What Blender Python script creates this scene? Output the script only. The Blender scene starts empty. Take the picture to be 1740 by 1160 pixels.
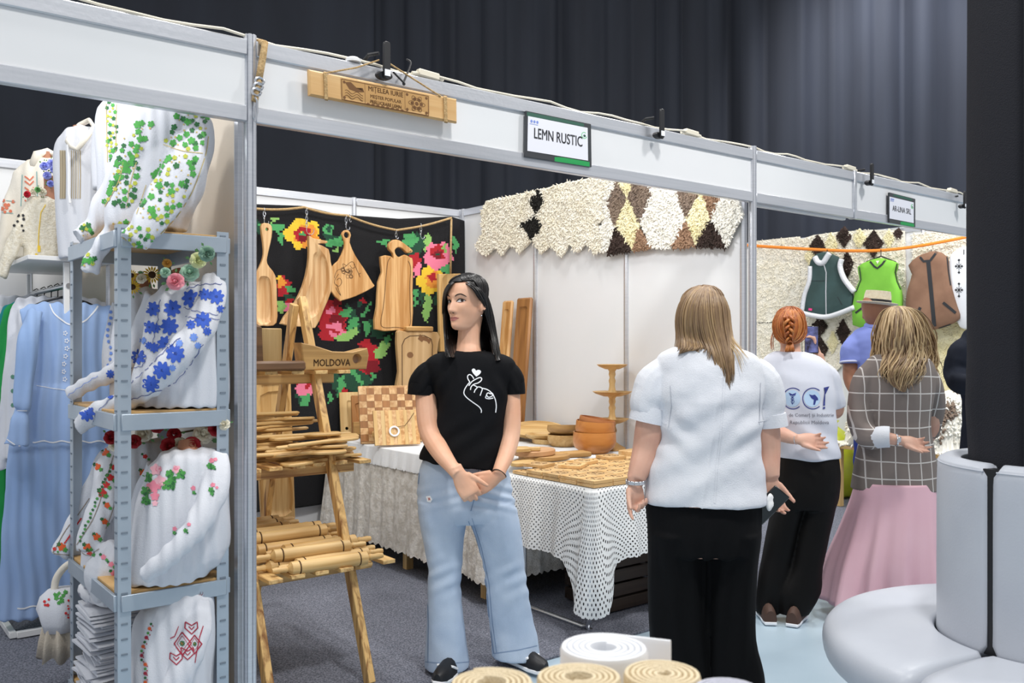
import bpy, bmesh, math, random
import numpy as np
from mathutils import Vector as V, Matrix, noise
from mathutils.bvhtree import BVHTree
random.seed(7)
SC = bpy.context.scene
COL = SC.collection
# ---------------------------------------------------------------- camera, world, lights, exposure
F, CX, CY, H = 1517.0, 870.0, 585.0, 1.42
cd = bpy.data.cameras.new('camera'); cam = bpy.data.objects.new('camera', cd); COL.objects.link(cam)
cam.location = (0, 0, H); cam.rotation_euler = (math.pi/2, 0, 0)
cd.sensor_width = 36; cd.lens = F/1740*36; cd.shift_y = (CY-580)/1740; cd.clip_start = .05; cd.clip_end = 100
cd.dof.use_dof = True; cd.dof.focus_distance = 4.2; cd.dof.aperture_fstop = 5.6
SC.camera = cam
SC.view_settings.view_transform = 'Standard'; SC.view_settings.look = 'None'
SC.view_settings.gamma = 1; SC.view_settings.use_curve_mapping = False
SC.view_settings.exposure = -0.58
w = bpy.data.worlds.new('hall'); SC.world = w; w.use_nodes = True
w.node_tree.nodes['Background'].inputs[0].default_value = (.93, .96, 1, 1)
w.node_tree.nodes['Background'].inputs[1].default_value = .85
def light(name, loc, target, energy, size=.6, kind='AREA', color=(1, .98, .95), spot=60, blend=.5):
    d = bpy.data.lights.new(name, kind); d.energy = energy; d.color = color
    if kind == 'AREA': d.shape = 'DISK'; d.size = size
    else: d.shadow_soft_size = size
    if kind == 'SPOT': d.spot_size = math.radians(spot); d.spot_blend = blend
    o = bpy.data.objects.new(name, d); COL.objects.link(o); o.location = loc
    o.rotation_euler = (V(target)-V(loc)).to_track_quat('-Z', 'Y').to_euler()
    return o
light('hall_lamp', (-2.6, 1.2, 5.6), (-1.2, 4.6, .8), 125, .7)
light('hall_lamp', (1.3, 1.2, 6.0), (.3, 4.6, .8), 235, .6)
light('hall_lamp', (4.2, 3.4, 5.8), (2.6, 6.2, .9), 220, .7)
light('hall_lamp', (-.6, 5.3, 6.2), (-.6, 5.3, 0), 170, .9)
light('hall_lamp', (3.2, 6.8, 6.2), (3.2, 6.8, 0), 190, .9)
light('curtain_spot', (5.6, 10.6, 8.4), (5.9, 13.2, 4.3), 3400, .35, 'SPOT', (.86, .9, 1), 80, .9)

for lx, ly, tx, ty in ((-.62, 3.62, -1.15, 5.6), (.62, 4.58, .35, 6.6), (-1.75, 2.75, -2.3, 4.6), (2.25, 5.85, 3.0, 8.2), (3.4, 6.75, 3.6, 8.4)):   # the clip lamps on the fascia; the third, over the clothing stall, is added fill
    light('clip_or_fill_light', (lx, ly, 2.56), (tx, ty, 1.25), 8.5, .12, 'AREA', (.97, .98, 1))
# ---------------------------------------------------------------- geometry helpers
D1 = V((.7862, .6180, 0)); D2 = V((-.6180, .7862, 0)); ANG = math.atan2(.6180, .7862)
BO = V((-.933, 3.18, 0)); UZ = V((0, 0, 1))
def B(u, v, z=0): return BO+D1*u+D2*v+UZ*z            # booth coordinates: u along the fascia, v into the booth
def P(x, y, d): return V(((x-CX)/F*d, d, H+(CY-y)/F*d))  # a point seen at pixel x,y standing at depth d
def ray(x, y): return V(((x-CX)/F, 1, (CY-y)/F))
def hit(x, y, u=None, v=None, z=None):               # where that sight line meets a booth plane
    r = ray(x, y); o = V((0, 0, H))
    if z is not None: t = (z-H)/r.z
    elif u is not None: t = (u-(o-BO).dot(D1))/r.dot(D1)
    else: t = (v-(o-BO).dot(D2))/r.dot(D2)
    return o+r*t
def uv_of(p): q = p-BO; return q.dot(D1), q.dot(D2)
def pix(p): return CX+p.x/p.y*F, CY-(p.z-H)/p.y*F
BM3 = Matrix((D1, D2, UZ)).transposed()
def rz(a): return Matrix.Rotation(a, 3, 'Z')
def rx(a): return Matrix.Rotation(a, 3, 'X')
def ry(a): return Matrix.Rotation(a, 3, 'Y')
def frame(loc, m3): m = m3.to_4x4(); m.translation = loc; return m
def basis(x, y=None, z=None):
    if z is None: x = x.normalized(); z = x.cross(y).normalized(); y = z.cross(x)
    elif x is None: z = z.normalized(); x = y.cross(z).normalized(); y = z.cross(x)
    return Matrix((x, y, z)).transposed()

class MB:
    def __init__(s): s.v = []; s.f = []; s.m = []; s.uv = None
    def add(s, vs, fs, m=0):
        n = len(s.v); s.v.extend(V(a) for a in vs)
        for k, f in enumerate(fs):
            s.f.append([i+n for i in f]); s.m.append(m if isinstance(m, int) else m[k])
        return s
    def box(s, c, d, R=None, m=0, b=0):
        hx, hy, hz = d[0]/2, d[1]/2, d[2]/2; c = V(c)
        if b <= 0:
            vs = [V((x*hx, y*hy, z*hz)) for z in (-1, 1) for y in (-1, 1) for x in (-1, 1)]
            fs = [(0, 2, 3, 1), (4, 5, 7, 6), (0, 1, 5, 4), (2, 6, 7, 3), (0, 4, 6, 2), (1, 3, 7, 5)]
        else:
            b = min(b, hx*.9, hy*.9, hz*.9); vs = []; ix = {}
            for z in (-1, 1):
                for y in (-1, 1):
                    for x in (-1, 1):
                        for a in range(3):
                            q = [x*hx, y*hy, z*hz]
                            for j in range(3):
                                if j != a: q[j] -= (x, y, z)[j]*b
                            ix[(x, y, z, a)] = len(vs); vs.append(V(q))
            fs = []
            for a in range(3):
                for sg in (-1, 1):
                    o = [j for j in range(3) if j != a]; f = []
                    for p, q in ((-1, -1), (1, -1), (1, 1), (-1, 1)):
                        k = [0, 0, 0]; k[a] = sg; k[o[0]] = p; k[o[1]] = q; f.append(ix[(*k, a)])
                    fs.append(f)
            for a in range(3):
                o = [j for j in range(3) if j != a]
                for p in (-1, 1):
                    for q in (-1, 1):
                        k0 = [0, 0, 0]; k1 = [0, 0, 0]
                        k0[o[0]] = k1[o[0]] = p; k0[o[1]] = k1[o[1]] = q; k0[a] = -1; k1[a] = 1
                        fs.append([ix[(*k0, o[0])], ix[(*k1, o[0])], ix[(*k1, o[1])], ix[(*k0, o[1])]])
            for x in (-1, 1):
                for y in (-1, 1):
                    for z in (-1, 1): fs.append([ix[(x, y, z, a)] for a in range(3)])
        if R is not None: vs = [R @ q for q in vs]
        return s.add([q+c for q in vs], fs, m)
    def bar(s, a, b_, w, h, m=0, b=0, up=None):
        a = V(a); b_ = V(b_); x = b_-a; up = V(up) if up is not None else (UZ if abs(x.normalized().z) < .95 else V((0, 1, 0)))
        R = basis(x, up.cross(x).normalized() if False else (up-x*(up.dot(x)/x.length_squared)).cross(x)*1)
        return s.box((a+b_)/2, (x.length, w, h), R, m, b)
    def tube(s, pts, r, n=8, m=0, cap=True, el=1.0, up=None, closed=False):
        pts = [V(p) for p in pts]; k = len(pts); rr = r if isinstance(r, (list, tuple)) else [r]*k
        T = []
        for i in range(k):
            t = (pts[(i+1) % k]-pts[i-1]) if closed else pts[min(i+1, k-1)]-pts[max(i-1, 0)]
            T.append(t.normalized() if t.length > 1e-9 else V((0, 0, 1)))
        nrm = V(up) if up is not None else (UZ if abs(T[0].z) < .9 else V((1, 0, 0)))
        rings = []
        for i in range(k):
            nrm = nrm-T[i]*nrm.dot(T[i])
            if nrm.length < 1e-6: nrm = T[i].orthogonal()
            nrm.normalize(); bi = T[i].cross(nrm)
            rings.append([pts[i]+(bi*math.cos(2*math.pi*j/n)*rr[i]+nrm*math.sin(2*math.pi*j/n)*rr[i]*el) for j in range(n)])
        return s.loft(rings, m, cap, closed)
    def loft(s, rings, m=0, cap=True, closed=False, open_ring=False):
        n = len(rings[0]); vs = [p for r in rings for p in r]; fs = []; k = len(rings)
        for i in range(k if closed else k-1):
            a = i*n; b = ((i+1) % k)*n
            for j in range(n-1 if open_ring else n):
                j2 = (j+1) % n; fs.append((a+j, a+j2, b+j2, b+j))
        if cap and not closed and not open_ring: fs.append(list(range(n))[::-1]); fs.append([(k-1)*n+j for j in range(n)])
        return s.add(vs, fs, m)
    def lathe(s, prof, n=24, M=None, m=0):
        rings = [[V((r*math.cos(2*math.pi*j/n), r*math.sin(2*math.pi*j/n), z)) for j in range(n)] for r, z in prof]
        if M is not None: rings = [[M @ p for p in r] for r in rings]
        return s.loft(rings, m)
    def prism(s, poly, t, M=None, m=0, b=0, mf=None):        # outline in x,y; thickness along z, centred
        n = len(poly); pl = [V((p[0], p[1], 0)) for p in poly]
        ar = sum(pl[i].x*pl[(i+1) % n].y-pl[(i+1) % n].x*pl[i].y for i in range(n))
        if ar < 0: pl.reverse()
        def inset(d):
            out = []
            for i in range(n):
                e1 = (pl[i]-pl[i-1]); e2 = (pl[(i+1) % n]-pl[i])
                n1 = V((-e1.y, e1.x, 0)).normalized(); n2 = V((-e2.y, e2.x, 0)).normalized()
                q = n1+n2
                q = q/max(q.length_squared/2, .35) if q.length > 1e-6 else n1
                out.append(pl[i]+q*d)
            return out
        Z = V((0, 0, t/2))
        if b > 0: rings = [[p-Z for p in inset(b)], [p-Z+V((0, 0, b)) for p in pl], [p+Z-V((0, 0, b)) for p in pl], [p+Z for p in inset(b)]]
        else: rings = [[p-Z for p in pl], [p+Z for p in pl]]
        if M is not None: rings = [[M @ p for p in r] for r in rings]
        k = len(s.f); s.loft(rings, m)
        if mf is not None: s.m[-1] = mf
        return s
    def grid(s, fn, nu, nv, m=0, wrap=False, mfun=None):
        vs = [fn(i/nu, j/nv) for j in range(nv+1) for i in range(nu+(0 if wrap else 1))]
        c = nu if wrap else nu+1; fs = []; ms = []
        for j in range(nv):
            for i in range(nu):
                i2 = (i+1) % c if wrap else i+1
                fs.append((j*c+i, j*c+i2, (j+1)*c+i2, (j+1)*c+i)); ms.append(mfun(i, j) if mfun else m)
        return s.add(vs, fs, ms)
    def ball(s, c, r, nu=14, nv=9, m=0, R=None):
        c = V(c); rr = V(r) if hasattr(r, '__len__') else V((r, r, r)); rings = []
        for j in range(nv+1):
            th = math.pi*min(max(j/nv, .02), .98)
            ring = [V((rr.x*math.sin(th)*math.cos(2*math.pi*i/nu), rr.y*math.sin(th)*math.sin(2*math.pi*i/nu), -rr.z*math.cos(th))) for i in range(nu)]
            rings.append([(R @ p if R is not None else p)+c for p in ring])
        return s.loft(rings, m)
    def xf(s, M): s.v = [M @ p for p in s.v]; return s
    def mesh(s, name, mats, ang=38):
        me = bpy.data.meshes.new(name); me.from_pydata([tuple(p) for p in s.v], [], s.f)
        for q in (mats if isinstance(mats, (list, tuple)) else [mats]): me.materials.append(q)
        if any(s.m): me.polygons.foreach_set('material_index', s.m)
        if s.uv is not None:
            ul = me.uv_layers.new(name='UVMap'); li = np.zeros(len(me.loops), np.int32); me.loops.foreach_get('vertex_index', li)
            ul.data.foreach_set('uv', np.array(s.uv, np.float32)[li].ravel())
        me.validate(); finish(me, ang); return me
    def build(s, name, mats, parent=None, ang=38, world=False):
        if world and parent is not None: s.xf(WM[parent.name].inverted())
        return obj(name, s.mesh(name, mats, ang), parent)
def finish(me, ang=38):
    bm = bmesh.new(); bm.from_mesh(me); bmesh.ops.recalc_face_normals(bm, faces=bm.faces); bm.to_mesh(me); bm.free()
    if ang:
        me.shade_smooth()
        if ang < 180: me.set_sharp_from_angle(angle=math.radians(ang))
WM = {}
def obj(name, me, parent=None):
    o = bpy.data.objects.new(name, me); COL.objects.link(o)
    if parent is not None: o.parent = parent; WM[o.name] = WM[parent.name].copy()
    else: WM[o.name] = Matrix()
    return o
def tag(o, label=None, cat=None, group=None, kind=None):
    if label: o['label'] = label
    if cat: o['category'] = cat
    if group: o['group'] = group
    if kind: o['kind'] = kind
    return o
def thing(name, label, cat, loc=(0, 0, 0), rot=0, group=None, m3=None):
    o = bpy.data.objects.new(name, None); COL.objects.link(o); o.empty_display_size = .1
    m = frame(V(loc), m3 if m3 is not None else rz(rot)); o.matrix_world = m; WM[o.name] = m
    return tag(o, label, cat, group)
def struct(name, parent=None):
    if parent is None:
        o = bpy.data.objects.new(name, None); COL.objects.link(o); WM[o.name] = Matrix(); o['kind'] = 'structure'; return o
def dup(root, loc=None, m3=None, rot=None, label=None, group=None):
    r = root.copy(); COL.objects.link(r)
    m = WM[root.name].copy()
    if m3 is not None: m = frame(m.translation, m3)
    if rot is not None: m = frame(m.translation, rz(rot))
    if loc is not None: m.translation = V(loc)
    r.matrix_world = m; WM[r.name] = m
    if label: r['label'] = label
    if group: r['group'] = group
    def kids(a, b):
        for ch in [q for q in a.children]:
            c = ch.copy(); COL.objects.link(c); c.parent = b; WM[c.name] = m.copy(); kids(ch, c)
    kids(root, r); return r
def carve(o, cut):
    """boolean difference with a helper mesh that is then removed"""
    c = bpy.data.objects.new('cut', cut.mesh('cut', [], 0)); COL.objects.link(c)
    c.matrix_world = WM[o.name]; o_m = o.modifiers.new('b', 'BOOLEAN'); o_m.object = c; o_m.solver = 'EXACT'
    bpy.context.view_layer.update(); dg = bpy.context.evaluated_depsgraph_get()
    me = bpy.data.meshes.new_from_object(o.evaluated_get(dg)); o.modifiers.clear(); old = o.data; o.data = me
    me.shade_smooth(); me.set_sharp_from_angle(angle=math.radians(38)); bpy.data.objects.remove(c); return o
ORD = ['', 'first', 'second', 'third', 'fourth', 'fifth', 'sixth', 'seventh', 'eighth', 'ninth', 'tenth', 'eleventh', 'twelfth', 'thirteenth', 'fourteenth', 'fifteenth', 'sixteenth', 'seventeenth', 'eighteenth', 'nineteenth', 'twentieth']
ORD += ['twenty-'+q for q in ORD[1:10]]+['thirtieth']
def fuse(mb, voxel, smooth=4, fac=.5):
    """closed overlapping shells -> one continuous skin (verts, faces as numpy / list)"""
    me = bpy.data.meshes.new('f'); me.from_pydata([tuple(p) for p in mb.v], [], mb.f)
    bm = bmesh.new(); bm.from_mesh(me); bmesh.ops.recalc_face_normals(bm, faces=bm.faces); bm.to_mesh(me); bm.free()
    o = bpy.data.objects.new('f', me); COL.objects.link(o)
    m = o.modifiers.new('r', 'REMESH'); m.mode = 'VOXEL'; m.voxel_size = voxel
    if smooth: s = o.modifiers.new('s', 'SMOOTH'); s.iterations = smooth; s.factor = fac
    dg = bpy.context.evaluated_depsgraph_get(); r = bpy.data.meshes.new_from_object(o.evaluated_get(dg))
    bpy.data.objects.remove(o); return r
def wrinkle(me, fn):
    n = len(me.vertices); co = np.zeros(n*3); no = np.zeros(n*3)
    me.vertices.foreach_get('co', co); me.vertices.foreach_get('normal', no)
    co = co.reshape(-1, 3); no = no.reshape(-1, 3)
    co += no*np.array([fn(V(c)) for c in co])[:, None]
    me.vertices.foreach_set('co', co.ravel()); me.update()
def wrinkle_np(me, fn):
    n = len(me.vertices); co = np.zeros(n*3); no = np.zeros(n*3)
    me.vertices.foreach_get('co', co); me.vertices.foreach_get('normal', no)
    co = co.reshape(-1, 3); no = no.reshape(-1, 3); co += no*fn(co)[:, None]
    me.vertices.foreach_set('co', co.ravel()); me.update()
def spline(pts, k=6):
    """Catmull-Rom through points (any tuple length)"""
    A = [np.array(p, float) for p in pts]; out = []
    for i in range(len(A)-1):
        p0 = A[max(i-1, 0)]; p1 = A[i]; p2 = A[i+1]; p3 = A[min(i+2, len(A)-1)]
        for j in range(k):
            t = j/k; out.append(.5*((2*p1)+(p2-p0)*t+(2*p0-5*p1+4*p2-p3)*t*t+(3*p1-p0-3*p2+p3)*t**3))
    out.append(A[-1]); return out
def closed_spline(pts, k=4):
    n = len(pts); A = [np.array(p, float) for p in pts]; out = []
    for i in range(n):
        p0, p1, p2, p3 = A[i-1], A[i], A[(i+1) % n], A[(i+2) % n]
        for j in range(k):
            t = j/k; out.append(.5*((2*p1)+(p2-p0)*t+(2*p0-5*p1+4*p2-p3)*t*t+(3*p1-p0-3*p2+p3)*t**3))
    return out

# ---------------------------------------------------------------- materials
def lin(h):
    h = h.lstrip('#'); c = [int(h[i:i+2], 16)/255 for i in (0, 2, 4)]
    return tuple(x/12.92 if x <= .04045 else ((x+.055)/1.055)**2.4 for x in c)+(1,)
MATS = {}
def mat(name, col, rough=.6, metal=0, col2=None, scale=8, stretch=(1, 1, 1), detail=4, lo=.35, hi=.65, bump=0, bscale=40, bstretch=None, sheen=0, coat=0, rnd=0, sub=0, emit=0, distort=0):
    if name in MATS: return MATS[name]
    m = bpy.data.materials.new(name); m.use_nodes = True; MATS[name] = m
    nt = m.node_tree; N = nt.nodes; L = nt.links; p = N['Principled BSDF']
    c1 = lin(col) if isinstance(col, str) else col
    p.inputs['Base Color'].default_value = c1; p.inputs['Roughness'].default_value = rough; p.inputs['Metallic'].default_value = metal
    if sheen: p.inputs['Sheen Weight'].default_value = sheen
    if coat: p.inputs['Coat Weight'].default_value = coat; p.inputs['Coat Roughness'].default_value = .15
    if sub: p.inputs['Subsurface Weight'].default_value = sub; p.inputs['Subsurface Radius'].default_value = (.02, .008, .004)
    if emit: p.inputs['Emission Color'].default_value = c1; p.inputs['Emission Strength'].default_value = emit
    tc = N.new('ShaderNodeTexCoord')
    def nz(sc, st, det, dis=0):
        mp = N.new('ShaderNodeMapping'); mp.inputs['Scale'].default_value = st; L.new(tc.outputs['Object'], mp.inputs[0])
        t = N.new('ShaderNodeTexNoise'); t.inputs['Scale'].default_value = sc; t.inputs['Detail'].default_value = det; t.inputs['Distortion'].default_value = dis
        L.new(mp.outputs[0], t.inputs[0]); return t
    out = None
    if col2 is not None:
        t = nz(scale, stretch, detail, distort); r = N.new('ShaderNodeValToRGB')
        r.color_ramp.elements[0].position = lo; r.color_ramp.elements[1].position = hi
        r.color_ramp.elements[0].color = c1; r.color_ramp.elements[1].color = lin(col2) if isinstance(col2, str) else col2
        L.new(t.outputs[0], r.inputs[0]); out = r.outputs[0]; L.new(out, p.inputs['Base Color'])
    if rnd:
        oi = N.new('ShaderNodeObjectInfo'); mr = N.new('ShaderNodeMapRange')
        mr.inputs['To Min'].default_value = 1-rnd; mr.inputs['To Max'].default_value = 1+rnd*.6; L.new(oi.outputs['Random'], mr.inputs[0])
        h = N.new('ShaderNodeHueSaturation'); L.new(mr.outputs[0], h.inputs['Value'])
        if out: L.new(out, h.inputs['Color'])
        else: h.inputs['Color'].default_value = c1
        L.new(h.outputs[0], p.inputs['Base Color'])
    if bump:
        t = nz(bscale, bstretch or (1, 1, 1), 3); b = N.new('ShaderNodeBump'); b.inputs['Strength'].default_value = bump; b.inputs['Distance'].default_value = .01
        L.new(t.outputs[0], b.inputs['Height']); L.new(b.outputs[0], p.inputs['Normal'])
    return m
def wood(name, c1, c2, axis='x', scale=7, rough=.5, rnd=.12, knots=False, lo=.3, hi=.7, bump=.12):
    st = {'x': (.08, 1.6, 1.6), 'y': (1.6, .08, 1.6), 'z': (1.6, 1.6, .08)}[axis]; scale *= 2.3
    return mat(name, c1, rough, col2=c2, scale=scale, stretch=st, detail=6, lo=lo, hi=hi, bump=bump, bscale=scale*3, bstretch=st, rnd=rnd, distort=.7)
# ================================================================ SETTING
M_white = mat('panel_white', '#e3e4e6', .45, col2='#dfe1e3', scale=2)
M_warm_lit = mat('panel_warm_lit', '#e0d6c6', .5, col2='#dcd1c0', scale=2)  # wall panel with the warm tint of the light put into its colour
M_alu = mat('brushed_aluminium', '#cdd0d6', .34, .7, col2='#d6d8de', scale=30, stretch=(.1, .1, 4), bump=.05, bscale=60)
M_carpet = mat('carpet_grey', '#4c505c', .95, col2='#8b8e9b', scale=120, detail=4, lo=.36, hi=.66, bump=.5, bscale=260)
M_blue = mat('floor_pale_blue', '#a6bac8', .32, col2='#b0c3d0', scale=1.5, bump=.04, bscale=120)
M_black = mat('black_plastic', '#15161a', .45)
M_cur = mat('black_drape', '#20232c', .8, col2='#262a34', scale=2, stretch=(1, 1, .2), bump=.1, bscale=200)
fl = MB().box((2, 8, -.05), (24, 22, .1)).build('floor', M_blue); fl['kind'] = 'structure'
cp = MB()
a, b_, c, d = B(-4, -.02), B(9, -.02), B(9, 2.95), B(-4, 2.95)
cp.prism([(q.x, q.y) for q in (a, b_, c, d)], .008, frame((0, 0, .006), Matrix.Identity(3)))
cpo = cp.build('floor', M_carpet); cpo['kind'] = 'structure'

def wall(name, p0, p1, n, z0=.02, z1=2.5, m=M_white, rail=.055):
    """exhibition wall from p0 to p1: n panels between aluminium posts and rails"""
    s = struct(name); d = (p1-p0); L = d.length; x = d.normalized(); R = basis(x, UZ.cross(x)); w = L/n
    for i in range(n):
        MB().box(p0+x*(w*(i+.5))+UZ*((z0+z1)/2), (w-.03, .008, z1-z0-2*rail+.02), R).build('panel', m, s)
    for z in (z0+rail/2, z1-rail/2):
        for i in range(n):
            MB().box(p0+x*(w*(i+.5))+UZ*z, (w-.036, .03, rail), R, b=.003).build('rail', M_alu, s)
    for i in range(n+1):
        q = p0+x*(w*i); pm = MB()
        pm.tube([q+UZ*(z0-.02), q+UZ*(z1+.004)], .02, 8)
        pm.build('post', M_alu, s)
    return s
U1, U2, U3 = 2.887, 3.90, 6.68
wall('wall_back', B(.0, 2.83), B(U1, 2.83), 3)
wall('wall_right', B(U1, .06), B(U1, 2.79), 3)
wall('wall_left', B(0, .1), B(0, 2.79), 3, m=M_warm_lit)
wall('wall_back', B(-3.4, 2.83), B(-.0, 2.83), 3)
wall('wall_far', B(U3, .06), B(U3, 2.79), 3)
wall('wall_back', B(U1+.05, 2.83), B(U3-.05, 2.83), 4)

# fascia beams: white panels held by two aluminium rails between the front posts
def fascia(u0, u1, brk=None):
    s = struct('trim_%d' % (fascia.n)); fascia.n += 1; R = BM3
    for (a, b) in ([(u0, u1)] if not brk else [(u0, brk[0]), (brk[1], u1)]):
        MB().box(B((a+b)/2, 0, 2.353), (b-a, .01, .2), R).build('panel', M_white, s)
    for z in (2.4715, 2.2365):
        rb = MB().box(B((u0+u1)/2, 0, z), (u1-u0-.03, .034, .057), R, b=.004)
        rb.build('rail', M_alu, s)
    return s
fascia.n = 1
fascia(-2.9, 0); fascia(0, U1); fascia(U1, U2); fascia(U2, U3)
for k, u in enumerate((-2.9, 0, U1, U3)):
    t = thing('front_post', ['outermost booth post left of the clothing stall', 'tall aluminium post between the clothing stall and the wood stall',
        'aluminium post between the wood stall and the sheepskin stall', 'aluminium post at the far end of the fascia'][k], 'post', B(u, 0), ANG)
    pm = MB()
    for a in range(8):
        pass
    prof = []
    for a in range(8):
        an = math.pi/4*a
        for da, r in ((-.3, .0225), (-.12, .0225), (-.1, .017), (.1, .017), (.12, .0225), (.3, .0225)):
            prof.append((r*math.cos(an+da), r*math.sin(an+da)))
    pm.prism(prof, 2.51, frame((0, 0, 1.255+.01), Matrix.Identity(3)))
    pm.build('shaft', M_alu, t, ang=30)
    MB().box((0, 0, .012), (.07, .07, .012), b=.002).build('foot_plate', M_alu, t)
tt = struct('trim_5'); MB().box(B(U2, 0, 2.355), (.03, .045, .3), BM3, b=.003).build('joint_profile', M_alu, tt)
MB().box(B((U1+U2)/2, .03, 2.205), (U2-U1-.1, .03, .02), BM3, b=.004).build('light_bar', M_white, tt)

# hall curtains
def curtain(name, x0, x1, y0, y1, label, amp, per, seed, top=9):
    rnd = random.Random(seed); ph = [rnd.uniform(0, 6.3) for _ in range(6)]
    def fn(u, v):
        x = x0+(x1-x0)*u; y = y0+(y1-y0)*u; s = x*2*math.pi/per; z = -.0+top*v
        sw = math.sin(s+1.3*math.sin(s*.37+ph[0])+.12*math.sin(z*.9+ph[3]))+.5*math.sin(s*2.13+ph[1]+.2*z*.3)+.35*math.sin(s*.41+ph[2])
        return V((x+.03*math.sin(s*1.7+ph[4]), y+amp*sw, z+.01))
    m = MB().grid(fn, int((x1-x0)/per*12), 10)
    o = m.build(name, M_cur, ang=180); sm = o.modifiers.new('thick', 'SOLIDIFY'); sm.thickness = .006
    tag(o, label, 'curtain'); return o
curtain('stage_curtain', -9, -1.95, 12.2, 12.7, 'smooth black hall drape high behind the clothing stall, leftmost', .02, 1.6, 3)
curtain('stage_curtain', -2.02, 3.05, 12.9, 13.0, 'black pleated hall drape behind the wood stall, middle one of three', .05, .62, 5)
curtain('stage_curtain', 2.9, 10.5, 13.05, 13.3, 'black pleated hall drape lit by a spotlight above the sheepskin stall', .085, .9, 11)
# ================================================================ PEOPLE
M_skin = mat('skin_warm', '#ebba9c', .5, col2='#e2ab8b', scale=9, sub=.08, bump=.04, bscale=300)
M_skin2 = mat('skin_fair', '#dbb09a', .5, col2='#cf9d88', scale=9, sub=.08, bump=.04, bscale=300)
M_skin3 = mat('skin_tan', '#a9765a', .5, col2='#9c6a50', scale=9, bump=.04, bscale=300)
def cloth(name, c, c2=None, rough=.85, scale=3, weave=350, bump=.12, **k):
    m = mat(name, c, rough, col2=c2 or c, scale=scale, bump=bump, bscale=weave, **k); m.node_tree.nodes['Principled BSDF'].inputs['Specular IOR Level'].default_value = .18; return m
M_tee_black = cloth('cotton_black', '#0b0c0f', '#101115')
M_linen = cloth('linen_white', '#e0e3e9', '#dadde5', weave=220, bump=.2)
M_tee_white = cloth('cotton_white', '#d9dce6', '#d3d6e2')
M_denim = cloth('denim_light', '#a9bbd3', '#bccbde', scale=7, weave=420, bump=.25, lo=.3, hi=.7)
M_denim_seam = mat('denim_seam', '#7f96b6', .8)
M_trouser = cloth('trouser_black', '#050608', '#08090c', bump=.06)
M_trouser2 = cloth('trouser_black_satin', '#080707', '#0c0a0a', rough=.6, bump=.05)
M_hair_black = mat('hair_black', '#0d0b0c', .32, col2='#1a1616', scale=12, stretch=(6, 6, .5))
M_hair_blond = mat('hair_dark_blond', '#7a6048', .42, col2='#94795a', scale=14, stretch=(6, 6, .4))
M_hair_light = mat('hair_light_blond', '#b89b72', .42, col2='#cdb389', scale=14, stretch=(6, 6, .4))
M_hair_streak = mat('hair_streak', '#957a58', .42, col2='#a88b66', scale=14, stretch=(6, 6, .4))
M_hair_ginger = mat('hair_ginger', '#8a4519', .42, col2='#b96a30', scale=30, stretch=(3, 3, 1))
M_hair_gold = mat('hair_ginger_light', '#c27c40', .42, col2='#b06a30', scale=30)
M_print = mat('print_white', '#eef0f4', .7)
M_lip = mat('lip_rose', '#b8746c', .45)
M_brow = mat('brow_dark', '#3a2a24', .8)
M_eyew = mat('eye_white', '#e4dedb', .25)
M_iris = mat('iris_brown', '#2c1c14', .2)
M_silver = mat('silver', '#d6d8dc', .22, .9)

def bvh_of(o):
    m = WM[o.name]; me = o.data
    return BVHTree.FromPolygons([m @ v.co for v in me.vertices], [tuple(p.vertices) for p in me.polygons])
class Decal:
    """flat print or stitching that lies on a surface: points are dropped onto it along sight lines"""
    def __init__(s, bvh, off=.0016, org=None, dirs=None, maxjump=.05):
        s.b = bvh; s.off = off; s.mb = MB(); s.o = org or V((0, 0, H)); s.d = dirs; s.mj = maxjump
    def pt(s, x, y):
        if s.d: o, d = s.d(x, y)
        else: o = s.o; d = ray(x, y).normalized()
        h, n, i, t = s.b.ray_cast(o, d)
        if h is None: return None
        if n.dot(d) > 0: n = -n
        return h+n*s.off
    def _tri(s, pts, fs, m):
        ok = [p is not None for p in pts]; base = len(s.mb.v); mp = {}
        for k, p in enumerate(pts):
            if ok[k]: mp[k] = len(s.mb.v); s.mb.v.append(p)
        for f in fs:
            if all(ok[i] for i in f) and max((pts[f[i]]-pts[f[i-1]]).length for i in range(len(f))) < s.mj:
                s.mb.f.append([mp[i] for i in f]); s.mb.m.append(m)
    def poly(s, poly, m=0):
        cx = sum(p[0] for p in poly)/len(poly); cy = sum(p[1] for p in poly)/len(poly); n = len(poly)
        pts = [s.pt(cx, cy)]+[s.pt(cx+(x-cx)*.5, cy+(y-cy)*.5) for x, y in poly]+[s.pt(x, y) for x, y in poly]
        fs = []
        for i in range(n):
            j = (i+1) % n; fs += [(0, 1+i, 1+j), (1+i, 1+n+i, 1+n+j, 1+j)]
        s._tri(pts, fs, m)
    def ribbon(s, line, w, m=0, step=3.0, taper=False):
        L = [np.array(p, float) for p in line]; q = [L[0]]
        for a, b in zip(L, L[1:]):
            k = max(1, int(np.linalg.norm(b-a)/step)); q += [a+(b-a)*(i+1)/k for i in range(k)]
        pts = []; n = len(q)
        for i in range(n):
            t = q[min(i+1, n-1)]-q[max(i-1, 0)]; t = t/(np.linalg.norm(t)+1e-9); nn = np.array((-t[1], t[0]))
            ww = w/2*(1 if not taper else max(.25, math.sin(math.pi*(.15+.7*i/max(1, n-1)))))
            pts += [s.pt(*(q[i]+nn*ww)), s.pt(*(q[i]-nn*ww))]
        s._tri(pts, [(2*i, 2*i+1, 2*i+3, 2*i+2) for i in range(n-1)], m)
    def raw(s, vs, fs, m=0): s._tri([s.pt(*v) for v in vs], fs, m)
    def build(s, name, mats, parent): return s.mb.build(name, mats, parent, ang=180, world=True)
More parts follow.
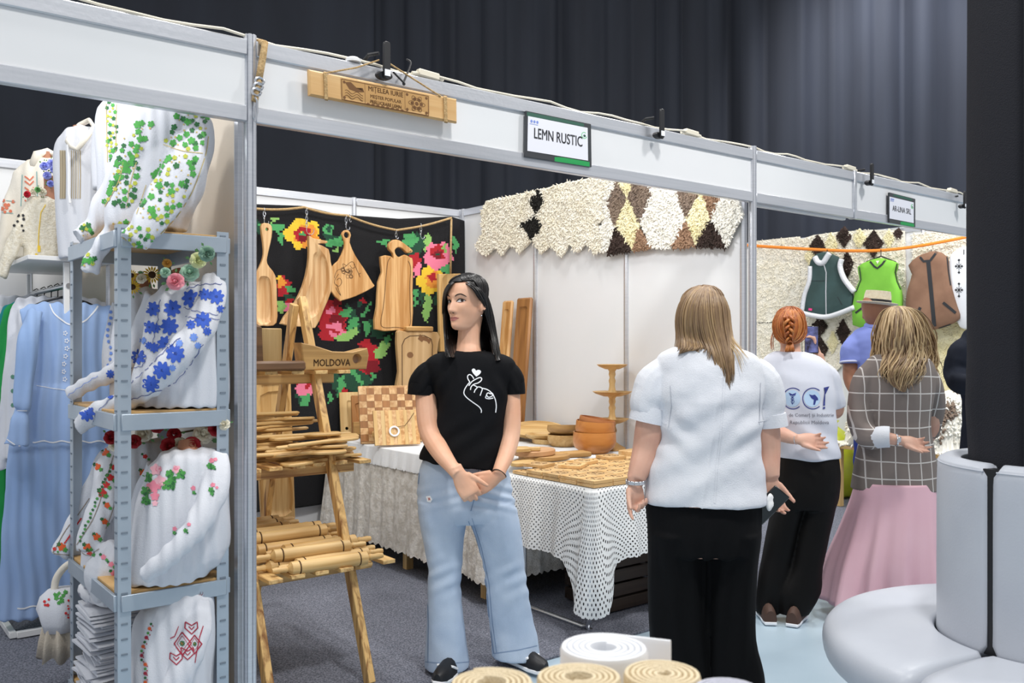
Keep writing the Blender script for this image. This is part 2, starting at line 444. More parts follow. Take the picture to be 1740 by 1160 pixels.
def text_mesh(txt, size=1.0, bold=0.0, res=3, align='CENTER', shear=0):
    cu = bpy.data.curves.new('t', 'FONT'); cu.body = txt; cu.size = size; cu.align_x = align; cu.align_y = 'CENTER'; cu.resolution_u = res; cu.shear = shear
    o = bpy.data.objects.new('t', cu); COL.objects.link(o); bpy.context.view_layer.update()
    me = bpy.data.meshes.new_from_object(o.evaluated_get(bpy.context.evaluated_depsgraph_get())); bpy.data.objects.remove(o)
    r = [v.co.copy() for v in me.vertices], [tuple(p.vertices) for p in me.polygons]; bpy.data.meshes.remove(me)
    if bold:
        vs, fs = r; n = len(vs); sh_ = [(-bold, 0), (bold, 0), (0, bold*.6), (0, -bold*.6)]; r = [V((v.x+dx, v.y+dy, 0)) for dx, dy in sh_ for v in vs], [tuple(i+n*k for i in f) for k in range(4) for f in fs]
    return r

def rings_px(rows, d, n=28, ex=2.3, yaw=0):
    """rows: (y, x_left, x_right, half thickness in m, depth offset)"""
    out = []
    for r in rows:
        y, xl, xr, th = r[:4]; off = r[4] if len(r) > 4 else 0; tl = r[5] if len(r) > 5 else 0; dd = d+off; c = P((xl+xr)/2, y, dd); hw = (xr-xl)/2/F*dd; ring = []
        for k in range(n):
            a = 2*math.pi*k/n; ca, sa = math.cos(a), math.sin(a)
            x = hw*math.copysign(abs(ca)**(2/ex), ca); yy = th*math.copysign(abs(sa)**(2/ex), sa)
            ring.append(c+V((x, yy+math.tan(yaw)*x, -tl*x/max(hw, .01)/F*dd)))
        out.append(ring)
    return out
def rowspline(rows, k=3): return [tuple(a) for a in spline([tuple(r)+(0,)*(6-len(r)) for r in rows], k)]
def limb(mb, pts, n=14, el=1.0, k=4, up=(0, 1, 0)):
    """pts: (x, y, depth, radius px)"""
    s = spline(pts, k); mb.tube([P(a[0], a[1], a[2]) for a in s], [a[3]/F*a[2] for a in s], n, el=el, up=up)

HT = [(-.120, .066, .034, .014), (-.113, .079, .006, .028), (-.097, .085, -.03, .0375), (-.075, .084, -.05, .050), (-.050, .086, -.066, .0615), (-.025, .087, -.080, .068),
      (0, .086, -.090, .071), (.025, .090, -.097, .0745), (.05, .089, -.100, .076), (.075, .078, -.096, .071), (.095, .056, -.081, .058), (.108, .026, -.055, .038), (.116, .0, -.022, .012)]
def head(mb, M, s=1.0, face=True, nv=56, nu=56):
    T = spline(HT, 6); rings = []
    g = lambda x, sg: math.exp(-(x/sg)**2)
    for z, f, b, w in T:
        ring = []; c = max(-.008, (f+b)/2-.02) if z < -.06 else -.008
        for i in range(nu):
            a = 2*math.pi*i/nu; sa, ca = math.sin(a), math.cos(a)
            x = w*math.copysign(abs(sa)**.92, sa); y = c+((f-c) if ca > 0 else (c-b))*math.copysign(abs(ca)**.86, ca)
            if face and ca > 0:
                k = ca**.5; ax = abs(x); d = 0
                if -.052 < z < .03: h = (.005+.026*max(0, (.012-z)/.055)) if z < .012 else .004; h *= 1 if z > -.043 else max(0, (z+.056)/.013); d += h*g(x, .0075+.006*max(0, (-z)/.05))
                d += .006*g(ax-.014, .006)*g(z+.044, .007)
                d -= .012*g(ax-.031, .017)*g(z-.001, .011)
                d += .004*g(z-.021, .009)*g(ax-.03, .03)
                d += .007*g(x, .02)*(g(z+.067, .005)+1.1*g(z+.078, .006))-.003*g(x, .02)*g(z+.0725, .0022)
                d += .006*g(x, .018)*g(z+.103, .012)+.005*g(ax-.042, .02)*g(z+.028, .018)-.004*g(ax-.045, .016)*g(z+.07, .02)
                y += d*k
            ring.append(M @ (V((x, y, z))*s))
        rings.append(ring)
    mb.loft(rings)
    for sg in (-1, 1):                                     # ears
        mb.ball(M @ (V((sg*.073, -.012, -.014))*s), V((.007, .016, .031))*s, 12, 8, R=M.to_3x3() @ rz(sg*-.35) @ rx(.15))
        mb.tube([M @ (V((sg*(.078), -.016+.016*math.cos(t), -.012+.029*math.sin(t)))*s) for t in [i*math.pi*1.5/9-.6 for i in range(10)]], .0045*s, 6)
def hand(mb, W, D, N, side, s=1.0, curls=None, thumb=(.5, .3, .3), spread=.05):
    """W wrist, D towards the fingers, N out of the palm, side: +1/-1 puts the thumb along +/- D x N"""
    D = D.normalized(); N = (N-D*N.dot(D)).normalized(); T = D.cross(N)*side
    curls = curls or [(.35, .5, .3)]*4; rings = []
    for t, wd, th, nn in ((-.03, .027, .020, 0), (0, .027, .019, 0), (.03, .036, .0175, .003), (.06, .041, .015, .003), (.085, .040, .0125, 0), (.097, .034, .010, 0)):
        rings.append([W+(D*t+T*(wd*math.cos(a))+N*(th*math.sin(a)+nn))*s for a in [2*math.pi*k/14 for k in range(14)]])
    mb.loft(rings)
    for i, (o, L) in enumerate(((.0305, .072), (.0105, .080), (-.0095, .074), (-.0285, .058))):
        d = (D+T*spread*(1.5-i)).normalized(); ax = d.cross(N); p = W+(D*(.084-.006*abs(i-1))+T*o)*s; pts = [p-d*.02*s, p]; rr = [.0088*s, .0092*s]; ang = 0
        for j, fr in enumerate((.46, .29, .25)):
            ang += curls[i][j]; dd = d*math.cos(ang)+N*math.sin(ang); p = p+dd*(L*fr*s); pts.append(p); rr.append((.0086, .0078, .0058)[j]*s)
        q = spline([tuple(a)+(r,) for a, r in zip(pts, rr)], 3); mb.tube([V(a[:3]) for a in q], [a[3] for a in q], 9)
    p = W+(D*.022+T*.026+N*.004)*s; d = (D*math.cos(thumb[0])+T*math.sin(thumb[0])+N*thumb[1]).normalized(); pts = [p, p+d*.036*s]; d2 = (d+N*thumb[2]*.6+D*.25).normalized()
    pts += [pts[1]+d2*.03*s, pts[1]+d2*.03*s+(d2+N*thumb[2]*.3).normalized()*.026*s]
    q = spline([tuple(a)+(r*s,) for a, r in zip(pts, (.0145, .0115, .0095, .0065))], 3); mb.tube([V(a[:3]) for a in q], [a[3] for a in q], 9)
def hair(guides, nl, r, mats, parent, seed=1, K=16, jit=.006, wave=0, sheet=True, name='hair', shr=None, el=.55):
    """guides: lists of (x, y, depth) seen from the camera; locks are laid between neighbouring guides"""
    rnd = random.Random(seed); G = []
    for gd in guides:
        q = spline([P(*a) for a in gd], 8); t = np.linspace(0, len(q)-1, K); G.append([q[int(a)]+(q[min(int(a)+1, len(q)-1)]-q[int(a)])*(a-int(a)) for a in t])
    G = np.array(G); mb = MB(); n = len(G)
    def at(s):
        i = min(int(s), n-2); f = s-i; p0 = G[max(i-1, 0)]; p3 = G[min(i+2, n-1)]
        return .5*((2*G[i])+(G[i+1]-p0)*f+(2*p0-5*G[i]+4*G[i+1]-p3)*f*f+(3*G[i]-p0-3*G[i+1]+p3)*f**3)
    if sheet:
        S = [at(s) for s in np.linspace(0, n-1, (n-1)*4+1)]; cen = G.reshape(-1, 3).mean(0)
        def off(p, k): q = V(p); dv = V((cen[0], cen[1]+.05, 0))-V((q.x, q.y, 0)); return q+dv.normalized()*k
        a = [[off(p, .004) for p in c] for c in S]; b = [[off(p, .018) for p in c] for c in S]
        mb.grid(lambda u, v: a[round(u*(len(S)-1))][round(v*(K-1))], len(S)-1, K-1)
        mb.grid(lambda u, v: b[round(u*(len(S)-1))][round(v*(K-1))], len(S)-1, K-1)
    for k in range(nl):
        c = at(rnd.uniform(0, n-1)); ph = rnd.uniform(0, 6.3); e = rnd.uniform(.82, 1.0); jx = rnd.gauss(0, jit); jy = rnd.gauss(-.002, jit*.5); jz = rnd.gauss(0, jit)
        pts = []; rr = []; R = r*rnd.uniform(.6, 1.25)
        for j in range(K):
            t = j/(K-1); tt = t*e*(K-1); i = min(int(tt), K-2); p = c[i]+(c[i+1]-c[i])*(tt-i)
            g = min(1, t*3); wv = wave*min(1, max(0, t*1.6-.35))
            pts.append(V((p[0]+jx*g+wv*math.sin(t*13+ph), p[1]+jy*g+wv*.6*math.cos(t*13+ph), p[2]+jz*g*.3)))
            rr.append(R*(.6+.4*min(1, t*4))*(1 if t < .75 else max(.12, 1-(t-.75)*3.4)))
        mb.tube(pts, rr, 5, m=rnd.randrange(len(mats)), el=el)
    o = mb.build(name, mats, parent, ang=180, world=True); o['kind'] = 'stuff'; return o
def hair_cap(Mh, s, line, name, mats, parent, k=1.06, lift=.004, nl=160, part=0.0, seed=2, r=.0032, sweep=.9):
    """hair lying on the skull: a shell from the hairline to the crown, with combed locks on it; line(a) = hairline height for azimuth a (0 = face)"""
    T = spline(HT, 6)
    def sk(a, z, e=0):
        z = min(max(z, -.115), .1158); q = min(range(len(T)-1), key=lambda i: abs((T[i][0]+T[i+1][0])/2-z)); t0, t1 = T[q], T[q+1]
        t = min(1, max(0, (z-t0[0])/(t1[0]-t0[0]+1e-9))); f, b, w = [t0[j]+(t1[j]-t0[j])*t for j in (1, 2, 3)]; c = -.008
        sa, ca = math.sin(a), math.cos(a)
        x = w*sa; y = c+((f-c) if ca > 0 else (c-b))*ca; kk = k+e
        return Mh @ (V((x*kk, c+(y-c)*kk, z*kk+lift))*s)
    def zz(a, v): e0 = math.asin(max(-1, min(1, line(a)/.116))); return .116*math.sin(e0+(math.pi/2-e0)*v)
    mb = MB(); mb.grid(lambda u, v: sk(u*2*math.pi, zz(u*2*math.pi, v)), 40, 12, wrap=True); mb.grid(lambda u, v: sk(u*2*math.pi, zz(u*2*math.pi, v), -.05), 40, 12, wrap=True)
    rnd = random.Random(seed)
    for i in range(nl):
        a = rnd.uniform(0, 2*math.pi); pts = []; sg = 1 if math.sin(a) > 0 else -1
        for j in range(10):
            v = 1-j/9; aa = a*1.0; zc = zz(a, v*.97); dv = (1-v)
            if math.cos(a) > .2: aa = a+sg*sweep*dv*dv*.6*math.cos(a)
            zc = max(zc, line(aa)); pts.append(sk(aa, zc, .012+rnd.uniform(0, .015))+V((0, 0, 0)))
        mb.tube(pts, [r*x for x in (.5, .9, 1, 1, 1, 1, 1, .9, .7, .4)], 5, m=rnd.randrange(len(mats)), el=.6)
    o = mb.build(name, mats, parent, ang=180, world=True); o['kind'] = 'stuff'; return o
def shoe(parent, loc, yaw, m_up, m_sole, L=.25, stripe=None):
    M = frame(V(loc), rz(yaw)); mb = MB(); rings = []                     # toe along -y
    for t, w_, h in ((0, .028, .055), (.08, .034, .075), (.35, .035, .082), (.55, .038, .068), (.75, .042, .052), (.92, .036, .042), (1, .016, .03)):
        y = L*(.45-t); rings.append([M @ V((w_*math.cos(a), y, .022+max(0, h*math.sin(a)) if math.sin(a) > 0 else .022)) for a in [2*math.pi*k/16 for k in range(16)]])
    o = mb.loft(rings).build('shoe', m_up, parent, world=True)
    po = [(x, y) for x, y in ((-.030, .115), (.030, .115), (.036, .07), (.036, -.0), (.045, -.06), (.040, -.11), (.018, -.142), (-.018, -.142), (-.040, -.11), (-.045, -.06), (-.036, 0), (-.036, .07))]
    MB().prism([(x*L/.25, y*L/.25) for x, y in po], .02, M @ Matrix.Translation((0, 0, .014)), b=.005).build('sole', m_sole, o, world=True)
    if stripe:
        for sg in (-1, 1):
            MB().bar(M @ V((sg*.036, -.02, .040)), M @ V((sg*.030, -.06, .062)), .016, .010, b=.002).build('stripe', stripe, o, world=True)
    return o
def garment(name, mb, voxel, m, parent, fn=None, smooth=5):
    me = fuse(mb, voxel, smooth)
    if fn: wrinkle(me, fn)
    me.materials.clear()
    for q in (m if isinstance(m, list) else [m]): me.materials.append(q)
    me.transform(WM[parent.name].inverted()); finish(me, 180); return obj(name, me, parent)
def folds(a, sx=9, sz=14, seed=0): return lambda p: a*(noise.noise((p.x*sx+seed, p.y*sx, p.z*sz))+.5*noise.noise((p.x*sx*2.3, p.y*sx*2+seed, p.z*sz*2.1)))
def inset_rows(rows, m, d): return [(r[0], r[1]+m/d*F, r[2]-m/d*F, max(.02, r[3]-m))+tuple(r[4:]) for r in rows]

# ---------------------------------------------------------------- woman in black T-shirt and jeans, facing us
d = 3.9; wp = P(808, 1140, d)
w1 = thing('person', 'woman with long black hair in a black T-shirt and light jeans, hands clasped', 'person', (wp.x, wp.y, .012))
tee = [(596, 768, 822, .055, .01), (602, 738, 858, .08), (616, 722, 876, .10), (640, 727, 871, .115), (670, 741, 865, .125, -.005), (700, 741, 861, .125, -.005), (735, 729, 857, .128, -.005, 3), (765, 718, 858, .138, -.005, 6), (787, 713, 856, .145, -.005, 9)]
hips = [(768, 724, 848, .105), (784, 717, 855, .112), (805, 711, 866, .122), (840, 708, 872, .128), (868, 710, 878, .125), (884, 714, 882, .11)]
lleg = [(850, 709, 796, .11, -.01), (880, 711, 793, .11, -.015), (911, 717, 788, .10, -.02), (963, 727, 785, .085, -.03), (990, 727, 783, .082, -.03), (1042, 726, 787, .09, -.03), (1090, 724, 793, .10, -.03), (1130, 722, 799, .11, -.03)]
rleg = [(850, 796, 875, .11, 0), (880, 797, 881, .11, 0), (911, 808, 886, .10, 0), (976, 823, 894, .085, .01), (1042, 829, 903, .09, .03), (1080, 833, 912, .10, .04), (1112, 836, 917, .11, .04)]
bd = MB(); yaw1 = math.radians(38)
Mh = frame(P(793, 514, d-.01), rz(math.pi-yaw1) @ rx(.04) @ ry(.03))
head(bd, Mh, 1.02)
limb(bd, [(799, 535, d+.02, 22), (797, 565, d+.015, 19), (796, 588, d+.01, 20.5), (796, 601, d, 24), (796, 614, d, 33)])
bd.loft(rings_px(rowspline(inset_rows(tee[1:], .014, d)), d)); bd.loft(rings_px(rowspline(inset_rows(hips, .012, d)), d))
for L in (lleg, rleg): bd.loft(rings_px(rowspline(inset_rows(L, .018, d)), d, 16))
ra = [(742, 628, d, 15), (725, 652, d, 18), (726, 705, d-.04, 18.5), (732, 738, d-.08, 18), (749, 768, d-.15, 16.5), (767, 792, d-.21, 12.5), (778, 806, d-.235, 11)]
la = [(854, 630, d, 14), (867, 655, d, 15), (870, 705, d-.02, 15), (868, 740, d-.04, 15.5), (860, 772, d-.09, 14.5), (850, 796, d-.15, 12), (846, 808, d-.175, 11)]
limb(bd, ra); limb(bd, la)
hand(bd, P(779, 804, d-.23), V((.50, -.02, -.86)), V((-.12, 1, -.1)), 1, 1.08, [(.5, 1.0, .7), (.45, 1.05, .7), (.4, 1.05, .7), (.35, 1.0, .6)], (.62, -.02, .15), .02)
hand(bd, P(846, 808, d-.165), V((-.84, -.08, -.50)), V((0, 1, .12)), -1, .98, [(.15, .3, .2), (.15, .3, .2), (.2, .3, .2), (.2, .4, .2)], (.45, .1, .2), .02)
for fx, fy, dd in ((765, 1140, d-.05), (884, 1122, d+.03)): limb(bd, [(fx, fy-40, dd, 16), (fx, fy-8, dd, 14)])
body1 = garment('body', bd, .0042, M_skin, w1, None, 3)
b1 = bvh_of(body1)
ts = MB().loft(rings_px(rowspline(tee), d, 36))
limb(ts, [(748, 629, d, 21), (731, 634, d, 22.5), (722, 648, d, 24), (719, 660, d, 25), (718, 669, d, 25.5)]); limb(ts, [(848, 629, d, 20), (862, 633, d, 20.5), (871, 646, d, 19.5), (873, 658, d, 19), (873.5, 667, d, 18.5)])
def w1f(p):
    x, y = pix(p); a = 0
    a += .0045*math.sin((x*.8+y)*.16+2*noise.noise((p.x*6, p.z*5, 0)))*max(0, min(1, (y-690)/50))*(.6+.6*noise.noise((p.x*5, p.z*4, 3)))
    a += .005*math.sin((abs(x-797)*1.0-y*.5)*.22)*math.exp(-((y-655)/25)**2)*min(1, abs(x-797)/60)
    return a+.003*noise.noise((p.x*10, p.y*10, p.z*12))
tee1 = garment('t_shirt', ts, .0048, M_tee_black, w1, w1f, 2)
co = MB(); co.tube([P(797+27*math.cos(a), 597+(3.5 if math.sin(a) < 0 else -2)*1.0*abs(math.sin(a)), d+.01+.062*math.sin(a)) for a in [2*math.pi*k/28 for k in range(28)]], .0055, 8, closed=True)
co.build('collar', M_tee_black, tee1, world=True)
for L_ in ([(720, 652, d, 24.6), (718.5, 662, d, 25.6), (718, 670, d, 26)], [(872, 651, d, 19.6), (873.2, 661, d, 19.4), (873.5, 669, d, 19.2)]):
    hb = MB(); limb(hb, L_, 24, k=3); hb.build('sleeve_hem', M_tee_black, tee1, world=True)
dc = Decal(bvh_of(tee1)); X = lambda q: [(680+a/2.762, 440+b/2.762) for a, b in q]
S5 = lambda q: [tuple(a) for a in spline(q, 5)]
hp = [(357, 550)]+S5([(357, 552), (344, 538), (336, 524), (340, 515), (349, 515), (356, 524)])+S5([(356, 524), (365, 520), (375, 522), (379, 530), (371, 542), (357, 552)])
dc.poly(X(hp), 0)
for q in ([(327, 577), (318, 562), (317, 549), (325, 542), (336, 547), (346, 562)], [(327, 577), (312, 596), (302, 614), (300, 632), (313, 650), (340, 671), (368, 691), (380, 707), (380, 721)],
          [(322, 595), (337, 575), (358, 562), (374, 556), (382, 561), (379, 571), (366, 581), (345, 588), (333, 600), (330, 614)], [(343, 591), (356, 597), (361, 604), (352, 614), (347, 627)],
          [(362, 600), (376, 601), (385, 610), (381, 624), (375, 641)], [(384, 606), (404, 611), (421, 621), (426, 630)], [(425, 634), (412, 628), (405, 637), (414, 648), (428, 644), (436, 636), (424, 624)],
          [(404, 640), (401, 651), (416, 655), (436, 652)], [(426, 630), (438, 642), (447, 665), (450, 692), (447, 720)]):
    dc.ribbon(X(S5(q)), 1.75, 0, 1.5)
dc.build('hand_print', M_print, tee1)
je = MB().loft(rings_px(rowspline(hips), d, 36))
for L in (lleg, rleg): je.loft(rings_px(rowspline(L), d, 28))
def jf(p):
    x, y = pix(p)
    a = .005*math.sin((y+.5*x)*.23)*math.exp(-((y-985)/28)**2)*(.5+noise.noise((p.x*9, p.z*5, 1)))+.005*math.sin((y-.25*abs(x-800))*.35)*math.exp(-((y-845)/22)**2)*(1 if x > 800 else .4)
    return a+.004*noise.noise((p.x*7, p.y*7, p.z*6))+.002*noise.noise((p.x*25, p.y*25, p.z*20))
jeans = garment('jeans', je, .006, M_denim, w1, jf, 2); jb = bvh_of(jeans)
dc = Decal(jb, .0012)
dc.ribbon([(726, 1000), (728, 1060), (727, 1126)], 1.3); dc.ribbon([(796, 885), (812, 930), (826, 990), (832, 1060), (839, 1110)], 1.5); dc.ribbon([(802, 880), (818, 930), (831, 990), (837, 1060), (844, 1108)], .9)
dc.ribbon([(723, 1124), (760, 1127), (797, 1124)], 1.3); dc.ribbon([(838, 1110), (880, 1104), (915, 1096)], 1.3); dc.ribbon([(813, 797), (811, 830), (800, 868)], 1.6); dc.ribbon([(714, 785), (711, 822)], 1.8)
dc.ribbon([(818, 798), (818, 815)], 1); dc.ribbon([(826, 798), (826, 815)], 1)
dc.build('seam', M_denim_seam, jeans)['kind'] = 'stuff'
dc = Decal(jb, .0016); dc.poly([(724, 843), (731, 842), (735, 848), (732, 854), (726, 852)], 0); dc.poly([(727, 845), (731, 845), (732, 849), (728, 850)], 1); dc.build('rip', [M_print, M_lip], jeans)
shoe(w1, (P(765, 1140, d).x+.01, d-.10, .012), -.35, M_black, M_print, .25, M_print); shoe(w1, (P(890, 1140, d).x, d+.0, .012), .75, M_black, M_print, .25, M_print)
fd = (Mh.to_3x3() @ V((0, 1, 0))).normalized(); ux = Mh.to_3x3() @ V((1, 0, 0)); uz_ = Mh.to_3x3() @ V((0, 0, 1)); hc = Mh.translation
dirs = lambda x, z: (hc+(ux*x+uz_*z)*1.02+fd*.3, -fd)
fc = Decal(b1, .0012, dirs=dirs, maxjump=.03)
for sg in (-1, 1):
    al = [(sg*a, b) for a, b in S5([(.0150, -.003), (.021, .0045), (.030, .0078), (.039, .0056), (.0470, -.000)])+S5([(.0470, -.000), (.038, -.0048), (.029, -.006), (.020, -.005), (.0150, -.003)])[1:-1]]
    fc.poly(al, 0)
fc2 = Decal(b1, .0020, dirs=dirs, maxjump=.03)
for sg in (-1, 1):
    cx_ = sg*.031-.004; fc2.poly([(cx_+.0066*math.cos(t), .0012+.0064*math.sin(t)) for t in [k*.524 for k in range(12)]], 1)
    fc2.ribbon([(sg*a, b) for a, b in S5([(.0140, -.003), (.021, .0055), (.030, .0090), (.0395, .0066), (.050, .0015)])], .0034, 2, .002)
    fc2.ribbon([(sg*a, b) for a, b in S5([(.020, -.0055), (.030, -.0065), (.040, -.004)])], .0012, 3, .002)
    fc2.ribbon([(sg*a, b) for a, b in S5([(.014, .019), (.026, .0255), (.040, .027), (.054, .0175)])], .0052, 2, .002, True)
    fc2.poly([(sg*.009+.0032*math.cos(t), -.050+.0018*math.sin(t)) for t in [k*.785 for k in range(8)]], 2)
fc.poly([(a, b) for a, b in S5([(-.025, -.0725), (-.010, -.0665), (0, -.068), (.010, -.0665), (.025, -.0725)])+S5([(.025, -.0725), (.012, -.081), (0, -.0835), (-.012, -.081), (-.025, -.0725)])[1:-1]], 4)
fc2.ribbon([(-.024, -.0726), (-.01, -.0718), (0, -.0728), (.01, -.0718), (.024, -.0726)], .0012, 3, .002)
FM = [M_eyew, M_iris, M_brow, mat('lip_line', '#85463f', .6), M_lip]
fc.mb.add(fc2.mb.v, fc2.mb.f, fc2.mb.m); fc.build('face_detail', FM, body1)['kind'] = 'stuff'
D = d
hair([[(777, 478, D-.05), (785, 478, D-.06), (803, 489, D-.11), (814, 505, D-.085), (822, 516, D-.03), (836, 545, D+.04), (838, 600, D+.02)],
      [(779, 477, D-.03), (795, 477, D-.04), (814, 492, D-.07), (824, 512, D-.04), (831, 545, D-.0), (838, 580, D-.03), (843, 612, D-.09)],
      [(782, 476, D), (804, 477, D-.01), (822, 496, D-.01), (832, 524, D+.0), (838, 560, D+.01), (846, 590, D-.02), (852, 612, D-.08)],
      [(784, 477, D+.03), (808, 479, D+.03), (825, 500, D+.04), (836, 535, D+.05), (842, 570, D+.06), (848, 600, D+.06), (852, 625, D+.07)],
      [(786, 478, D+.06), (806, 481, D+.08), (818, 505, D+.11), (826, 540, D+.11), (832, 580, D+.10), (840, 605, D+.11), (846, 625, D+.12)],
      [(784, 479, D+.07), (796, 482, D+.11), (802, 510, D+.14), (806, 545, D+.13), (810, 580, D+.11), (815, 605, D+.115), (820, 620, D+.12)],
      [(780, 480, D+.06), (783, 486, D+.10), (782, 512, D+.12), (782, 545, D+.11), (785, 580, D+.085), (788, 600, D+.09), (790, 618, D+.11)],
      [(776, 480, D+.03), (770, 488, D+.05), (764, 515, D+.06), (762, 550, D+.05), (765, 580, D+.0), (767, 596, D-.08), (769, 607, D-.12)],
      [(773, 480, D-.0), (762, 490, D+.0), (756, 515, D+.005), (756, 550, D+.01), (757, 578, D-.03), (757, 592, D-.09), (758, 607, D-.125)]], 420, .0034, [M_hair_black], w1, 3, 18, .003)
hair([[(776, 478, D-.05), (768, 482, D-.085), (760, 494, D-.075), (756, 510, D-.04), (755, 530, D-.01)], [(777, 477, D-.02), (766, 480, D-.05), (757, 492, D-.04), (754, 510, D-.015), (753, 535, D+.01)], [(779, 476, D+.02), (768, 480, D+.0), (757, 494, D+.01), (753, 515, D+.02), (753, 545, D+.03)]], 70, .003, [M_hair_black], w1, 5, 10, .002)
def line1(a):
    c = math.cos(a); return .076 if c > .75 else (.076-(.75-c)/.65*.065 if c > .1 else .011-(.1-c)*.06)
hair_cap(Mh, 1.02, line1, 'hair', [M_hair_black], w1, 1.05, .003, 200)
MB().ball(P(818, 536, d-.035), .0042, 8, 6).build('earring', M_silver, w1, world=True)
br = MB(); wc = P(847.5, 806, d-.172); ad = (P(850, 796, d-.15)-P(846, 810, d-.178)).normalized(); bx = basis(None, V((0, 1, 0)), ad)
br.tube([wc+bx @ V((.0315*math.cos(a), .0315*math.sin(a), .004*math.sin(2*a))) for a in [2*math.pi*k/24 for k in range(24)]], .0024, 6, closed=True); br.build('bracelet', mat('bracelet_dark', '#3a2c22', .5), w1, world=True)
# ---------------------------------------------------------------- woman in white linen shirt, seen from behind
d = 3.55; wp = P(1195, 1190, d)
w2 = thing('person', 'woman seen from behind, long dark-blond hair, white linen shirt and wide black trousers', 'person', (wp.x, wp.y, .0))
sh = [(585, 1174, 1230, .055, -.01), (592, 1140, 1258, .10, -.01), (606, 1118, 1284, .125), (635, 1112, 1296, .15), (680, 1114, 1294, .165, -.01), (730, 1122, 1290, .165, -.01), (780, 1104, 1293, .175), (815, 1097, 1298, .185), (838, 1094, 1302, .19, 0), (850, 1096, 1301, .19, 0)]
pt = [(830, 1100, 1296, .165), (860, 1098, 1293, .17), (900, 1101, 1290, .175), (935, 1103, 1288, .165)]
ll = [(900, 1101, 1196, .15, -.01), (960, 1103, 1198, .125), (1040, 1104, 1202, .12), (1100, 1104, 1204, .125), (1188, 1101, 1208, .14)]
rl = [(900, 1194, 1290, .15, -.01), (960, 1192, 1287, .125), (1040, 1194, 1284, .12), (1100, 1196, 1286, .125), (1188, 1196, 1304, .14)]
bd = MB(); Mh2 = frame(P(1193, 540, d+.05), rz(.42) @ rx(-.12)); head(bd, Mh2, 1.04, True, 40, 40)
limb(bd, [(1196, 555, d+.04, 26), (1200, 585, d+.01, 27), (1202, 610, d, 42)])
bd.loft(rings_px(rowspline(inset_rows(sh[1:], .018, d)), d)); bd.loft(rings_px(rowspline(inset_rows(pt, .016, d)), d))
for L in (ll, rl): bd.loft(rings_px(rowspline(inset_rows(L, .03, d)), d, 16))
limb(bd, [(1134, 640, d, 20), (1112, 680, d, 24), (1105, 728, d, 26), (1097, 765, d-.0, 23), (1087, 796, d-.03, 19), (1080, 815, d-.045, 15.5)])
limb(bd, [(1280, 640, d, 20), (1296, 680, d, 20), (1303, 728, d, 22), (1306, 765, d, 20), (1308, 795, d-.02, 17), (1311, 812, d-.03, 14)])
hand(bd, P(1078, 820, d-.05), V((.05, .0, -1)), V((.35, -.9, 0)), 1, 1.0, [(.35, .35, .2), (1.0, 1.2, .9), (1.1, 1.25, .9), (1.15, 1.25, .9)], (.4, .5, .7), .03)
hand(bd, P(1311, 815, d-.03), V((.12, .0, -1)), V((.2, -.95, 0)), -1, 1.0, [(.5, .55, .4), (.55, .6, .45), (.6, .6, .45), (.6, .65, .45)], (.55, .45, .45), .05)
body2 = garment('body', bd, .005, M_skin2, w2, None, 3)
ts = MB().loft(rings_px(rowspline(sh), d, 40))
limb(ts, [(1136, 628, d, 26), (1112, 652, d, 33), (1104, 688, d, 33), (1103, 714, d-.0, 31)]); limb(ts, [(1276, 628, d, 26), (1298, 650, d, 30), (1306, 685, d, 28), (1310, 722, d, 26.5)])
def w2f(p):
    x, y = pix(p); a = 0
    a += .004*math.sin((y*.9+x*.25)*.11+3*noise.noise((p.x*3, p.z*2, 5)))*(.4+.6*min(1, max(0, (y-640)/60)))
    a += .005*math.sin((y+.8*abs(x-1205))*.13)*math.exp(-((y-735)/45)**2)*min(1, abs(x-1205)/50)
    a += .012*math.exp(-((x-(1232-.165*(y-600)*.9))/2.0)**2)*.25*(1 if y > 640 else 0)
    return a+.0035*noise.noise((p.x*9, p.y*9, p.z*9))+.0015*noise.noise((p.x*26, p.y*26, p.z*26))
shirt2 = garment('shirt', ts, .0058, M_linen, w2, w2f, 2)
for L_ in ([(1107, 692, d, 32), (1103, 708, d, 33), (1101, 717, d, 33.2)], [(1308, 704, d, 27), (1310, 717, d, 27.5), (1311, 725, d, 27.6)]):
    hb = MB(); limb(hb, L_, 24, k=3, el=1.0); hb.build('sleeve_hem', M_linen, shirt2, world=True)
dcl = Decal(bvh_of(shirt2), .002); dcl.ribbon([(1232, 600), (1231, 650), (1224, 740), (1217, 800), (1214, 855)], 2.6); dcl.ribbon([(1139, 655), (1141, 690), (1136, 726)], 1.2, 1); dcl.ribbon([(1292, 650), (1291, 690), (1290, 720)], 1.2, 1)
dcl.ribbon([(1076, 702), (1100, 713), (1133, 720)], 2, 0); dcl.ribbon([(1288, 716), (1310, 712), (1333, 705)], 2, 0)
dcl.build('seam', [M_linen, mat('seam_grey', '#c2c6cf', .9)], shirt2)['kind'] = 'stuff'
cm = MB(); cm.tube([P(1201+31*math.cos(a), 587+4*math.sin(a), d+.055*math.sin(a)) for a in [2*math.pi*k/24 for k in range(24)]], .010, 8, closed=True, el=1.6); cm.build('collar', M_linen, shirt2, world=True)
tr = MB().loft(rings_px(rowspline(pt), d, 36))
for L in (ll, rl): tr.loft(rings_px(rowspline(L), d, 24))
def tf(p):
    x, y = pix(p); c = 1196
    return .006*math.sin((x-c)*.16+.02*(y-900)*math.copysign(1, x-c)+noise.noise((p.x*3, p.z*2, 0))*2)*min(1, max(0, (y-880)/80))+.003*noise.noise((p.x*8, p.y*8, p.z*5))
garment('trousers', tr, .0075, M_trouser, w2, tf, 3)
for sx in (1150, 1252): shoe(w2, (P(sx, 1190, d).x, d+.02, .0), math.pi, M_black, M_black)
D = d; nk = .13
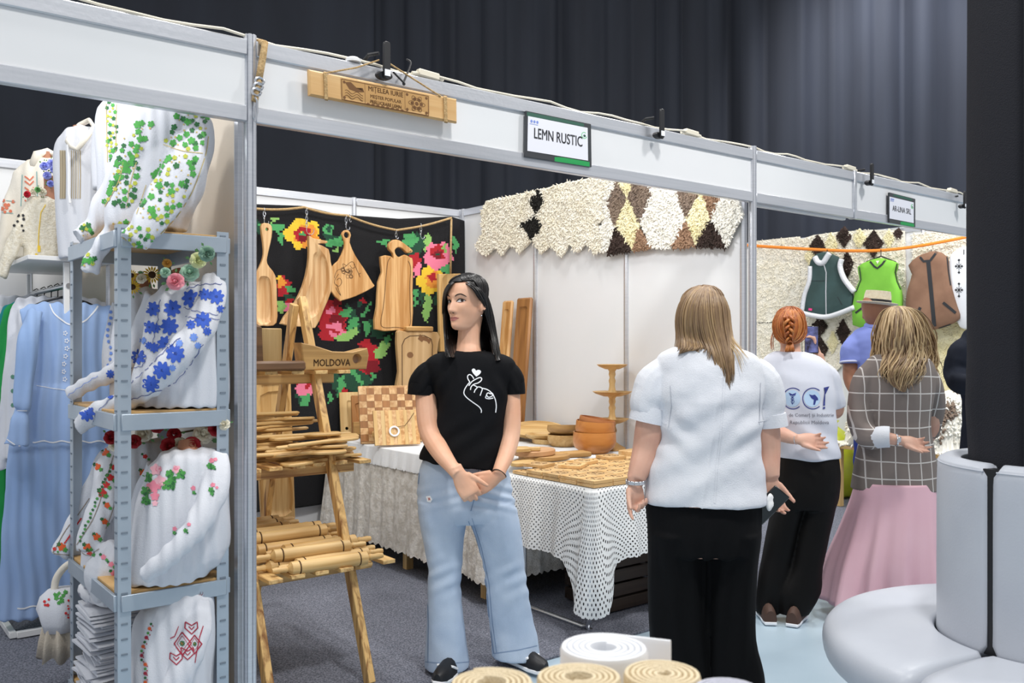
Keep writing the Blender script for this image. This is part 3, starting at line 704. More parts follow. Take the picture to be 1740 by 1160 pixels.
hair([[(1196, 485, D+.04), (1176, 492, D+.02), (1158, 512, D+.03), (1150, 540, D+.06), (1151, 572, D+.07), (1148, 590, D+.03), (1146, 600, D+.02)],
      [(1198, 484, D+.03), (1180, 490, D-.01), (1163, 512, D-.03), (1155, 540, D-.02), (1158, 572, D-.02), (1158, 590, D-.09), (1150, 604, D-.09)],
      [(1199, 484, D+.02), (1186, 492, D-.04), (1173, 515, D-.075), (1168, 545, D-.075), (1170, 575, D-.06), (1172, 592, D-.105), (1158, 600, D-.11)],
      [(1200, 484, D+.02), (1194, 494, D-.05), (1187, 520, D-.09), (1186, 550, D-.09), (1192, 578, D-.08), (1198, 592, D-.11), (1190, 600, D-.12)],
      [(1201, 484, D+.02), (1203, 494, D-.05), (1203, 520, D-.09), (1206, 550, D-.095), (1214, 580, D-.10), (1224, 610, D-.135), (1236, 660, D-.155)],
      [(1202, 484, D+.02), (1212, 494, D-.04), (1217, 520, D-.08), (1220, 550, D-.085), (1227, 580, D-.10), (1234, 615, D-.135), (1239, 666, D-.16)],
      [(1204, 485, D+.03), (1221, 497, D-.01), (1230, 520, D-.04), (1233, 550, D-.05), (1237, 580, D-.08), (1241, 612, D-.13), (1243, 664, D-.155)],
      [(1206, 486, D+.05), (1226, 500, D+.03), (1237, 525, D+.02), (1240, 552, D+.01), (1244, 578, D-.03), (1246, 605, D-.11), (1245, 655, D-.15)]], 520, .0036, [M_hair_blond, M_hair_blond, M_hair_streak], w2, 8, 18, .004)
hair([[(1237, 560, D-.03), (1245, 575, D-.06), (1258, 590, D-.10), (1275, 606, D-.13)], [(1230, 570, D-.06), (1242, 590, D-.10), (1252, 605, D-.13), (1262, 640, D-.16)]], 14, .0016, [M_hair_light], w2, 9, 10, .004, sheet=False)
hair_cap(Mh2, 1.04, lambda a: .08 if math.cos(a) > .6 else (.0 if math.cos(a) > 0 else -.05), 'hair', [M_hair_blond], w2, 1.04, .003, 60)
wb = MB(); c0 = P(1080, 818, d-.047)
for k in range(12):
    a = 2*math.pi*k/12; wb.box(c0+V((.036*math.cos(a), .034*math.sin(a), .003*math.sin(a))), (.0195, .006, .016), rz(a+math.pi/2), b=.002)
o = wb.build('bracelet', M_silver, w2, world=True); o['kind'] = 'stuff'
# phone and tissue held in the right hand
ph = thing('smartphone', 'black smartphone held low by the woman in the white linen shirt', 'phone', P(1306, 858, d-.075), m3=ry(math.radians(40)) @ rx(.25))
MB().box((0, 0, 0), (.074, .009, .155), b=.0035).build('case', mat('phone_black', '#0a0a0c', .25), ph)
MB().box((0, -.0047, 0), (.067, .0008, .146)).build('screen', mat('screen_off', '#050507', .06), ph)
ti = MB(); ti.ball((0, 0, 0), (.014, .012, .034), 14, 10)
to = ti.build('tissue', mat('tissue_white', '#f2f2f2', .9), None, ang=180); wrinkle(to.data, lambda p: .006*noise.noise(p*60)); to.location = P(1308, 853, d-.098); to.rotation_euler = (0, .12, 0)
tag(to, 'crumpled white tissue pinched beside the phone in the linen-shirted woman\'s hand', 'tissue')

# ---------------------------------------------------------------- ginger woman in white printed tee, from behind
d = 4.63; wp = P(1340, 1050, d)
w3 = thing('person', 'woman with braided ginger hair, white tee printed on the back and black trousers', 'person', (wp.x, wp.y, 0))
sh = [(597, 1318, 1366, .06), (606, 1300, 1392, .09), (625, 1296, 1408, .115), (660, 1300, 1416, .13, -.01), (700, 1311, 1418, .13, -.01), (735, 1318, 1419, .135), (777, 1320, 1425, .15, 0, 0)]
pt = [(765, 1326, 1420, .13), (800, 1322, 1424, .15), (840, 1318, 1422, .15), (860, 1318, 1416, .14)]
ll = [(830, 1318, 1372, .13), (900, 1306, 1352, .10), (960, 1294, 1344, .085), (1010, 1286, 1336, .08), (1040, 1284, 1322, .075)]
rl = [(830, 1362, 1422, .13, -.01), (900, 1352, 1408, .10, -.02), (960, 1340, 1396, .09, -.03), (1005, 1318, 1394, .085, -.04), (1040, 1320, 1372, .08, -.04)]
bd = MB(); Mh3 = frame(P(1342, 560, d+.03), rz(-.25)); head(bd, Mh3, .98, False, 36, 36)
limb(bd, [(1343, 575, d+.02, 17), (1343, 596, d, 17), (1343, 612, d, 28)])
bd.loft(rings_px(rowspline(inset_rows(sh[1:], .014, d)), d)); bd.loft(rings_px(rowspline(inset_rows(pt, .014, d)), d))
for L in (ll, rl): bd.loft(rings_px(rowspline(inset_rows(L, .02, d)), d, 16))
limb(bd, [(1312, 625, d, 17), (1304, 665, d, 17), (1304, 705, d-.03, 16), (1310, 728, d-.10, 15), (1330, 738, d-.17, 13), (1352, 746, d-.2, 9.5)])
limb(bd, [(1398, 628, d, 16), (1412, 665, d+.02, 16), (1419, 695, d+.04, 15), (1412, 690, d+.12, 13), (1398, 640, d+.24, 11), (1390, 602, d+.28, 9)])
hand(bd, P(1356, 746, d-.2), V((1, .02, -.12)), V((.1, -.9, .35)), 1, .98, [(.25, .3, .2), (.4, .5, .3), (.5, .6, .3), (.55, .6, .4)], (.4, .3, .2), .06)
hand(bd, P(1389, 598, d+.28), V((-.25, 0, 1)), V((-1, .2, 0)), -1, .95, [(.6, .6, .4)]*4, (.5, .4, .3))
body3 = garment('body', bd, .0055, M_skin2, w3, None, 3)
ts = MB().loft(rings_px(rowspline(sh), d, 36))
limb(ts, [(1316, 625, d, 17), (1302, 645, d, 21), (1299, 680, d, 21), (1300, 706, d, 21)]); limb(ts, [(1390, 626, d, 17), (1406, 642, d+.01, 20), (1414, 670, d+.02, 19), (1419, 692, d+.03, 18)])
def w3f(p):
    x, y = pix(p); return .004*math.sin((y-.5*x)*.16+3*noise.noise((p.x*4, p.z*3, 1)))*min(1, max(.25, (y-640)/80))+.003*noise.noise((p.x*9, p.y*9, p.z*9))
tee3 = garment('t_shirt', ts, .0065, M_tee_white, w3, w3f, 2); dcl = Decal(bvh_of(tee3), .002)
Xc = lambda q: [(1280+a/3.626, 380+b/3.626) for a, b in q]
for cx_ in (240, 362):
    dcl.poly(Xc([(cx_+50*math.cos(t), 1076+52*math.sin(t)) for t in [k*2*math.pi/24 for k in range(24)]]), 1)
    dcl.ribbon(Xc([(cx_+4+62*math.cos(t), 1076+64*math.sin(t)) for t in [.85+k*(2*math.pi-1.7)/26 for k in range(27)]]), 1.5, 0, 1.5)
dcl.off = .003
dcl.poly(Xc([(342, 1050), (362, 1056), (378, 1052), (396, 1072), (398, 1086), (386, 1088), (378, 1116), (368, 1114), (372, 1084), (358, 1076)]), 0)
for x0 in (232, 250): dcl.ribbon(Xc(S5([(x0, 1062), (241+(241-x0)*.9, 1078), (x0+2, 1092), (241, 1110)])), .9, 0, 1)
dcl.ribbon(Xc([(241, 1050), (241, 1112)]), .8, 0, 1); dcl.poly(Xc([(218, 1040), (236, 1052), (246, 1052), (264, 1040), (258, 1058), (226, 1058)]), 0)
dcl.poly(Xc([(432, 1010), (466, 1002), (458, 1012), (448, 1020), (440, 1060), (436, 1084), (440, 1120), (428, 1120), (432, 1080), (436, 1050), (438, 1020)]), 0); dcl.poly(Xc([(426, 1132), (440, 1126), (440, 1140), (426, 1140)]), 0)
for txt, cx_, cy_, wpx in (('Camera de Comerț și Industrie', 1364, 705, 104), ('a Republicii Moldova', 1372, 717.5, 72)):
    vs, fs = text_mesh(txt, 1, 0, 2); wd = max(v.x for v in vs)-min(v.x for v in vs); k = wpx/wd
    dcl.raw([(cx_+v.x*k, cy_-v.y*k) for v in vs], fs, 2)
dcl.build('back_print', [mat('print_navy', '#2f3a86', .7), mat('print_sky', '#b9d3ee', .7), mat('print_grey', '#74757f', .7)], tee3)
tr = MB().loft(rings_px(rowspline(pt), d, 32))
for L in (ll, rl): tr.loft(rings_px(rowspline(L), d, 24))
garment('trousers', tr, .0075, M_trouser2, w3, lambda p: .006*math.sin(p.z*26+p.x*9)*noise.noise((p.x*4, p.y*3, p.z*2))+.004*noise.noise((p.x*8, p.y*8, p.z*6)), 2)
M_brown = mat('shoe_brown', '#4a342a', .7)
shoe(w3, (P(1301, 1050, d).x, d-.02, 0), math.pi-.1, M_brown, M_print, .25); shoe(w3, (P(1347, 1050, d).x, d-.06, 0), math.pi-.5, M_brown, M_print, .25)
D = d
hair([[(1341, 524, D-.01), (1322, 530, D-.0), (1314, 550, D+.0), (1318, 574, D-.01), (1332, 583, D-.06), (1341, 583, D-.085)], [(1342, 524, D-.02), (1330, 530, D-.06), (1323, 550, D-.075), (1328, 568, D-.08), (1336, 578, D-.09), (1342, 582, D-.1)],
      [(1343, 524, D-.02), (1341, 530, D-.07), (1341, 550, D-.105), (1341, 566, D-.11), (1341, 576, D-.11), (1342, 582, D-.105)],
      [(1344, 524, D-.02), (1354, 530, D-.06), (1360, 550, D-.075), (1357, 568, D-.08), (1348, 578, D-.09), (1343, 582, D-.1)], [(1345, 524, D-.01), (1362, 530, D-.0), (1370, 552, D+.0), (1368, 574, D-.01), (1352, 584, D-.06), (1344, 583, D-.085)]], 260, .0042, [M_hair_ginger, M_hair_ginger, M_hair_gold], w3, 4, 12, .004)
hair([[(1340, 580, D-.1), (1336, 590, D-.12), (1334, 598, D-.12)], [(1346, 580, D-.1), (1348, 590, D-.12), (1350, 598, D-.12)]], 40, .003, [M_hair_ginger, M_hair_gold], w3, 6, 8, .002)
hair([[(1318, 560, D), (1313, 580, D-.02), (1316, 600, D-.04)], [(1314, 560, D), (1310, 580, D-.02), (1311, 596, D-.04)]], 16, .0012, [M_hair_ginger], w3, 7, 8, .003, sheet=False)
hair_cap(Mh3, .98, lambda a: .085 if math.cos(a) > .7 else (.0 if math.cos(a) > 0 else -.055), 'hair', [M_hair_ginger], w3, 1.03, .003, 60)
bz = MB()
for k in range(3):
    pts = []
    for i in range(33):
        t = i/32; ph_ = t*9+k*2*math.pi/3; wv = (1-.45*t)
        pts.append(P(1341+8.5*wv*math.sin(ph_), 538+t*43, D-.115-.012*math.sin(2*ph_)-.012*math.sin(math.pi*t)))
    bz.tube(pts, [.0105*(1-.4*i/32) for i in range(33)], 8, m=k % 2, el=.8)
bz.tube([P(1342+4*math.cos(a), 582+2*math.sin(a), D-.115+.012*math.sin(a)) for a in [k*.785 for k in range(8)]], .004, 6, closed=True)
o = bz.build('braid', [M_hair_ginger, M_hair_gold], w3, ang=180, world=True); o['kind'] = 'stuff'
o = MB().tube([P(1353+9*math.cos(a)*.45, 746+9*math.sin(a), d-.195-.0*math.cos(a)+.03*math.cos(a)) for a in [k*.45 for k in range(14)]], .0018, 5, closed=True).build('bracelet', M_silver, w3, world=True)
ph = thing('smartphone', 'smartphone raised with lit screen by the ginger woman', 'phone', P(1379, 577, d+.26), m3=rz(-.3) @ rx(-.12))
MB().box((0, 0, 0), (.072, .009, .150), b=.003).build('case', mat('phone_black', '#0a0a0c', .25), ph)
sc = MB().box((0, -.0048, 0), (.066, .0008, .142)); sc.build('screen', mat('screen_picture', '#7d86c8', .1, col2='#2a2430', scale=18, emit=0.0), ph)

# ---------------------------------------------------------------- woman in plaid blazer and pink skirt
def plaid(name):
    m = bpy.data.materials.new(name); m.use_nodes = True; nt = m.node_tree; N = nt.nodes; L = nt.links; p = N['Principled BSDF']; p.inputs['Roughness'].default_value = .9
    tc = N.new('ShaderNodeTexCoord'); sp = N.new('ShaderNodeSeparateXYZ'); nz = N.new('ShaderNodeTexNoise'); nz.inputs['Scale'].default_value = 3
    mx = N.new('ShaderNodeVectorMath'); mx.operation = 'MULTIPLY_ADD'; L.new(tc.outputs['Object'], nz.inputs[0]); L.new(nz.outputs['Color'], mx.inputs[0]); mx.inputs[1].default_value = (.03, .0, .03); L.new(tc.outputs['Object'], mx.inputs[2]); L.new(mx.outputs[0], sp.inputs[0])
    def line(out, per, off, w):
        a = N.new('ShaderNodeMath'); a.operation = 'MULTIPLY_ADD'; a.inputs[1].default_value = 1/per; a.inputs[2].default_value = off; L.new(out, a.inputs[0])
        f = N.new('ShaderNodeMath'); f.operation = 'FRACT'; L.new(a.outputs[0], f.inputs[0])
        c = N.new('ShaderNodeMath'); c.operation = 'LESS_THAN'; c.inputs[1].default_value = w; L.new(f.outputs[0], c.inputs[0]); return c.outputs[0]
    v = line(sp.outputs[0], .066, .35, .085); h = line(sp.outputs[2], .088, .62, .07)
    M_ = N.new('ShaderNodeMath'); M_.operation = 'MAXIMUM'; L.new(v, M_.inputs[0]); L.new(h, M_.inputs[1])
    mixc = N.new('ShaderNodeMix'); mixc.data_type = 'RGBA'; mixc.inputs[6].default_value = lin('#7f7570'); mixc.inputs[7].default_value = lin('#d2cdc9'); L.new(M_.outputs[0], mixc.inputs[0]); L.new(mixc.outputs[2], p.inputs['Base Color']); return m
M_plaid = plaid('blazer_plaid')
M_pink = cloth('skirt_pink', '#ecc2cd', '#e6b8c5', rough=.55, bump=.04)
d = 4.72; wp = P(1515, 1045, d)
w4 = thing('person', 'woman with wavy blond hair in a grey plaid blazer and long pink skirt', 'person', (wp.x, wp.y, 0))
sh = [(598, 1500, 1556, .06), (610, 1476, 1578, .09), (632, 1466, 1588, .115), (670, 1468, 1584, .125, -.01), (715, 1470, 1578, .12), (760, 1460, 1584, .13), (800, 1453, 1590, .145), (831, 1448, 1594, .155)]
bd = MB(); Mh4 = frame(P(1524, 560, d+.03), rz(-.1)); head(bd, Mh4, 1.0, False, 36, 36)
limb(bd, [(1526, 575, d+.02, 16), (1527, 598, d, 17), (1528, 615, d, 28)])
bd.loft(rings_px(rowspline(inset_rows(sh[1:], .02, d)), d)); bd.loft(rings_px([(820, 1462, 1582, .12), (900, 1465, 1575, .12), (1046, 1480, 1560, .09)], d))
limb(bd, [(1478, 635, d, 17), (1462, 690, d, 16), (1463, 725, d-.04, 15), (1478, 744, d-.13, 13.5), (1505, 744, d-.19, 11), (1527, 748, d-.2, 9)])
limb(bd, [(1580, 640, d, 16), (1586, 690, d+.04, 15), (1580, 735, d+.10, 13), (1570, 745, d+.2, 9)])
hand(bd, P(1531, 748, d-.2), V((1, 0, -.28)), V((.15, -.85, .5)), 1, .97, [(.2, .3, .2), (.3, .4, .3), (.4, .5, .3), (.5, .5, .3)], (.35, .25, .1), .05)
hand(bd, P(1568, 745, d+.2), V((-.8, 0, -.3)), V((0, -1, 0)), -1, .95)
garment('body', bd, .006, M_skin2, w4, None, 3)
ts = MB().loft(rings_px(rowspline(sh), d, 36))
limb(ts, [(1486, 628, d, 20), (1470, 648, d, 22), (1463, 685, d, 22), (1464, 722, d-.05, 21.5), (1476, 742, d-.12, 21), (1492, 744, d-.16, 19)]); limb(ts, [(1566, 630, d, 20), (1580, 652, d, 20), (1586, 690, d+.05, 19), (1578, 738, d+.12, 17)])
garment('blazer', ts, .0068, M_plaid, w4, lambda p: .004*noise.noise((p.x*7, p.y*7, p.z*6))+.003*math.sin(p.z*60+p.x*30)*math.exp(-((pix(p)[1]-735)/20)**2)*(1 if pix(p)[0] < 1490 else 0), 2)
cu = MB(); limb(cu, [(1487, 744, d-.15, 18), (1500, 742, d-.175, 18.5), (1512, 742, d-.19, 18)], 18); cu.build('cuff', M_linen, w4, world=True)
cw = P(1523, 747, d-.2); wa = MB(); wa.tube([cw+V((.004*math.cos(a), .030*math.cos(a), .031*math.sin(a))) for a in [k*.45 for k in range(14)]], .0045, 6, closed=True)
wo = wa.build('watch', M_silver, w4, world=True); MB().box(cw+V((.0, -.033, .004)), (.022, .008, .028), rz(.1), b=.003).build('watch_case', M_silver, wo, world=True)
sk = MB(); rows = spline([(818, 1455, 1588, .14), (850, 1448, 1592, .16), (900, 1432, 1594, .20), (960, 1410, 1596, .25), (1018, 1396, 1600, .30)], 5); rings = []
for r in rows:
    c = P((r[1]+r[2])/2, r[0], d-.02); hw = (r[2]-r[1])/2/F*d; t = (r[0]-818)/200; ring = []
    for k in range(120):
        a = 2*math.pi*k/120; e = 1+.085*t*math.sin(11*a+1.5*math.sin(3*a))+.03*t*math.sin(23*a); ring.append(c+V((hw*math.cos(a)*e, r[3]*math.sin(a)*e, -.02*t*math.sin(a*2))))
    rings.append(ring)
sk.loft(rings); sk.build('skirt', M_pink, w4, ang=180, world=True)
for sx in (1495, 1535): shoe(w4, (P(sx, 1045, d).x, d, 0), math.pi, M_black, M_black, .24)
D = d; gs = []
for i in range(9):
    s = i/8; xb = 1478+s*110; xm = 1482+s*104; xt = 1518+s*16; db = -.16+.30*(abs(s-.5)*2)**2.2
    gs.append([(xt, 520, D-.02), (xt+(xm-xt)*.55, 530, D+db*.5), (xm+4*(1 if s < .5 else -1)*abs(s-.5)*2, 565, D+db*.85), (xm+3, 600, D+db*.8), (xb, 630, D+db-.02), (xb+(14 if s < .5 else -4)+10*math.sin(i*1.9), 650+12*math.sin(math.pi*s)+6*math.sin(i*2.2), D+db-.03)])
hair(gs, 420, .0052, [M_hair_blond, M_hair_light, M_hair_light], w4, 11, 20, .010, wave=.02)
hair_cap(Mh4, 1.0, lambda a: .085 if math.cos(a) > .7 else (.0 if math.cos(a) > 0 else -.05), 'hair', [M_hair_blond], w4, 1.04, .003, 60)

# ---------------------------------------------------------------- man in straw hat, and the dark-suited arm behind the column
d = 5.7; wp = P(1490, 975, d)
m5 = thing('person', 'man in a straw hat and periwinkle-blue polo seen from behind', 'person', (wp.x, wp.y, .012))
sh = [(553, 1472, 1512, .06), (562, 1452, 1530, .09), (580, 1446, 1540, .12), (620, 1450, 1536, .135), (680, 1452, 1536, .14), (740, 1452, 1536, .14)]
bd = MB(); Mh5 = frame(P(1490, 532, d), rz(-1.0)); head(bd, Mh5, 1.04, True, 36, 36)
limb(bd, [(1488, 540, d, 15.5), (1490, 556, d, 16), (1491, 568, d, 22)])
bd.loft(rings_px(rowspline(inset_rows(sh[1:], .014, d)), d)); bd.loft(rings_px([(725, 1456, 1532, .12), (800, 1456, 1532, .12), (830, 1458, 1530, .11)], d))
for x0 in (1475, 1512): limb(bd, [(x0, 800, d, 19), (x0, 880, d, 15), (x0, 965, d, 10), (x0, 982, d, 10)])
limb(bd, [(1456, 578, d, 15), (1447, 620, d, 14), (1447, 648, d-.02, 12.5), (1462, 675, d-.1, 10), (1478, 690, d-.14, 8)]); limb(bd, [(1532, 580, d, 14), (1542, 630, d, 13), (1540, 690, d+.1, 9)])
hand(bd, P(1480, 692, d-.14), V((1, 0, -.4)), V((.1, -.9, .4)), 1, 1.0); hand(bd, P(1540, 694, d+.1), V((0, .2, -1)), V((-1, 0, 0)), -1, 1.0)
garment('body', bd, .0075, M_skin3, m5, None, 3)
ts = MB().loft(rings_px(rowspline(sh), d, 32)); limb(ts, [(1460, 575, d, 15), (1448, 595, d, 19), (1448, 616, d, 20)]); limb(ts, [(1526, 577, d, 15), (1540, 600, d, 17), (1543, 622, d, 17)])
M_polo = cloth('polo_blue', '#8d9be0', '#8795da')
po = garment('polo_shirt', ts, .008, M_polo, m5, folds(.005), 2)
o = MB().tube([P(1448+20.5*math.cos(a), 616+3*math.sin(a), d+.075*math.sin(a)) for a in [k*.4 for k in range(16)]], .007, 6, closed=True).build('cuff', mat('polo_trim', '#d8dcf2', .8), po, world=True)
MB().tube([P(1490+18*math.cos(a), 553-3*math.sin(a), d+.068*math.sin(a)) for a in [k*.4 for k in range(16)]], .016, 8, closed=True).build('collar', M_polo, po, world=True)
tr = MB().loft(rings_px([(728, 1453, 1535, .13), (800, 1453, 1535, .13), (825, 1456, 1534, .12)], d, 28))
for x0 in (1475, 1512): limb(tr, [(x0, 800, d, 22), (x0, 880, d, 19), (x0, 968, d, 17)])
garment('trousers', tr, .01, cloth('trouser_navy', '#2c3b86'), m5, folds(.005), 2)
for x0 in (1475, 1512): shoe(m5, (P(x0, 975, d).x, d, .012), math.pi-.6, M_black, M_black)
hm = Matrix.Translation(P(1490, 517, d)) @ (rz(-.3) @ ry(.10)).to_4x4() @ Matrix.Diagonal((1, 1.18, 1, 1))
M_straw = mat('straw_pale', '#e6dcc4', .8, col2='#d9ccb0', scale=60, bump=.3, bscale=160)
hat = MB().lathe([(.005, -.003), (.088, -.003), (.122, .004), (.128, .010), (.122, .012), (.09, .006), (.084, .012), (.080, .060), (.074, .085), (.062, .082), (.03, .074), (.005, .073)], 36, hm).build('straw_hat', M_straw, m5, world=True)
MB().lathe([(.0865, .008), (.0875, .010), (.0845, .030), (.082, .030)], 36, hm).build('hat_band', M_black, hat, world=True)

d = 4.9; wp = P(1665, 1030, d)
m6 = thing('person', 'person in a dark navy suit jacket, only an arm showing behind the column', 'person', (wp.x, wp.y, 0))
sh = [(552, 1665, 1715, .06), (562, 1640, 1738, .09), (590, 1634, 1746, .12), (640, 1638, 1742, .13), (700, 1640, 1740, .14), (790, 1636, 1744, .15)]
bd = MB(); head(bd, frame(P(1690, 515, d), rz(-.6)), 1.03, False, 32, 32); limb(bd, [(1690, 530, d, 18), (1690, 560, d, 19), (1690, 575, d, 28)])
bd.loft(rings_px(rowspline(inset_rows(sh[1:], .02, d)), d)); limb(bd, [(1642, 590, d, 17), (1626, 640, d, 15), (1640, 652, d-.12, 12), (1662, 650, d-.18, 10)]); limb(bd, [(1738, 590, d, 17), (1752, 650, d, 15), (1745, 720, d+.05, 10)])
hand(bd, P(1664, 650, d-.18), V((1, 0, 0)), V((0, -1, .2)), 1, 1.0); hand(bd, P(1745, 722, d+.05), V((0, 0, -1)), V((-1, 0, 0)), -1, 1.0)
for x0 in (1668, 1712): limb(bd, [(x0, 780, d, 20), (x0, 900, d, 16), (x0, 1024, d, 11), (x0, 1034, d, 11)])
garment('body', bd, .008, M_skin2, m6, None, 3)
M_navy = cloth('suit_navy', '#20242f', '#252a36')
ts = MB().loft(rings_px(rowspline(sh), d, 32)); limb(ts, [(1650, 585, d, 20), (1633, 605, d, 23), (1627, 635, d, 22.5), (1636, 652, d-.1, 19), (1656, 651, d-.17, 16)]); limb(ts, [(1732, 585, d, 20), (1748, 640, d, 20), (1746, 705, d+.05, 16)])
garment('suit_jacket', ts, .008, M_navy, m6, folds(.006), 2)
tr = MB()
for x0 in (1668, 1712): limb(tr, [(x0, 760, d, 26), (x0, 900, d, 20), (x0, 1024, d, 17)])
garment('trousers', tr, .01, M_navy, m6, folds(.004), 2)
for x0 in (1668, 1712): shoe(m6, (P(x0, 1030, d).x, d, 0), math.pi-.4, M_black, M_black)
hair_cap(frame(P(1690, 515, d), rz(-.6)), 1.03, lambda a: .07 if math.cos(a) > .5 else (-.0 if math.cos(a) > 0 else -.05), 'hair', [mat('hair_dark', '#2a211d', .6)], m6, 1.04, .002, 60)
# ================================================================ WOOD STALL
W_pine = wood('pine', '#dfbf86', '#c19a5e', 'z', 8); W_pine_x = wood('pine_x', '#dfbf86', '#bd9356', 'x', 9); W_pine_y = wood('pine_y', '#dcba80', '#ba8d50', 'y', 9)
W_stand = wood('burnt_pine', '#e0b878', '#8a5c30', 'z', 11, lo=.46, hi=.68); W_stand_x = wood('burnt_pine_x', '#e0b878', '#94683a', 'x', 11, lo=.46, hi=.7); W_stand_y = wood('burnt_pine_y', '#e2bd7f', '#a3733f', 'y', 11, lo=.46, hi=.7)
W_ash = wood('ash_light', '#d8b484', '#ba8b57', 'y', 9, lo=.38, hi=.62); W_dark = wood('walnut', '#7b5a3c', '#4c3626', 'x', 6); W_beech = wood('beech', '#e6c491', '#c99d60', 'x', 12, rnd=.2); W_beech_z = wood('beech_z', '#d8ac74', '#b68247', 'y', 9, lo=.38, hi=.62)
W_cherry = wood('cherry', '#cd8c4a', '#b97638', 'x', 5, rough=.38); W_olive = wood('olive_ash', '#c99f62', '#8a6336', 'x', 5, lo=.35, hi=.75)
W_deep = wood('oak_brown', '#a8743f', '#8a5a2e', 'z', 6); W_deep_y = wood('oak_brown_y', '#b07c46', '#8f6033', 'y', 6); M_burn = mat('burnt_line', '#4a3018', .8); M_bark = mat('bark_edge', '#6b4a2c', .9, col2='#94703f', scale=25, bump=.4)
M_rope = mat('hemp_rope', '#c0a478', .95, col2='#a8895c', scale=90, bump=.5, bscale=160); M_steel = mat('steel_hook', '#c9ccd2', .25, .95)

# ---- cross-stitched rug on the back wall
C4 = lambda x, y: (410+x/2.9, 300+y/2.9)
RUGC = {'black': '#0f0f13', 'g': '#4fa262', 'lg': '#8fc069', 'dg': '#1f4a36', 'r': '#b01f2b', 'dr': '#7c1220', 'p': '#ee7f9c', 'y': '#f0c93a', 'o': '#e8963a'}
keys = list(RUGC); RM = [mat('wool_'+k, RUGC[k], .95, bump=.5, bscale=220) for k in keys]
SH = []                                                     # (kind, colour, data) in crop pixels, painted in order
def el(c, x, y, a, b): SH.append(('e', c, (x, y, a, b)))
def pg(c, *p): SH.append(('p', c, p))
pg('dg', (55, 200), (100, 230), (100, 290), (60, 270)); pg('g', (80, 235), (215, 235), (205, 265), (110, 275)); pg('lg', (140, 205), (185, 205), (150, 230)); pg('g', (175, 265), (215, 280), (195, 345), (180, 310))
pg('g', (400, 320), (500, 285), (500, 340), (430, 345)); el('g', 425, 262, 26, 28); el('dg', 430, 258, 10, 16); pg('lg', (440, 365), (480, 345), (470, 375)); pg('dg', (395, 275), (480, 300), (420, 315))
el('y', 300, 282, 88, 72); el('o', 320, 290, 58, 55); el('y', 270, 250, 30, 25); el('r', 300, 285, 40, 38); el('dr', 305, 300, 24, 22); el('g', 300, 282, 15, 12); el('y', 298, 270, 8, 5)
el('r', 205, 540, 34, 50); el('o', 195, 520, 20, 26); el('y', 185, 500, 10, 14); el('g', 240, 555, 24, 18); el('dg', 235, 600, 28, 22); el('p', 230, 640, 26, 28); el('lg', 195, 640, 22, 34); el('r', 240, 610, 18, 14)
pg('r', (420, 600), (470, 610), (515, 690), (515, 760), (450, 805), (385, 805), (380, 690)); pg('dr', (440, 680), (510, 690), (500, 740), (430, 720)); el('r', 250, 690, 34, 30); el('p', 440, 660, 22, 18); pg('p', (415, 730), (480, 715), (510, 770), (480, 795), (430, 780)); pg('r', (425, 745), (480, 760), (478, 790), (468, 775), (420, 755))
pg('dg', (510, 620), (560, 660), (590, 760), (520, 800), (530, 700)); pg('g', (480, 665), (540, 640), (535, 690), (490, 690)); pg('g', (545, 690), (580, 700), (570, 730), (530, 770), (520, 740)); pg('lg', (445, 800), (520, 760), (580, 740), (560, 790), (500, 815)); pg('g', (640, 610), (630, 650), (600, 695), (585, 690), (610, 650)); pg('g', (600, 715), (650, 705), (620, 790), (605, 780)); pg('dg', (560, 620), (600, 605), (590, 650)); el('r', 600, 612, 14, 14); el('dr', 470, 620, 22, 18)
el('r', 620, 890, 62, 84); el('dr', 640, 940, 40, 36); el('r', 600, 840, 26, 30); el('dr', 590, 870, 20, 40); pg('lg', (650, 870), (690, 810), (735, 820), (700, 890), (670, 900)); pg('g', (690, 800), (745, 770), (720, 830)); pg('dg', (630, 700), (690, 700), (700, 800), (640, 790)); pg('dg', (690, 650), (740, 760), (700, 780))
pg('dg', (500, 930), (600, 960), (650, 1010), (560, 1080), (500, 1020)); pg('g', (515, 950), (550, 940), (600, 1010), (590, 1030), (560, 990)); pg('g', (455, 1000), (500, 980), (520, 1060), (470, 1090)); pg('dg', (420, 980), (480, 960), (470, 1080)); pg('g', (640, 960), (665, 985), (640, 1010)); pg('g', (425, 1060), (455, 1080), (430, 1120)); el('r', 395, 950, 40, 40); el('p', 415, 935, 22, 14)
el('r', 300, 1000, 52, 36); el('dr', 320, 985, 30, 20); el('p', 315, 1045, 50, 42); el('r', 325, 1030, 14, 16); pg('g', (285, 1080), (340, 1070), (330, 1130), (300, 1135), (270, 1090)); pg('dg', (250, 1060), (290, 1080), (290, 1120)); pg('g', (140, 975), (220, 970), (200, 990)); el('r', 170, 985, 40, 14); pg('dg', (480, 1090), (530, 1090), (560, 1200), (500, 1250)); pg('g', (520, 1180), (560, 1250), (530, 1290)); el('r', 505, 1055, 18, 12)
pg('g', (660, 315), (730, 310), (715, 340), (740, 360), (680, 330)); el('dg', 850, 330, 58, 52); el('g', 830, 310, 38, 34); pg('lg', (900, 290), (925, 280), (945, 330), (900, 370)); pg('dg', (800, 370), (880, 380), (870, 420))
pg('r', (830, 385), (870, 375), (885, 420), (845, 470), (835, 430)); pg('p', (845, 450), (885, 415), (880, 480), (850, 495)); el('p', 968, 388, 70, 64); el('p', 960, 430, 40, 32); el('r', 972, 372, 42, 36); el('dr', 965, 385, 22, 20); el('dg', 970, 384, 8, 9); el('p', 1015, 380, 20, 36)
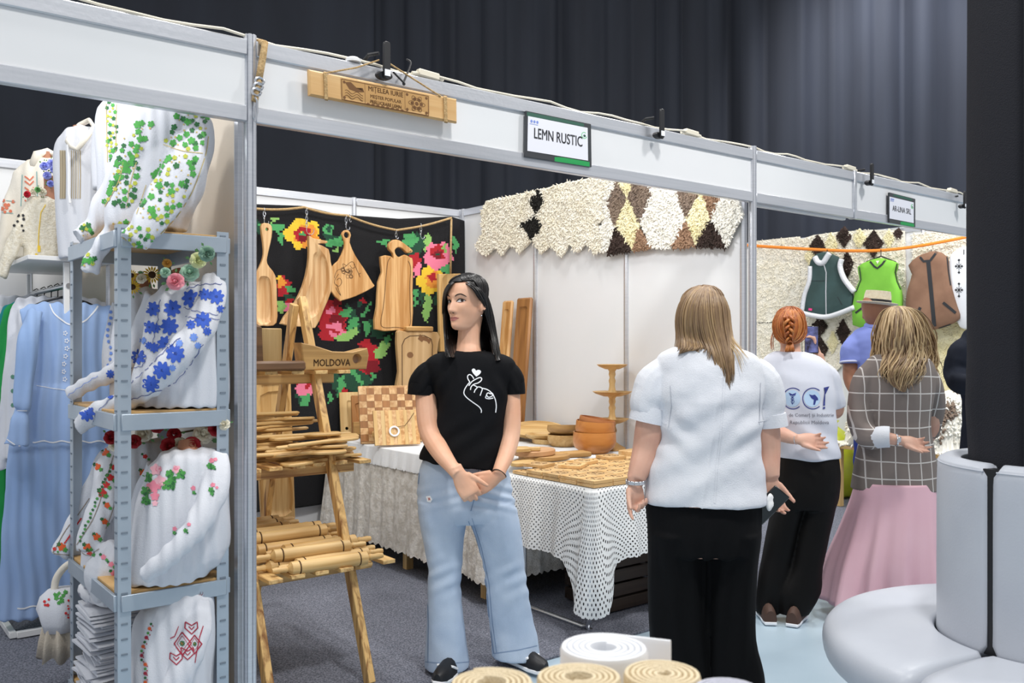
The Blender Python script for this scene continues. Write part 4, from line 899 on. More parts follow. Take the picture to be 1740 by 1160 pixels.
pg('g', (1030, 280), (1075, 330), (1050, 380), (1040, 340)); pg('g', (990, 440), (1030, 430), (1025, 480), (980, 470)); el('y', 928, 515, 64, 68); el('o', 945, 510, 38, 42); el('r', 940, 495, 20, 22); el('y', 880, 520, 18, 26); pg('dg', (950, 570), (970, 570), (965, 640), (945, 620))
pg('lg', (905, 580), (940, 590), (935, 640), (915, 720), (890, 690), (895, 640)); pg('g', (845, 555), (880, 560), (860, 600), (870, 630), (850, 640)); pg('dg', (870, 560), (905, 570), (885, 640)); el('lg', 1000, 350, 10, 26)
def inpoly(x, y, p):
    c = False; j = len(p)-1
    for i in range(len(p)):
        if (p[i][1] > y) != (p[j][1] > y) and x < (p[j][0]-p[i][0])*(y-p[i][1])/(p[j][1]-p[i][1])+p[i][0]: c = not c
        j = i
    return c
VR = 2.775; uA = uv_of(hit(405, 400, v=VR))[0]; uBb = uv_of(hit(787, 400, v=VR))[0]; cell = .0128
nu_, nv_ = int((uBb-uA)/cell), int(1.84/cell)
def rug_top(u): 
    x = pix(B(u, VR, 2))[0]; ys = [(400, 346), (428, 347), (510, 350), (570, 364), (675, 372), (765, 368), (800, 380)]
    for (a, p), (b, q) in zip(ys, ys[1:]):
        if x <= b: return hit(x, p+(q-p)*(x-a)/(b-a), v=VR).z
    return 2.1
def rug_pt(a, b):
    u = uA+(uBb-uA)*a; zt = rug_top(u); z = zt-b*(zt-.28)
    return B(u+.035*b*(a-.5)*-1+.03*math.sin(b*5)*max(0, a-.8), VR-.012-.010*math.sin(u*9+1.5*b)*(.3+b), z)
def rug_col(i, j):
    x, y = pix(rug_pt((i+.5)/nu_, (j+.5)/nv_)); X_, Y_ = (x-410)*2.9, (y-300)*2.9; X_ += 5*math.sin(j*1.7); c = 'black'
    for k, cc, dt in SH:
        if k == 'e':
            if ((X_-dt[0])/dt[2])**2+((Y_-dt[1])/dt[3])**2 < 1+.22*math.sin(5*math.atan2(Y_-dt[1], X_-dt[0])+dt[0]): c = cc
        elif inpoly(X_, Y_, dt): c = cc
    return keys.index(c)
rug = thing('floral_rug', 'black wool rug with cross-stitched red, pink and yellow flowers on the back wall', 'rug', B((uA+uBb)/2, VR, .3), ANG)
o = MB().grid(rug_pt, nu_, nv_, mfun=rug_col).build('stitched_cloth', RM, rug, ang=180, world=True)
sm = o.modifiers.new('thick', 'SOLIDIFY'); sm.thickness = .006; sm.offset = 1

# ---- rope with hooks along the rug
VP = 2.70
rp = thing('hanging_rope', 'twisted hemp rope slung along the top of the flower rug', 'rope', hit(515, 352, v=VP))
knots = [(400, 342), (428, 354), (517, 352), (590, 366), (674, 391), (767, 370)]
pts = [hit(a, b, v=VP) for a, b in knots]; q = []
for a, b in zip(pts, pts[1:]):
    for i in range(8): t = i/8; q.append(a+(b-a)*t-UZ*.012*math.sin(math.pi*t))
q.append(pts[-1]); q += [hit(767, 372, v=VP), hit(766, 420, v=VP), hit(765.5, 470, v=VP)]
MB().tube(q, .0085, 8).build('rope', M_rope, rp, world=True, ang=180)
def hook(x, y0, y1, lab):
    t = thing('steel_hook', lab, 'hook', hit(x, y0, v=VP), ANG, 'hooks on the rope over the rug'); n = max(1, int((y1-y0)/8)); L = (y1-y0)/F*6.1; mb = MB()
    for k in range(n):
        z = -L*.65*(k+.5)/n; a = 0 if k % 2 else math.pi/2; r = L*.65/n*.75
        mb.tube([(math.cos(a)*.5*r*math.cos(p), math.sin(a)*.5*r*math.cos(p), z+r*math.sin(p)) for p in [i*math.pi/4 for i in range(8)]], .0022, 5, closed=True)
    o = mb.build('chain', M_steel, t); o['kind'] = 'stuff'
    z0 = -L*.65; r = L*.14
    MB().tube([(0, 0, z0+.004), (0, 0, z0-L*.10)]+[(r-r*math.cos(p), 0, z0-L*.15-r*math.sin(p)) for p in [i*math.pi/6 for i in range(8)]], .0024, 6).build('hook_end', M_steel, t)
hook(449, 354, 382, 'steel chain hook holding the long-handled trough board'); hook(521, 353, 402, 'steel chain hook holding the wavy trough board'); hook(588, 366, 393, 'steel chain hook holding the engraved paddle board'); hook(594, 366, 378, 'short empty chain link beside the engraved board\'s hook'); hook(673, 391, 408, 'steel hook holding the swan-shaped board'); hook(715, 381, 410, 'empty steel S-hook right of the swan-shaped board')

# ---- hanging boards: outlines in crop pixels on a plane parallel to the back wall
def plane_board(name, label, cat, outline, v, t, m, tilt=0, k=3, bev=.004, group=None, conv=C4):
    pts = [hit(*conv(*p), v=v) for p in outline]; c = sum(pts, V())/len(pts); M = frame(c, basis(D1, UZ) @ rx(-tilt))
    th = thing(name, label, cat, c, m3=M.to_3x3(), group=group); loc = [(( p-c).dot(D1), p.z-c.z) for p in pts]
    sp = [tuple(a) for a in closed_spline(loc, k)] if k > 1 else loc
    o = MB().prism(sp, t, b=bev).build('board', m, th); return th, o, c
def local(th, x, y, v, conv=C4): p = WM[th.name].inverted() @ hit(*conv(x, y), v=v); return p
def trough(th, o, outline, v, depth, t, k=3, conv=C4):
    L = [local(th, *p, v, conv) for p in outline]; sp = [tuple(a) for a in closed_spline([(p.x, p.y) for p in L], k)]; n = len(sp); cx = sum(p[0] for p in sp)/n; cy = sum(p[1] for p in sp)/n
    mb = MB(); R = lambda s, z: [V((cx+(p[0]-cx)*s, cy+(p[1]-cy)*s, z)) for p in sp]
    mb.loft([R(1.02, t/2+.01), R(1.0, t/2), R(.9, t/2-depth*.8), R(.78, t/2-depth)]); carve(o, mb)
VB = 2.665
th, o, c = plane_board('trough_board', 'long-handled trough board hanging leftmost on the rug', 'cutting board', [(95, 245), (120, 230), (146, 245), (146, 300), (128, 380), (125, 430), (165, 490), (172, 600), (170, 720), (108, 735), (46, 715), (55, 560), (62, 500), (98, 420), (108, 360)], VB, .03, W_ash)
trough(th, o, [(82, 505), (110, 490), (138, 510), (146, 600), (142, 715), (75, 715), (72, 600)], VB, .02, .03); cut = MB().lathe([(.012, -.04), (.012, .04)], 12, Matrix.Translation(local(th, 123, 260, VB))); carve(o, cut)
th, o, c = plane_board('trough_board', 'wavy pear-wood trough board with a hooked top corner', 'cutting board', [(328, 292), (350, 305), (418, 318), (412, 330), (372, 332), (425, 358), (436, 420), (446, 470), (440, 560), (400, 660), (360, 745), (300, 740), (190, 725), (250, 640), (300, 540), (325, 440), (330, 360)], VB-.03, .035, W_ash, k=2)
trough(th, o, [(350, 385), (385, 372), (412, 400), (425, 470), (420, 560), (370, 680), (300, 700), (250, 690), (310, 590), (345, 480)], VB-.03, .022, .035)
th, o, c = plane_board('paddle_board', 'paddle-shaped cutting board with burnt grape drawing', 'cutting board', [(492, 285), (505, 265), (528, 267), (538, 290), (532, 325), (560, 390), (600, 450), (645, 525), (648, 545), (560, 590), (495, 610), (480, 610), (440, 565), (445, 520), (445, 445), (475, 415), (505, 350), (502, 310)], VB-.02, .02, W_beech_z, k=2)
carve(o, MB().lathe([(.022, -.04), (.022, .04)], 14, Matrix.Translation(local(th, 516, 288, VB-.02))))
dc = Decal(bvh_of(o), .0012); rnd = random.Random(4); c4 = lambda q: [C4(*a) for a in q]
for a in range(16):
    x, y = rnd.uniform(490, 545), rnd.uniform(450, 480)+rnd.uniform(-5, 25); dc.ribbon(c4([(x+9*math.cos(t), y+8*math.sin(t)) for t in [i*.785 for i in range(9)]]), .5, 0, 2)
for q in ([(490, 455), (510, 445), (540, 420), (555, 425), (560, 445), (545, 450), (535, 435)], [(480, 480), (465, 500), (460, 525), (480, 540), (495, 520), (485, 500), (470, 510)], [(470, 530), (480, 560), (490, 585), (478, 570), (465, 545)], [(555, 430), (570, 460), (585, 495), (580, 480), (590, 475)], [(490, 455), (470, 465), (458, 500)], [(520, 440), (500, 430), (515, 470), (540, 470)]): dc.ribbon(c4([tuple(a) for a in spline(q, 5)]), .7, 0, 2)
dc.build('burnt_drawing', M_burn, o)['kind'] = 'stuff'
th, o, c = plane_board('swan_board', 'live-edge cutting board with swan-neck handle', 'cutting board', [(682, 395), (730, 392), (745, 405), (742, 378), (725, 360), (722, 335), (745, 312), (775, 315), (805, 335), (838, 362), (836, 374), (812, 376), (790, 355), (770, 348), (752, 362), (758, 385), (775, 398), (800, 385), (830, 400), (842, 420), (840, 560), (836, 755), (760, 757), (655, 752), (665, 640), (672, 520), (690, 470)], VB-.02, .03, W_beech_z, k=2)
dc = Decal(bvh_of(o), .0014); dc.ribbon(c4([tuple(a) for a in spline([(735, 398), (722, 420), (714, 480), (708, 560), (700, 640), (690, 735), (760, 742), (828, 738), (832, 640), (830, 540), (834, 450), (822, 415)], 5)]), .9); dc.ribbon(c4([(838, 365), (815, 380), (800, 372)]), 1.2); dc.build('burnt_groove', M_burn, o)['kind'] = 'stuff'
th, o, c = plane_board('trough_board', 'narrow upright trough board beside the yellow flower', 'cutting board', [(968, 480), (1076, 478), (1076, 860), (975, 862)], VB-.02, .035, W_pine_y, k=1); trough(th, o, [(985, 500), (1060, 500), (1058, 830), (992, 830)], VB-.02, .024, .035, k=2)
th, o, c = plane_board('live_edge_board', 'knotty live-edge board with a rounded groove propped below the swan board', 'cutting board', [(764, 766), (800, 762), (960, 766), (966, 820), (958, 900), (965, 1000), (960, 1090), (770, 1088), (772, 960), (765, 870)], VB-.05, .035, wood('knotty_pear', '#dfbd8e', '#b08a58', 'y', 4), k=2)
dc = Decal(bvh_of(o), .0014); dc.ribbon(c4([(793, 1080), (792, 830), (805, 800), (830, 785), (900, 782), (935, 800), (942, 830), (938, 960)]), 1.3); dc.poly(c4([(832+16*math.cos(t), 878+15*math.sin(t)) for t in [i*.6 for i in range(10)]]), 1); dc.poly(c4([(880, 775), (920, 775), (938, 800), (925, 825), (890, 815), (870, 800)]), 1); dc.build('burnt_groove', [M_burn, mat('wood_knot', '#7d5735', .7)], o)
kb = thing('wood_block', 'small bark-edged plank on top of the knotty board', 'plank', hit(*C4(870, 750), v=VB-.05), ANG); MB().box((0, 0, -.0), (.235, .075, .038), b=.008).build('plank', W_olive, kb)
# hooks and cords keep the lower boards up
for nm, x, y0, y1 in (('cord', 728, 410, 466),):
    pass
# long washboard trough behind the stand
th, o, c = plane_board('washboard', 'long wooden washboard trough hanging behind the A-frame stand', 'washboard', [(430, 648), (492, 640), (500, 880), (444, 884)], 1.52, .03, W_pine_y, k=1, conv=lambda x, y: (x, y)); idc = lambda x, y: (x, y)
trough(th, o, [(447, 800), (470, 790), (490, 800), (494, 868), (452, 870)], 1.52, .018, .03, conv=idc); trough(th, o, [(440, 672), (486, 668), (484, 720), (446, 722)], 1.52, .014, .03, conv=idc)
mb = MB(); zz = [hit(446+i*1.7, 649-i*.1+(2 if i % 2 else -2), v=1.49) for i in range(24)]; mb.tube(zz, .006, 5); mb.build('grater_blade', mat('dark_steel', '#7d7c7a', .4, .8), th, world=True)
MB().tube([hit(462, 645, v=1.50), hit(470, 600, v=1.46), hit(478, 645, v=1.50)], .003, 6).build('hanging_cord', M_rope, th, world=True)

# ---- A-frame stand
st = thing('display_stand', 'burnt-pine A-frame stand with three slatted tiers of wooden goods', 'stand', B(.4, .8), ANG)
uL, uR = .17, .60; apex = (.87, 1.64)
for u in (uL, uR):
    MB().bar(B(u, .21, .01), B(u, *apex), .048, .034, b=.003, up=D1).build('leg', W_stand, st, world=True)
    MB().bar(B(u-.035, 1.374, .01), B(u-.035, apex[0]+.0, apex[1]-.03), .045, .032, b=.003, up=D1).build('leg', W_stand, st, world=True)
def tier(z, v0, v1, us, n, name='slat'):
    for u in (uL+.035, uR-.0):
        pass
    f = lambda z: .21+.66*z/1.64; g = lambda z: 1.374-.504*z/1.64
    for vv in (f(z)+.03, g(z)-.03): MB().bar(B(us[0]+.02, vv, z-.038), B(us[1]-.03, vv, z-.038), .022, .045, b=.002).build('crossbar', W_stand_x, st, world=True)
    for k in range(n):
        u = us[0]+.03+(us[1]-us[0]-.06)*k/(n-1); j = random.uniform(-.02, .02)
        MB().bar(B(u, v0+j, z-.006), B(u+random.uniform(-.01, .01), v1+j, z-.006), .06, .017, b=.002).build(name, W_stand_y, st, world=True)
tier(1.30, .66, .98, (.10, .74), 6); tier(.90, .50, 1.10, (.08, .76), 7); tier(.49, .28, 1.20, (.08, .76), 7)
def at_b(u, v, z): return B(u, v, z)
# tier 1
t = thing('bottle_holder', 'carved wooden bottle holder lettered MOLDOVA on the stand\'s top tier', 'bottle holder', B(.675, .70, 1.303), ANG)
pr = [(-.16, .0), (.155, .0), (.168, .065), (.16, .10), (.08, .082), (-.02, .085), (-.12, .115), (-.175, .125)]
o = MB().prism([tuple(a) for a in pr], .09, Matrix.Translation((0, 0, 0)) @ rx(math.pi/2).to_4x4(), b=.004).build('holder', W_olive, t)
carve(o, MB().lathe([(.024, -.1), (.024, .1)], 16, Matrix.Translation((.105, -.04, .05)) @ rx(math.pi/2).to_4x4()))
for x in (-.11, .06): carve(o, MB().lathe([(.017, -.05), (.017, .05)], 12, Matrix.Translation((x, -.01, .11))))
dc = Decal(bvh_of(o), .0015); vs, fs = text_mesh('MOLDOVA', 1, .012, 2); wd = max(v.x for v in vs)-min(v.x for v in vs); M_ = WM[t.name]
pp = [pix(M_ @ V((-.025+v.x/wd*.185, -.0455, .032+v.y*.045))) for v in vs]; dc.raw(pp, fs, 0); dc.build('lettering', M_burn, o)
t = thing('log_block', 'dark walnut log block with bark face on the stand\'s top tier', 'wood block', B(.18, .80, 1.303), ANG)
lb = MB(); lb.loft([[V((x, -.07+.012*math.sin(x*30), 0)), V((x, .06, 0)), V((x, .06, .17+.01*math.sin(x*14))), V((x, .0, .20+.012*math.sin(x*11))), V((x, -.06, .185+.014*math.sin(x*9+1)))] for x in [-.17+.34*i/12 for i in range(13)]]); lb.build('block', [wood('log_bark', '#8a6540', '#5a4029', 'x', 5)], t)
t = thing('wood_block', 'pale upright pine block beside the dark log on the top tier', 'wood block', B(.40, .80, 1.303), ANG); MB().box((0, 0, .095), (.10, .10, .19), b=.004).build('block', W_pine, t)
t = thing('walnut_plank', 'short thick walnut plank lying in front on the top tier', 'plank', B(.36, .655, 1.303), ANG); MB().box((0, 0, .022), (.30, .075, .044), rz(.04), b=.01).build('plank', W_dark, t)
# spatulas
def spat(name, lab, M, m):
    t = thing(name, lab, 'spatula', M.translation, m3=M.to_3x3(), group='wooden spatulas piled on the middle tier')
    ol = [(-.20, .011), (-.06, .013), (.02, .017), (.06, .036), (.14, .040), (.185, .028), (.19, 0), (.185, -.028), (.14, -.040), (.06, -.036), (.02, -.017), (-.06, -.013), (-.20, -.011), (-.206, 0)]
    MB().prism([tuple(a) for a in closed_spline(ol, 2)], .0135, b=.004).build('spatula_body', m, t); return t
rnd = random.Random(21); sp0 = None; lab_a = 'flat wooden spatula, lowest of the tall stack left on the middle tier'; lab_b = 'flat wooden spatula in the loose heap front right on the middle tier'
for k in range(15):
    a = ANG+rnd.uniform(-.13, .13)+(math.pi if k % 3 else 0); m3 = rz(a) @ rx(rnd.uniform(-.1, .1)) @ ry(rnd.uniform(-.02, .02)); loc = B(.36+rnd.uniform(-.06, .05), .76+rnd.uniform(-.09, .09)*(1 if k < 9 else .6), .908+.0145*k)
    if sp0 is None: sp0 = spat('spatula', lab_a, frame(loc, m3), W_pine_x)
    else: dup(sp0, loc, m3, label='flat wooden spatula, %s from the bottom of the tall stack left on the middle tier' % ORD[k+1])
for k in range(14):
    a = ANG+rnd.uniform(-.35, .35)+(math.pi if k % 4 == 0 else 0); m3 = rz(a) @ rx(rnd.uniform(-.15, .15)); loc = B(.54+rnd.uniform(-.12, .06), .56+rnd.uniform(-.04, .08), .908+.0085*k)
    dup(sp0, loc, m3, label='flat wooden spatula, %s from the bottom of the loose front heap on the middle tier' % ORD[k+1])
# rolling pins
def pin(lab, loc, m3):
    t = thing('rolling_pin', lab, 'rolling pin', loc, m3=m3, group='rolling pins on the bottom tier'); R = ry(math.pi/2).to_4x4(); r = .028
    pf = [(.004, -.245), (.010, -.243), (.013, -.225), (.011, -.20), (.014, -.185), (.010, -.18), (.017, -.172), (r, -.165), (r, -.135), (r-.003, -.133), (r-.003, -.130), (r, -.128), (r, .128), (r-.003, .130), (r-.003, .133), (r, .135), (r, .165), (.017, .172), (.010, .18), (.014, .185), (.011, .20), (.013, .225), (.010, .243), (.004, .245)]
    MB().lathe(pf, 14, R).build('pin_body', W_pine_x, t, ang=50)
    rg = MB()
    for x in (-.131, .131): rg.lathe([(r-.002, x-.0014), (r+.0006, x-.0014), (r+.0006, x+.0014), (r-.002, x+.0014)], 14, R)
    o = rg.build('burnt_ring', M_burn, t); o['kind'] = 'stuff'; return t
p0 = None; spots = [(.46+.06*math.sin(i*2.4)-.012*max(0, i-9)*1.6, .30+.052*i, 0) for i in range(15)]+[(.42+.07*math.sin(i*1.7)-.02*max(0, i-5), .38+.066*i, 1) for i in range(10)]+[(.40+.05*math.sin(i*2.1)-.03*i, .56+.08*i, 2) for i in range(6)]
for k, (u, v, l) in enumerate(spots):
    m3 = rz(ANG+rnd.uniform(-.07, .07)) @ rx(k); loc = B(u, v, .5145+.041*l)
    lb_ = 'turned pine rolling pin in the pile on the stand\'s bottom tier' if k else 'turned rolling pin lying frontmost on the bottom tier'
    if p0 is None: p0 = pin(lb_, loc, m3)
    else: dup(p0, loc, m3, label='turned rolling pin, %s from the front in the %s layer on the bottom tier' % (ORD[1+sum(1 for a in spots if a[2] == l and a[1] < v)], ('lowest', 'second', 'topmost')[l]))

# ---- tables
def drape(t, name, m, u0, u1, v0, v1, z, drop, amp, per, seed, scal=.035, inner=None, flare=.05, cornerdrop=0):
    """cloth over a table: top sheet and a hanging skirt with folds and a scalloped hem"""
    rnd = random.Random(seed); ph = [rnd.uniform(0, 6) for _ in range(5)]; r = .03; path = []
    cs = [(u0, v0, math.pi), (u1, v0, -math.pi/2), (u1, v1, 0), (u0, v1, math.pi/2)]
    for cu_, cv_, a0 in cs:
        cc = (cu_+(r if cu_ == u0 else -r), cv_+(r if cv_ == v0 else -r))
        for i in range(5): a = a0+i*math.pi/8; path.append((cc[0]+r*math.cos(a), cc[1]+r*math.sin(a), math.cos(a), math.sin(a)))
    per_pts = []; n = len(path); s = 0
    for i in range(n):
        a, b = path[i], path[(i+1) % n]; L = math.hypot(b[0]-a[0], b[1]-a[1]); LL = L*(4.5 if abs(a[2]-b[2])+abs(a[3]-b[3]) > .1 else 1); k = max(1, int(LL/.012))
        for j in range(k): tt = j/k; per_pts.append((a[0]+(b[0]-a[0])*tt, a[1]+(b[1]-a[1])*tt, a[2]+(b[2]-a[2])*tt, a[3]+(b[3]-a[3])*tt, s+LL*tt))
        s += LL
    mb = MB(); J = 18; uv = []; N = len(per_pts)
    for j in range(J+1):
        tt = j/J
        for (pu, pv, nx, ny, ss) in per_pts:
            f = math.sin(ss*2*math.pi/per+ph[0]+1.1*math.sin(ss*3+ph[1]))+.4*math.sin(ss*2*math.pi/per*2.3+ph[2]); cn = math.exp(-(min(math.hypot(pu-a, pv-b) for a, b, _ in cs)/.09)**2)
            o = (.006+flare*tt+amp*(f+.6)*tt**.8*(1-.5*cn)+cn*.05*tt); dl = drop+cornerdrop*cn+scal*.35*abs(math.sin(math.pi*ss/scal))*(1 if j == J else 0)
            mb.v.append(B(pu+nx*o, pv+ny*o, z+.002*(1-tt)-dl*tt)); uv.append((ss, tt*drop))
    for j in range(J):
        for i in range(N): i2 = (i+1) % N; mb.f.append([j*N+i, j*N+i2, (j+1)*N+i2, (j+1)*N+i]); mb.m.append(0)
    c = len(mb.v); mb.v.append(B((u0+u1)/2, (v0+v1)/2, z+.003)); uv.append((0, 0))
    for i in range(N): mb.f.append([c, i, (i+1) % N]); mb.m.append(0)
    mb.uv = uv; o = mb.build(name, m, t, ang=180, world=True); return o
def lace(name, col, scale, hole, rot, bump=.3, col2=None):
    m = mat(name, col, .9, col2=col2 or col, scale=22, lo=.4, hi=.6, bump=bump, bscale=60); nt = m.node_tree; N = nt.nodes; L = nt.links; p = N['Principled BSDF']
    uvn = N.new('ShaderNodeUVMap'); mp = N.new('ShaderNodeMapping'); mp.inputs['Rotation'].default_value = (0, 0, rot); mp.inputs['Scale'].default_value = (scale, scale, scale); vo = N.new('ShaderNodeTexVoronoi'); vo.inputs['Randomness'].default_value = 0 if rot else .9; vo.inputs['Scale'].default_value = 1; vo.voronoi_dimensions = '2D'
    lt = N.new('ShaderNodeMath'); lt.operation = 'LESS_THAN'; lt.inputs[1].default_value = hole; tr = N.new('ShaderNodeBsdfTransparent'); mx = N.new('ShaderNodeMixShader'); out = N['Material Output']
    L.new(uvn.outputs[0], mp.inputs[0]); L.new(mp.outputs[0], vo.inputs[0]); L.new(vo.outputs['Distance'], lt.inputs[0]); L.new(lt.outputs[0], mx.inputs[0]); L.new(p.outputs[0], mx.inputs[1]); L.new(tr.outputs[0], mx.inputs[2]); L.new(mx.outputs[0], out.inputs[0]); return m
M_lace_net = lace('lace_net', '#eef0f0', 58, .235, .7854); M_lace_flower = lace('lace_flower', '#f0ece5', 90, .10, 0, .5, '#d8d2c8'); M_cloth = cloth('table_linen', '#eceef0', weave=300, bump=.3)
def tablecloth(name, lab, m, *a, **k):
    t = thing(name, lab, 'tablecloth', B((a[0]+a[1])/2, (a[2]+a[3])/2, a[4]), ANG); o = drape(t, 'cloth', m, *a, **k); return t, o
T2 = (1.66, 2.80, .80, 2.70); T1 = (1.71, 2.74, .05, .75)
t = thing('trestle_table', 'long wooden table along the right wall under white lace', 'table', B(2.23, 1.75), ANG)
MB().box(B(2.23, 1.75, .728), (1.12, 1.88, .03), BM3, b=.003).build('tabletop', W_pine_x, t, world=True)
for u in (T2[0]+.07, T2[1]-.07):
    for v in (T2[2]+.12, 1.75, T2[3]-.1): MB().box(B(u, v, .357), (.05, .05, .712), BM3, b=.003).build('leg', W_pine, t, world=True)
tablecloth('tablecloth', 'long greyish white floral lace cloth falling nearly to the carpet', M_lace_flower, *T2, .747, .60, .010, .17, 4, scal=.05, flare=.02)
tablecloth('table_runner', 'short white crochet-edged cover on top of the long lace cloth', M_cloth, *T2, .755, .105, .004, .12, 9, scal=.028, flare=.015)
t = thing('folding_table', 'small folding table with tubular steel legs under the crochet net cloth', 'table', B(2.22, .4), ANG)
MB().box(B(2.225, .40, .708), (.98, .66, .022), BM3, b=.003).build('tabletop', M_white, t, world=True)
for k, u in enumerate((T1[0]+.08, T1[1]-.08)):
    z0 = .018; v0, v1 = T1[2]+.10, T1[3]-.09
    MB().tube([B(u, v0, .70), B(u, v0, .06), B(u, v0+.012, .03), B(u, v0+.045, z0), B(u, v1-.045, z0), B(u, v1-.012, .03), B(u, v1, .06), B(u, v1, .70)], .0135, 10).build('leg', M_steel, t, world=True)
    MB().tube([B(u, v0, .02), B(u, v0, -.0), ], .016, 10).build('foot', M_steel, t, world=True)
tablecloth('net_tablecloth', 'white crochet net cloth with pointed corner over the small table', M_lace_net, *T1, .722, .34, .014, .22, 12, scal=.02, flare=.03, cornerdrop=.26)
# tiles: two layers of burnt-print wooden tiles
tl = None; rnd = random.Random(3); tw, td = .133, .128
def tile_at(u, v, z, rot, lab):
    global tl
    if tl is None:
        tl = thing('wooden_tile', lab, 'wooden tile', B(u, v, z), ANG+rot, 'burnt-print wooden tiles on the small table'); MB().box((0, 0, .0085), (tw-.005, td-.005, .017), b=.0015).build('tile', W_beech, tl)
        pm = MB()
        def seg(pts, w): 
            for a, b in zip(pts, pts[1:]): pm.bar((a[0], a[1], .0172), (b[0], b[1], .0172), w, .0006)
        seg([(.045*math.cos(x), .042*math.sin(x)) for x in [i*.5236 for i in range(13)]], .004); seg([(-.02, -.02), (0, .025), (.022, -.018)], .005); seg([(-.025, .008), (.026, .012)], .004); seg([(-.012, -.03), (.014, -.03)], .006)
        o = pm.build('burnt_print', M_burn, tl); o['kind'] = 'stuff'
    else: dup(tl, B(u, v, z), rot=ANG+rot, label=lab)
LB = ('burnt-print wooden tile in the lower layer on the small table', 'burnt-print wooden tile in the upper layer on the small table', 'loose wooden tile lying on top of the tile layers')
for i in range(7):
    for j in range(5):
        if i >= 4 and j > 4: continue
        tile_at(T1[0]+.085+i*tw+.004, T1[2]+.05+j*td+.02, .7275, rnd.uniform(-.015, .015), 'burnt-print tile, lower layer, %s row from the front, %s from the left edge' % (ORD[j+1], ORD[i+1])); 
        if not (i == 0 and j == 4): tile_at(T1[0]+.085+i*tw+rnd.uniform(-.004, .008), T1[2]+.05+j*td+.02+rnd.uniform(-.006, .006), .7455, rnd.uniform(-.05, .05)+(math.pi/2)*rnd.randrange(4)*0, 'burnt-print tile, upper layer, %s row from the front, %s from the left edge' % (ORD[j+1], ORD[i+1]))
for (u, v, r), q in zip(((1.98, .48, .5), (2.12, .56, .2), (2.4, .62, -.1), (1.86, .62, .3)), ('askew near the middle', 'right beside the askew one', 'near the right end of the back edge', 'at the back left corner')): tile_at(u, v, .7635, r, 'loose wooden tile lying on the tile layers, '+q)
TZ = .7595
# leaning boards at the left end of the long table
def lean(name, lab, x, y0, y1, wpx, dep, t, m, tilt=.22, cat='cutting board', yaw=0):
    p = hit(x, y1, z=TZ+.002); q = P(x, y0, p.y); hgt = q.z-p.z; w_ = wpx/F*p.y
    th = thing(name, lab, cat, p+V((0, 0, .0)), m3=rz(ANG*.55+yaw) @ rx(-tilt)); return th, w_, hgt/math.cos(tilt)
th, w_, h_ = lean('trough_board', 'honey trough board leaning at the left end of the long table', 603, 667, 741, 48, 0, .02, W_pine); o = MB().box((0, 0, h_/2), (w_, .022, h_), b=.004).build('board', W_pine, th); carve(o, MB().box((0, -.012, h_*.5), (w_*.5, .02, h_*.62), b=.01)); carve(o, MB().lathe([(.012, -.03), (.012, .03)], 12, Matrix.Translation((-w_*.28, -.01, h_*.18)) @ rx(math.pi/2).to_4x4()))
th, w_, h_ = lean('board_stand', 'small brown stand-up board with a slanted notch', 612, 672, 743, 28, 0, .02, W_deep, .12); o = MB().box((0, 0, h_/2), (w_, .03, h_), b=.006).build('board', W_deep, th); carve(o, MB().box((.0, -.02, h_*.62), (w_*.45, .03, h_*.4), ry(-.2), b=.008)); MB().box((0, -.028, h_*.22), (w_*.9, .03, h_*.30), b=.004).build('block', W_olive, th)
th, w_, h_ = lean('chessboard', 'large end-grain checkered board leaning on the long table', 666, 656, 752, 106, 0, .03, W_ash, .25)
fr_ = MB().box((0, .008, h_/2), (w_, .02, h_), b=.003).build('board', W_ash, th)
for i in range(8):
    for j in range(8):
        MB().box((-w_/2+w_*(i+.5)/8, -.004, h_*.04+h_*.92*(j+.5)/8), (w_/8-.001, .006, h_*.92/8-.001)).build('block', W_ash if (i+j) % 2 else W_deep, th)
th, w_, h_ = lean('striped_board', 'strip-laminated board with a white ring leaning before the checkered board', 674, 700, 757, 78, 0, .02, W_pine, .3); p0_ = WM[th.name]
for i in range(12): MB().box((-w_/2+w_*(i+.5)/12, -.03+.001*(i % 3), h_/2), (w_/12-.0006, .018, h_)).build('strip', (W_pine, W_ash, W_pine, W_beech_z)[i % 4], th)
MB().tube([(.03*math.cos(a)-.02, -.046, h_*.38+.03*math.sin(a)) for a in [i*.35 for i in range(18)]], .006, 8, closed=True).build('ring', M_print, th); MB().tube([(.0, -.05, h_*.5), (.05, -.052, h_*.52), (.09, -.05, h_*.72), (.12, -.045, h_*.9)], .002, 5).build('cord', M_burn, th)
p = hit(684, 752, z=TZ); th = thing('live_edge_slab', 'thick live-edge slab lying at the table edge beside the black tee', 'wood slab', p+V((0, 0, .0)), ANG)
sl = MB(); ol = closed_spline([(-.16, -.12), (0, -.14), (.17, -.12), (.2, 0), (.17, .13), (0, .15), (-.15, .12), (-.19, 0)], 3); sl.prism([tuple(a) for a in ol], .045, Matrix.Translation((0, .07, .062)), b=.01); sl.build('slab', W_pine_x, th)
for x in (-.1, .1): MB().box((x, .07, .02), (.03, .18, .04), b=.003).build('foot', W_deep, th)
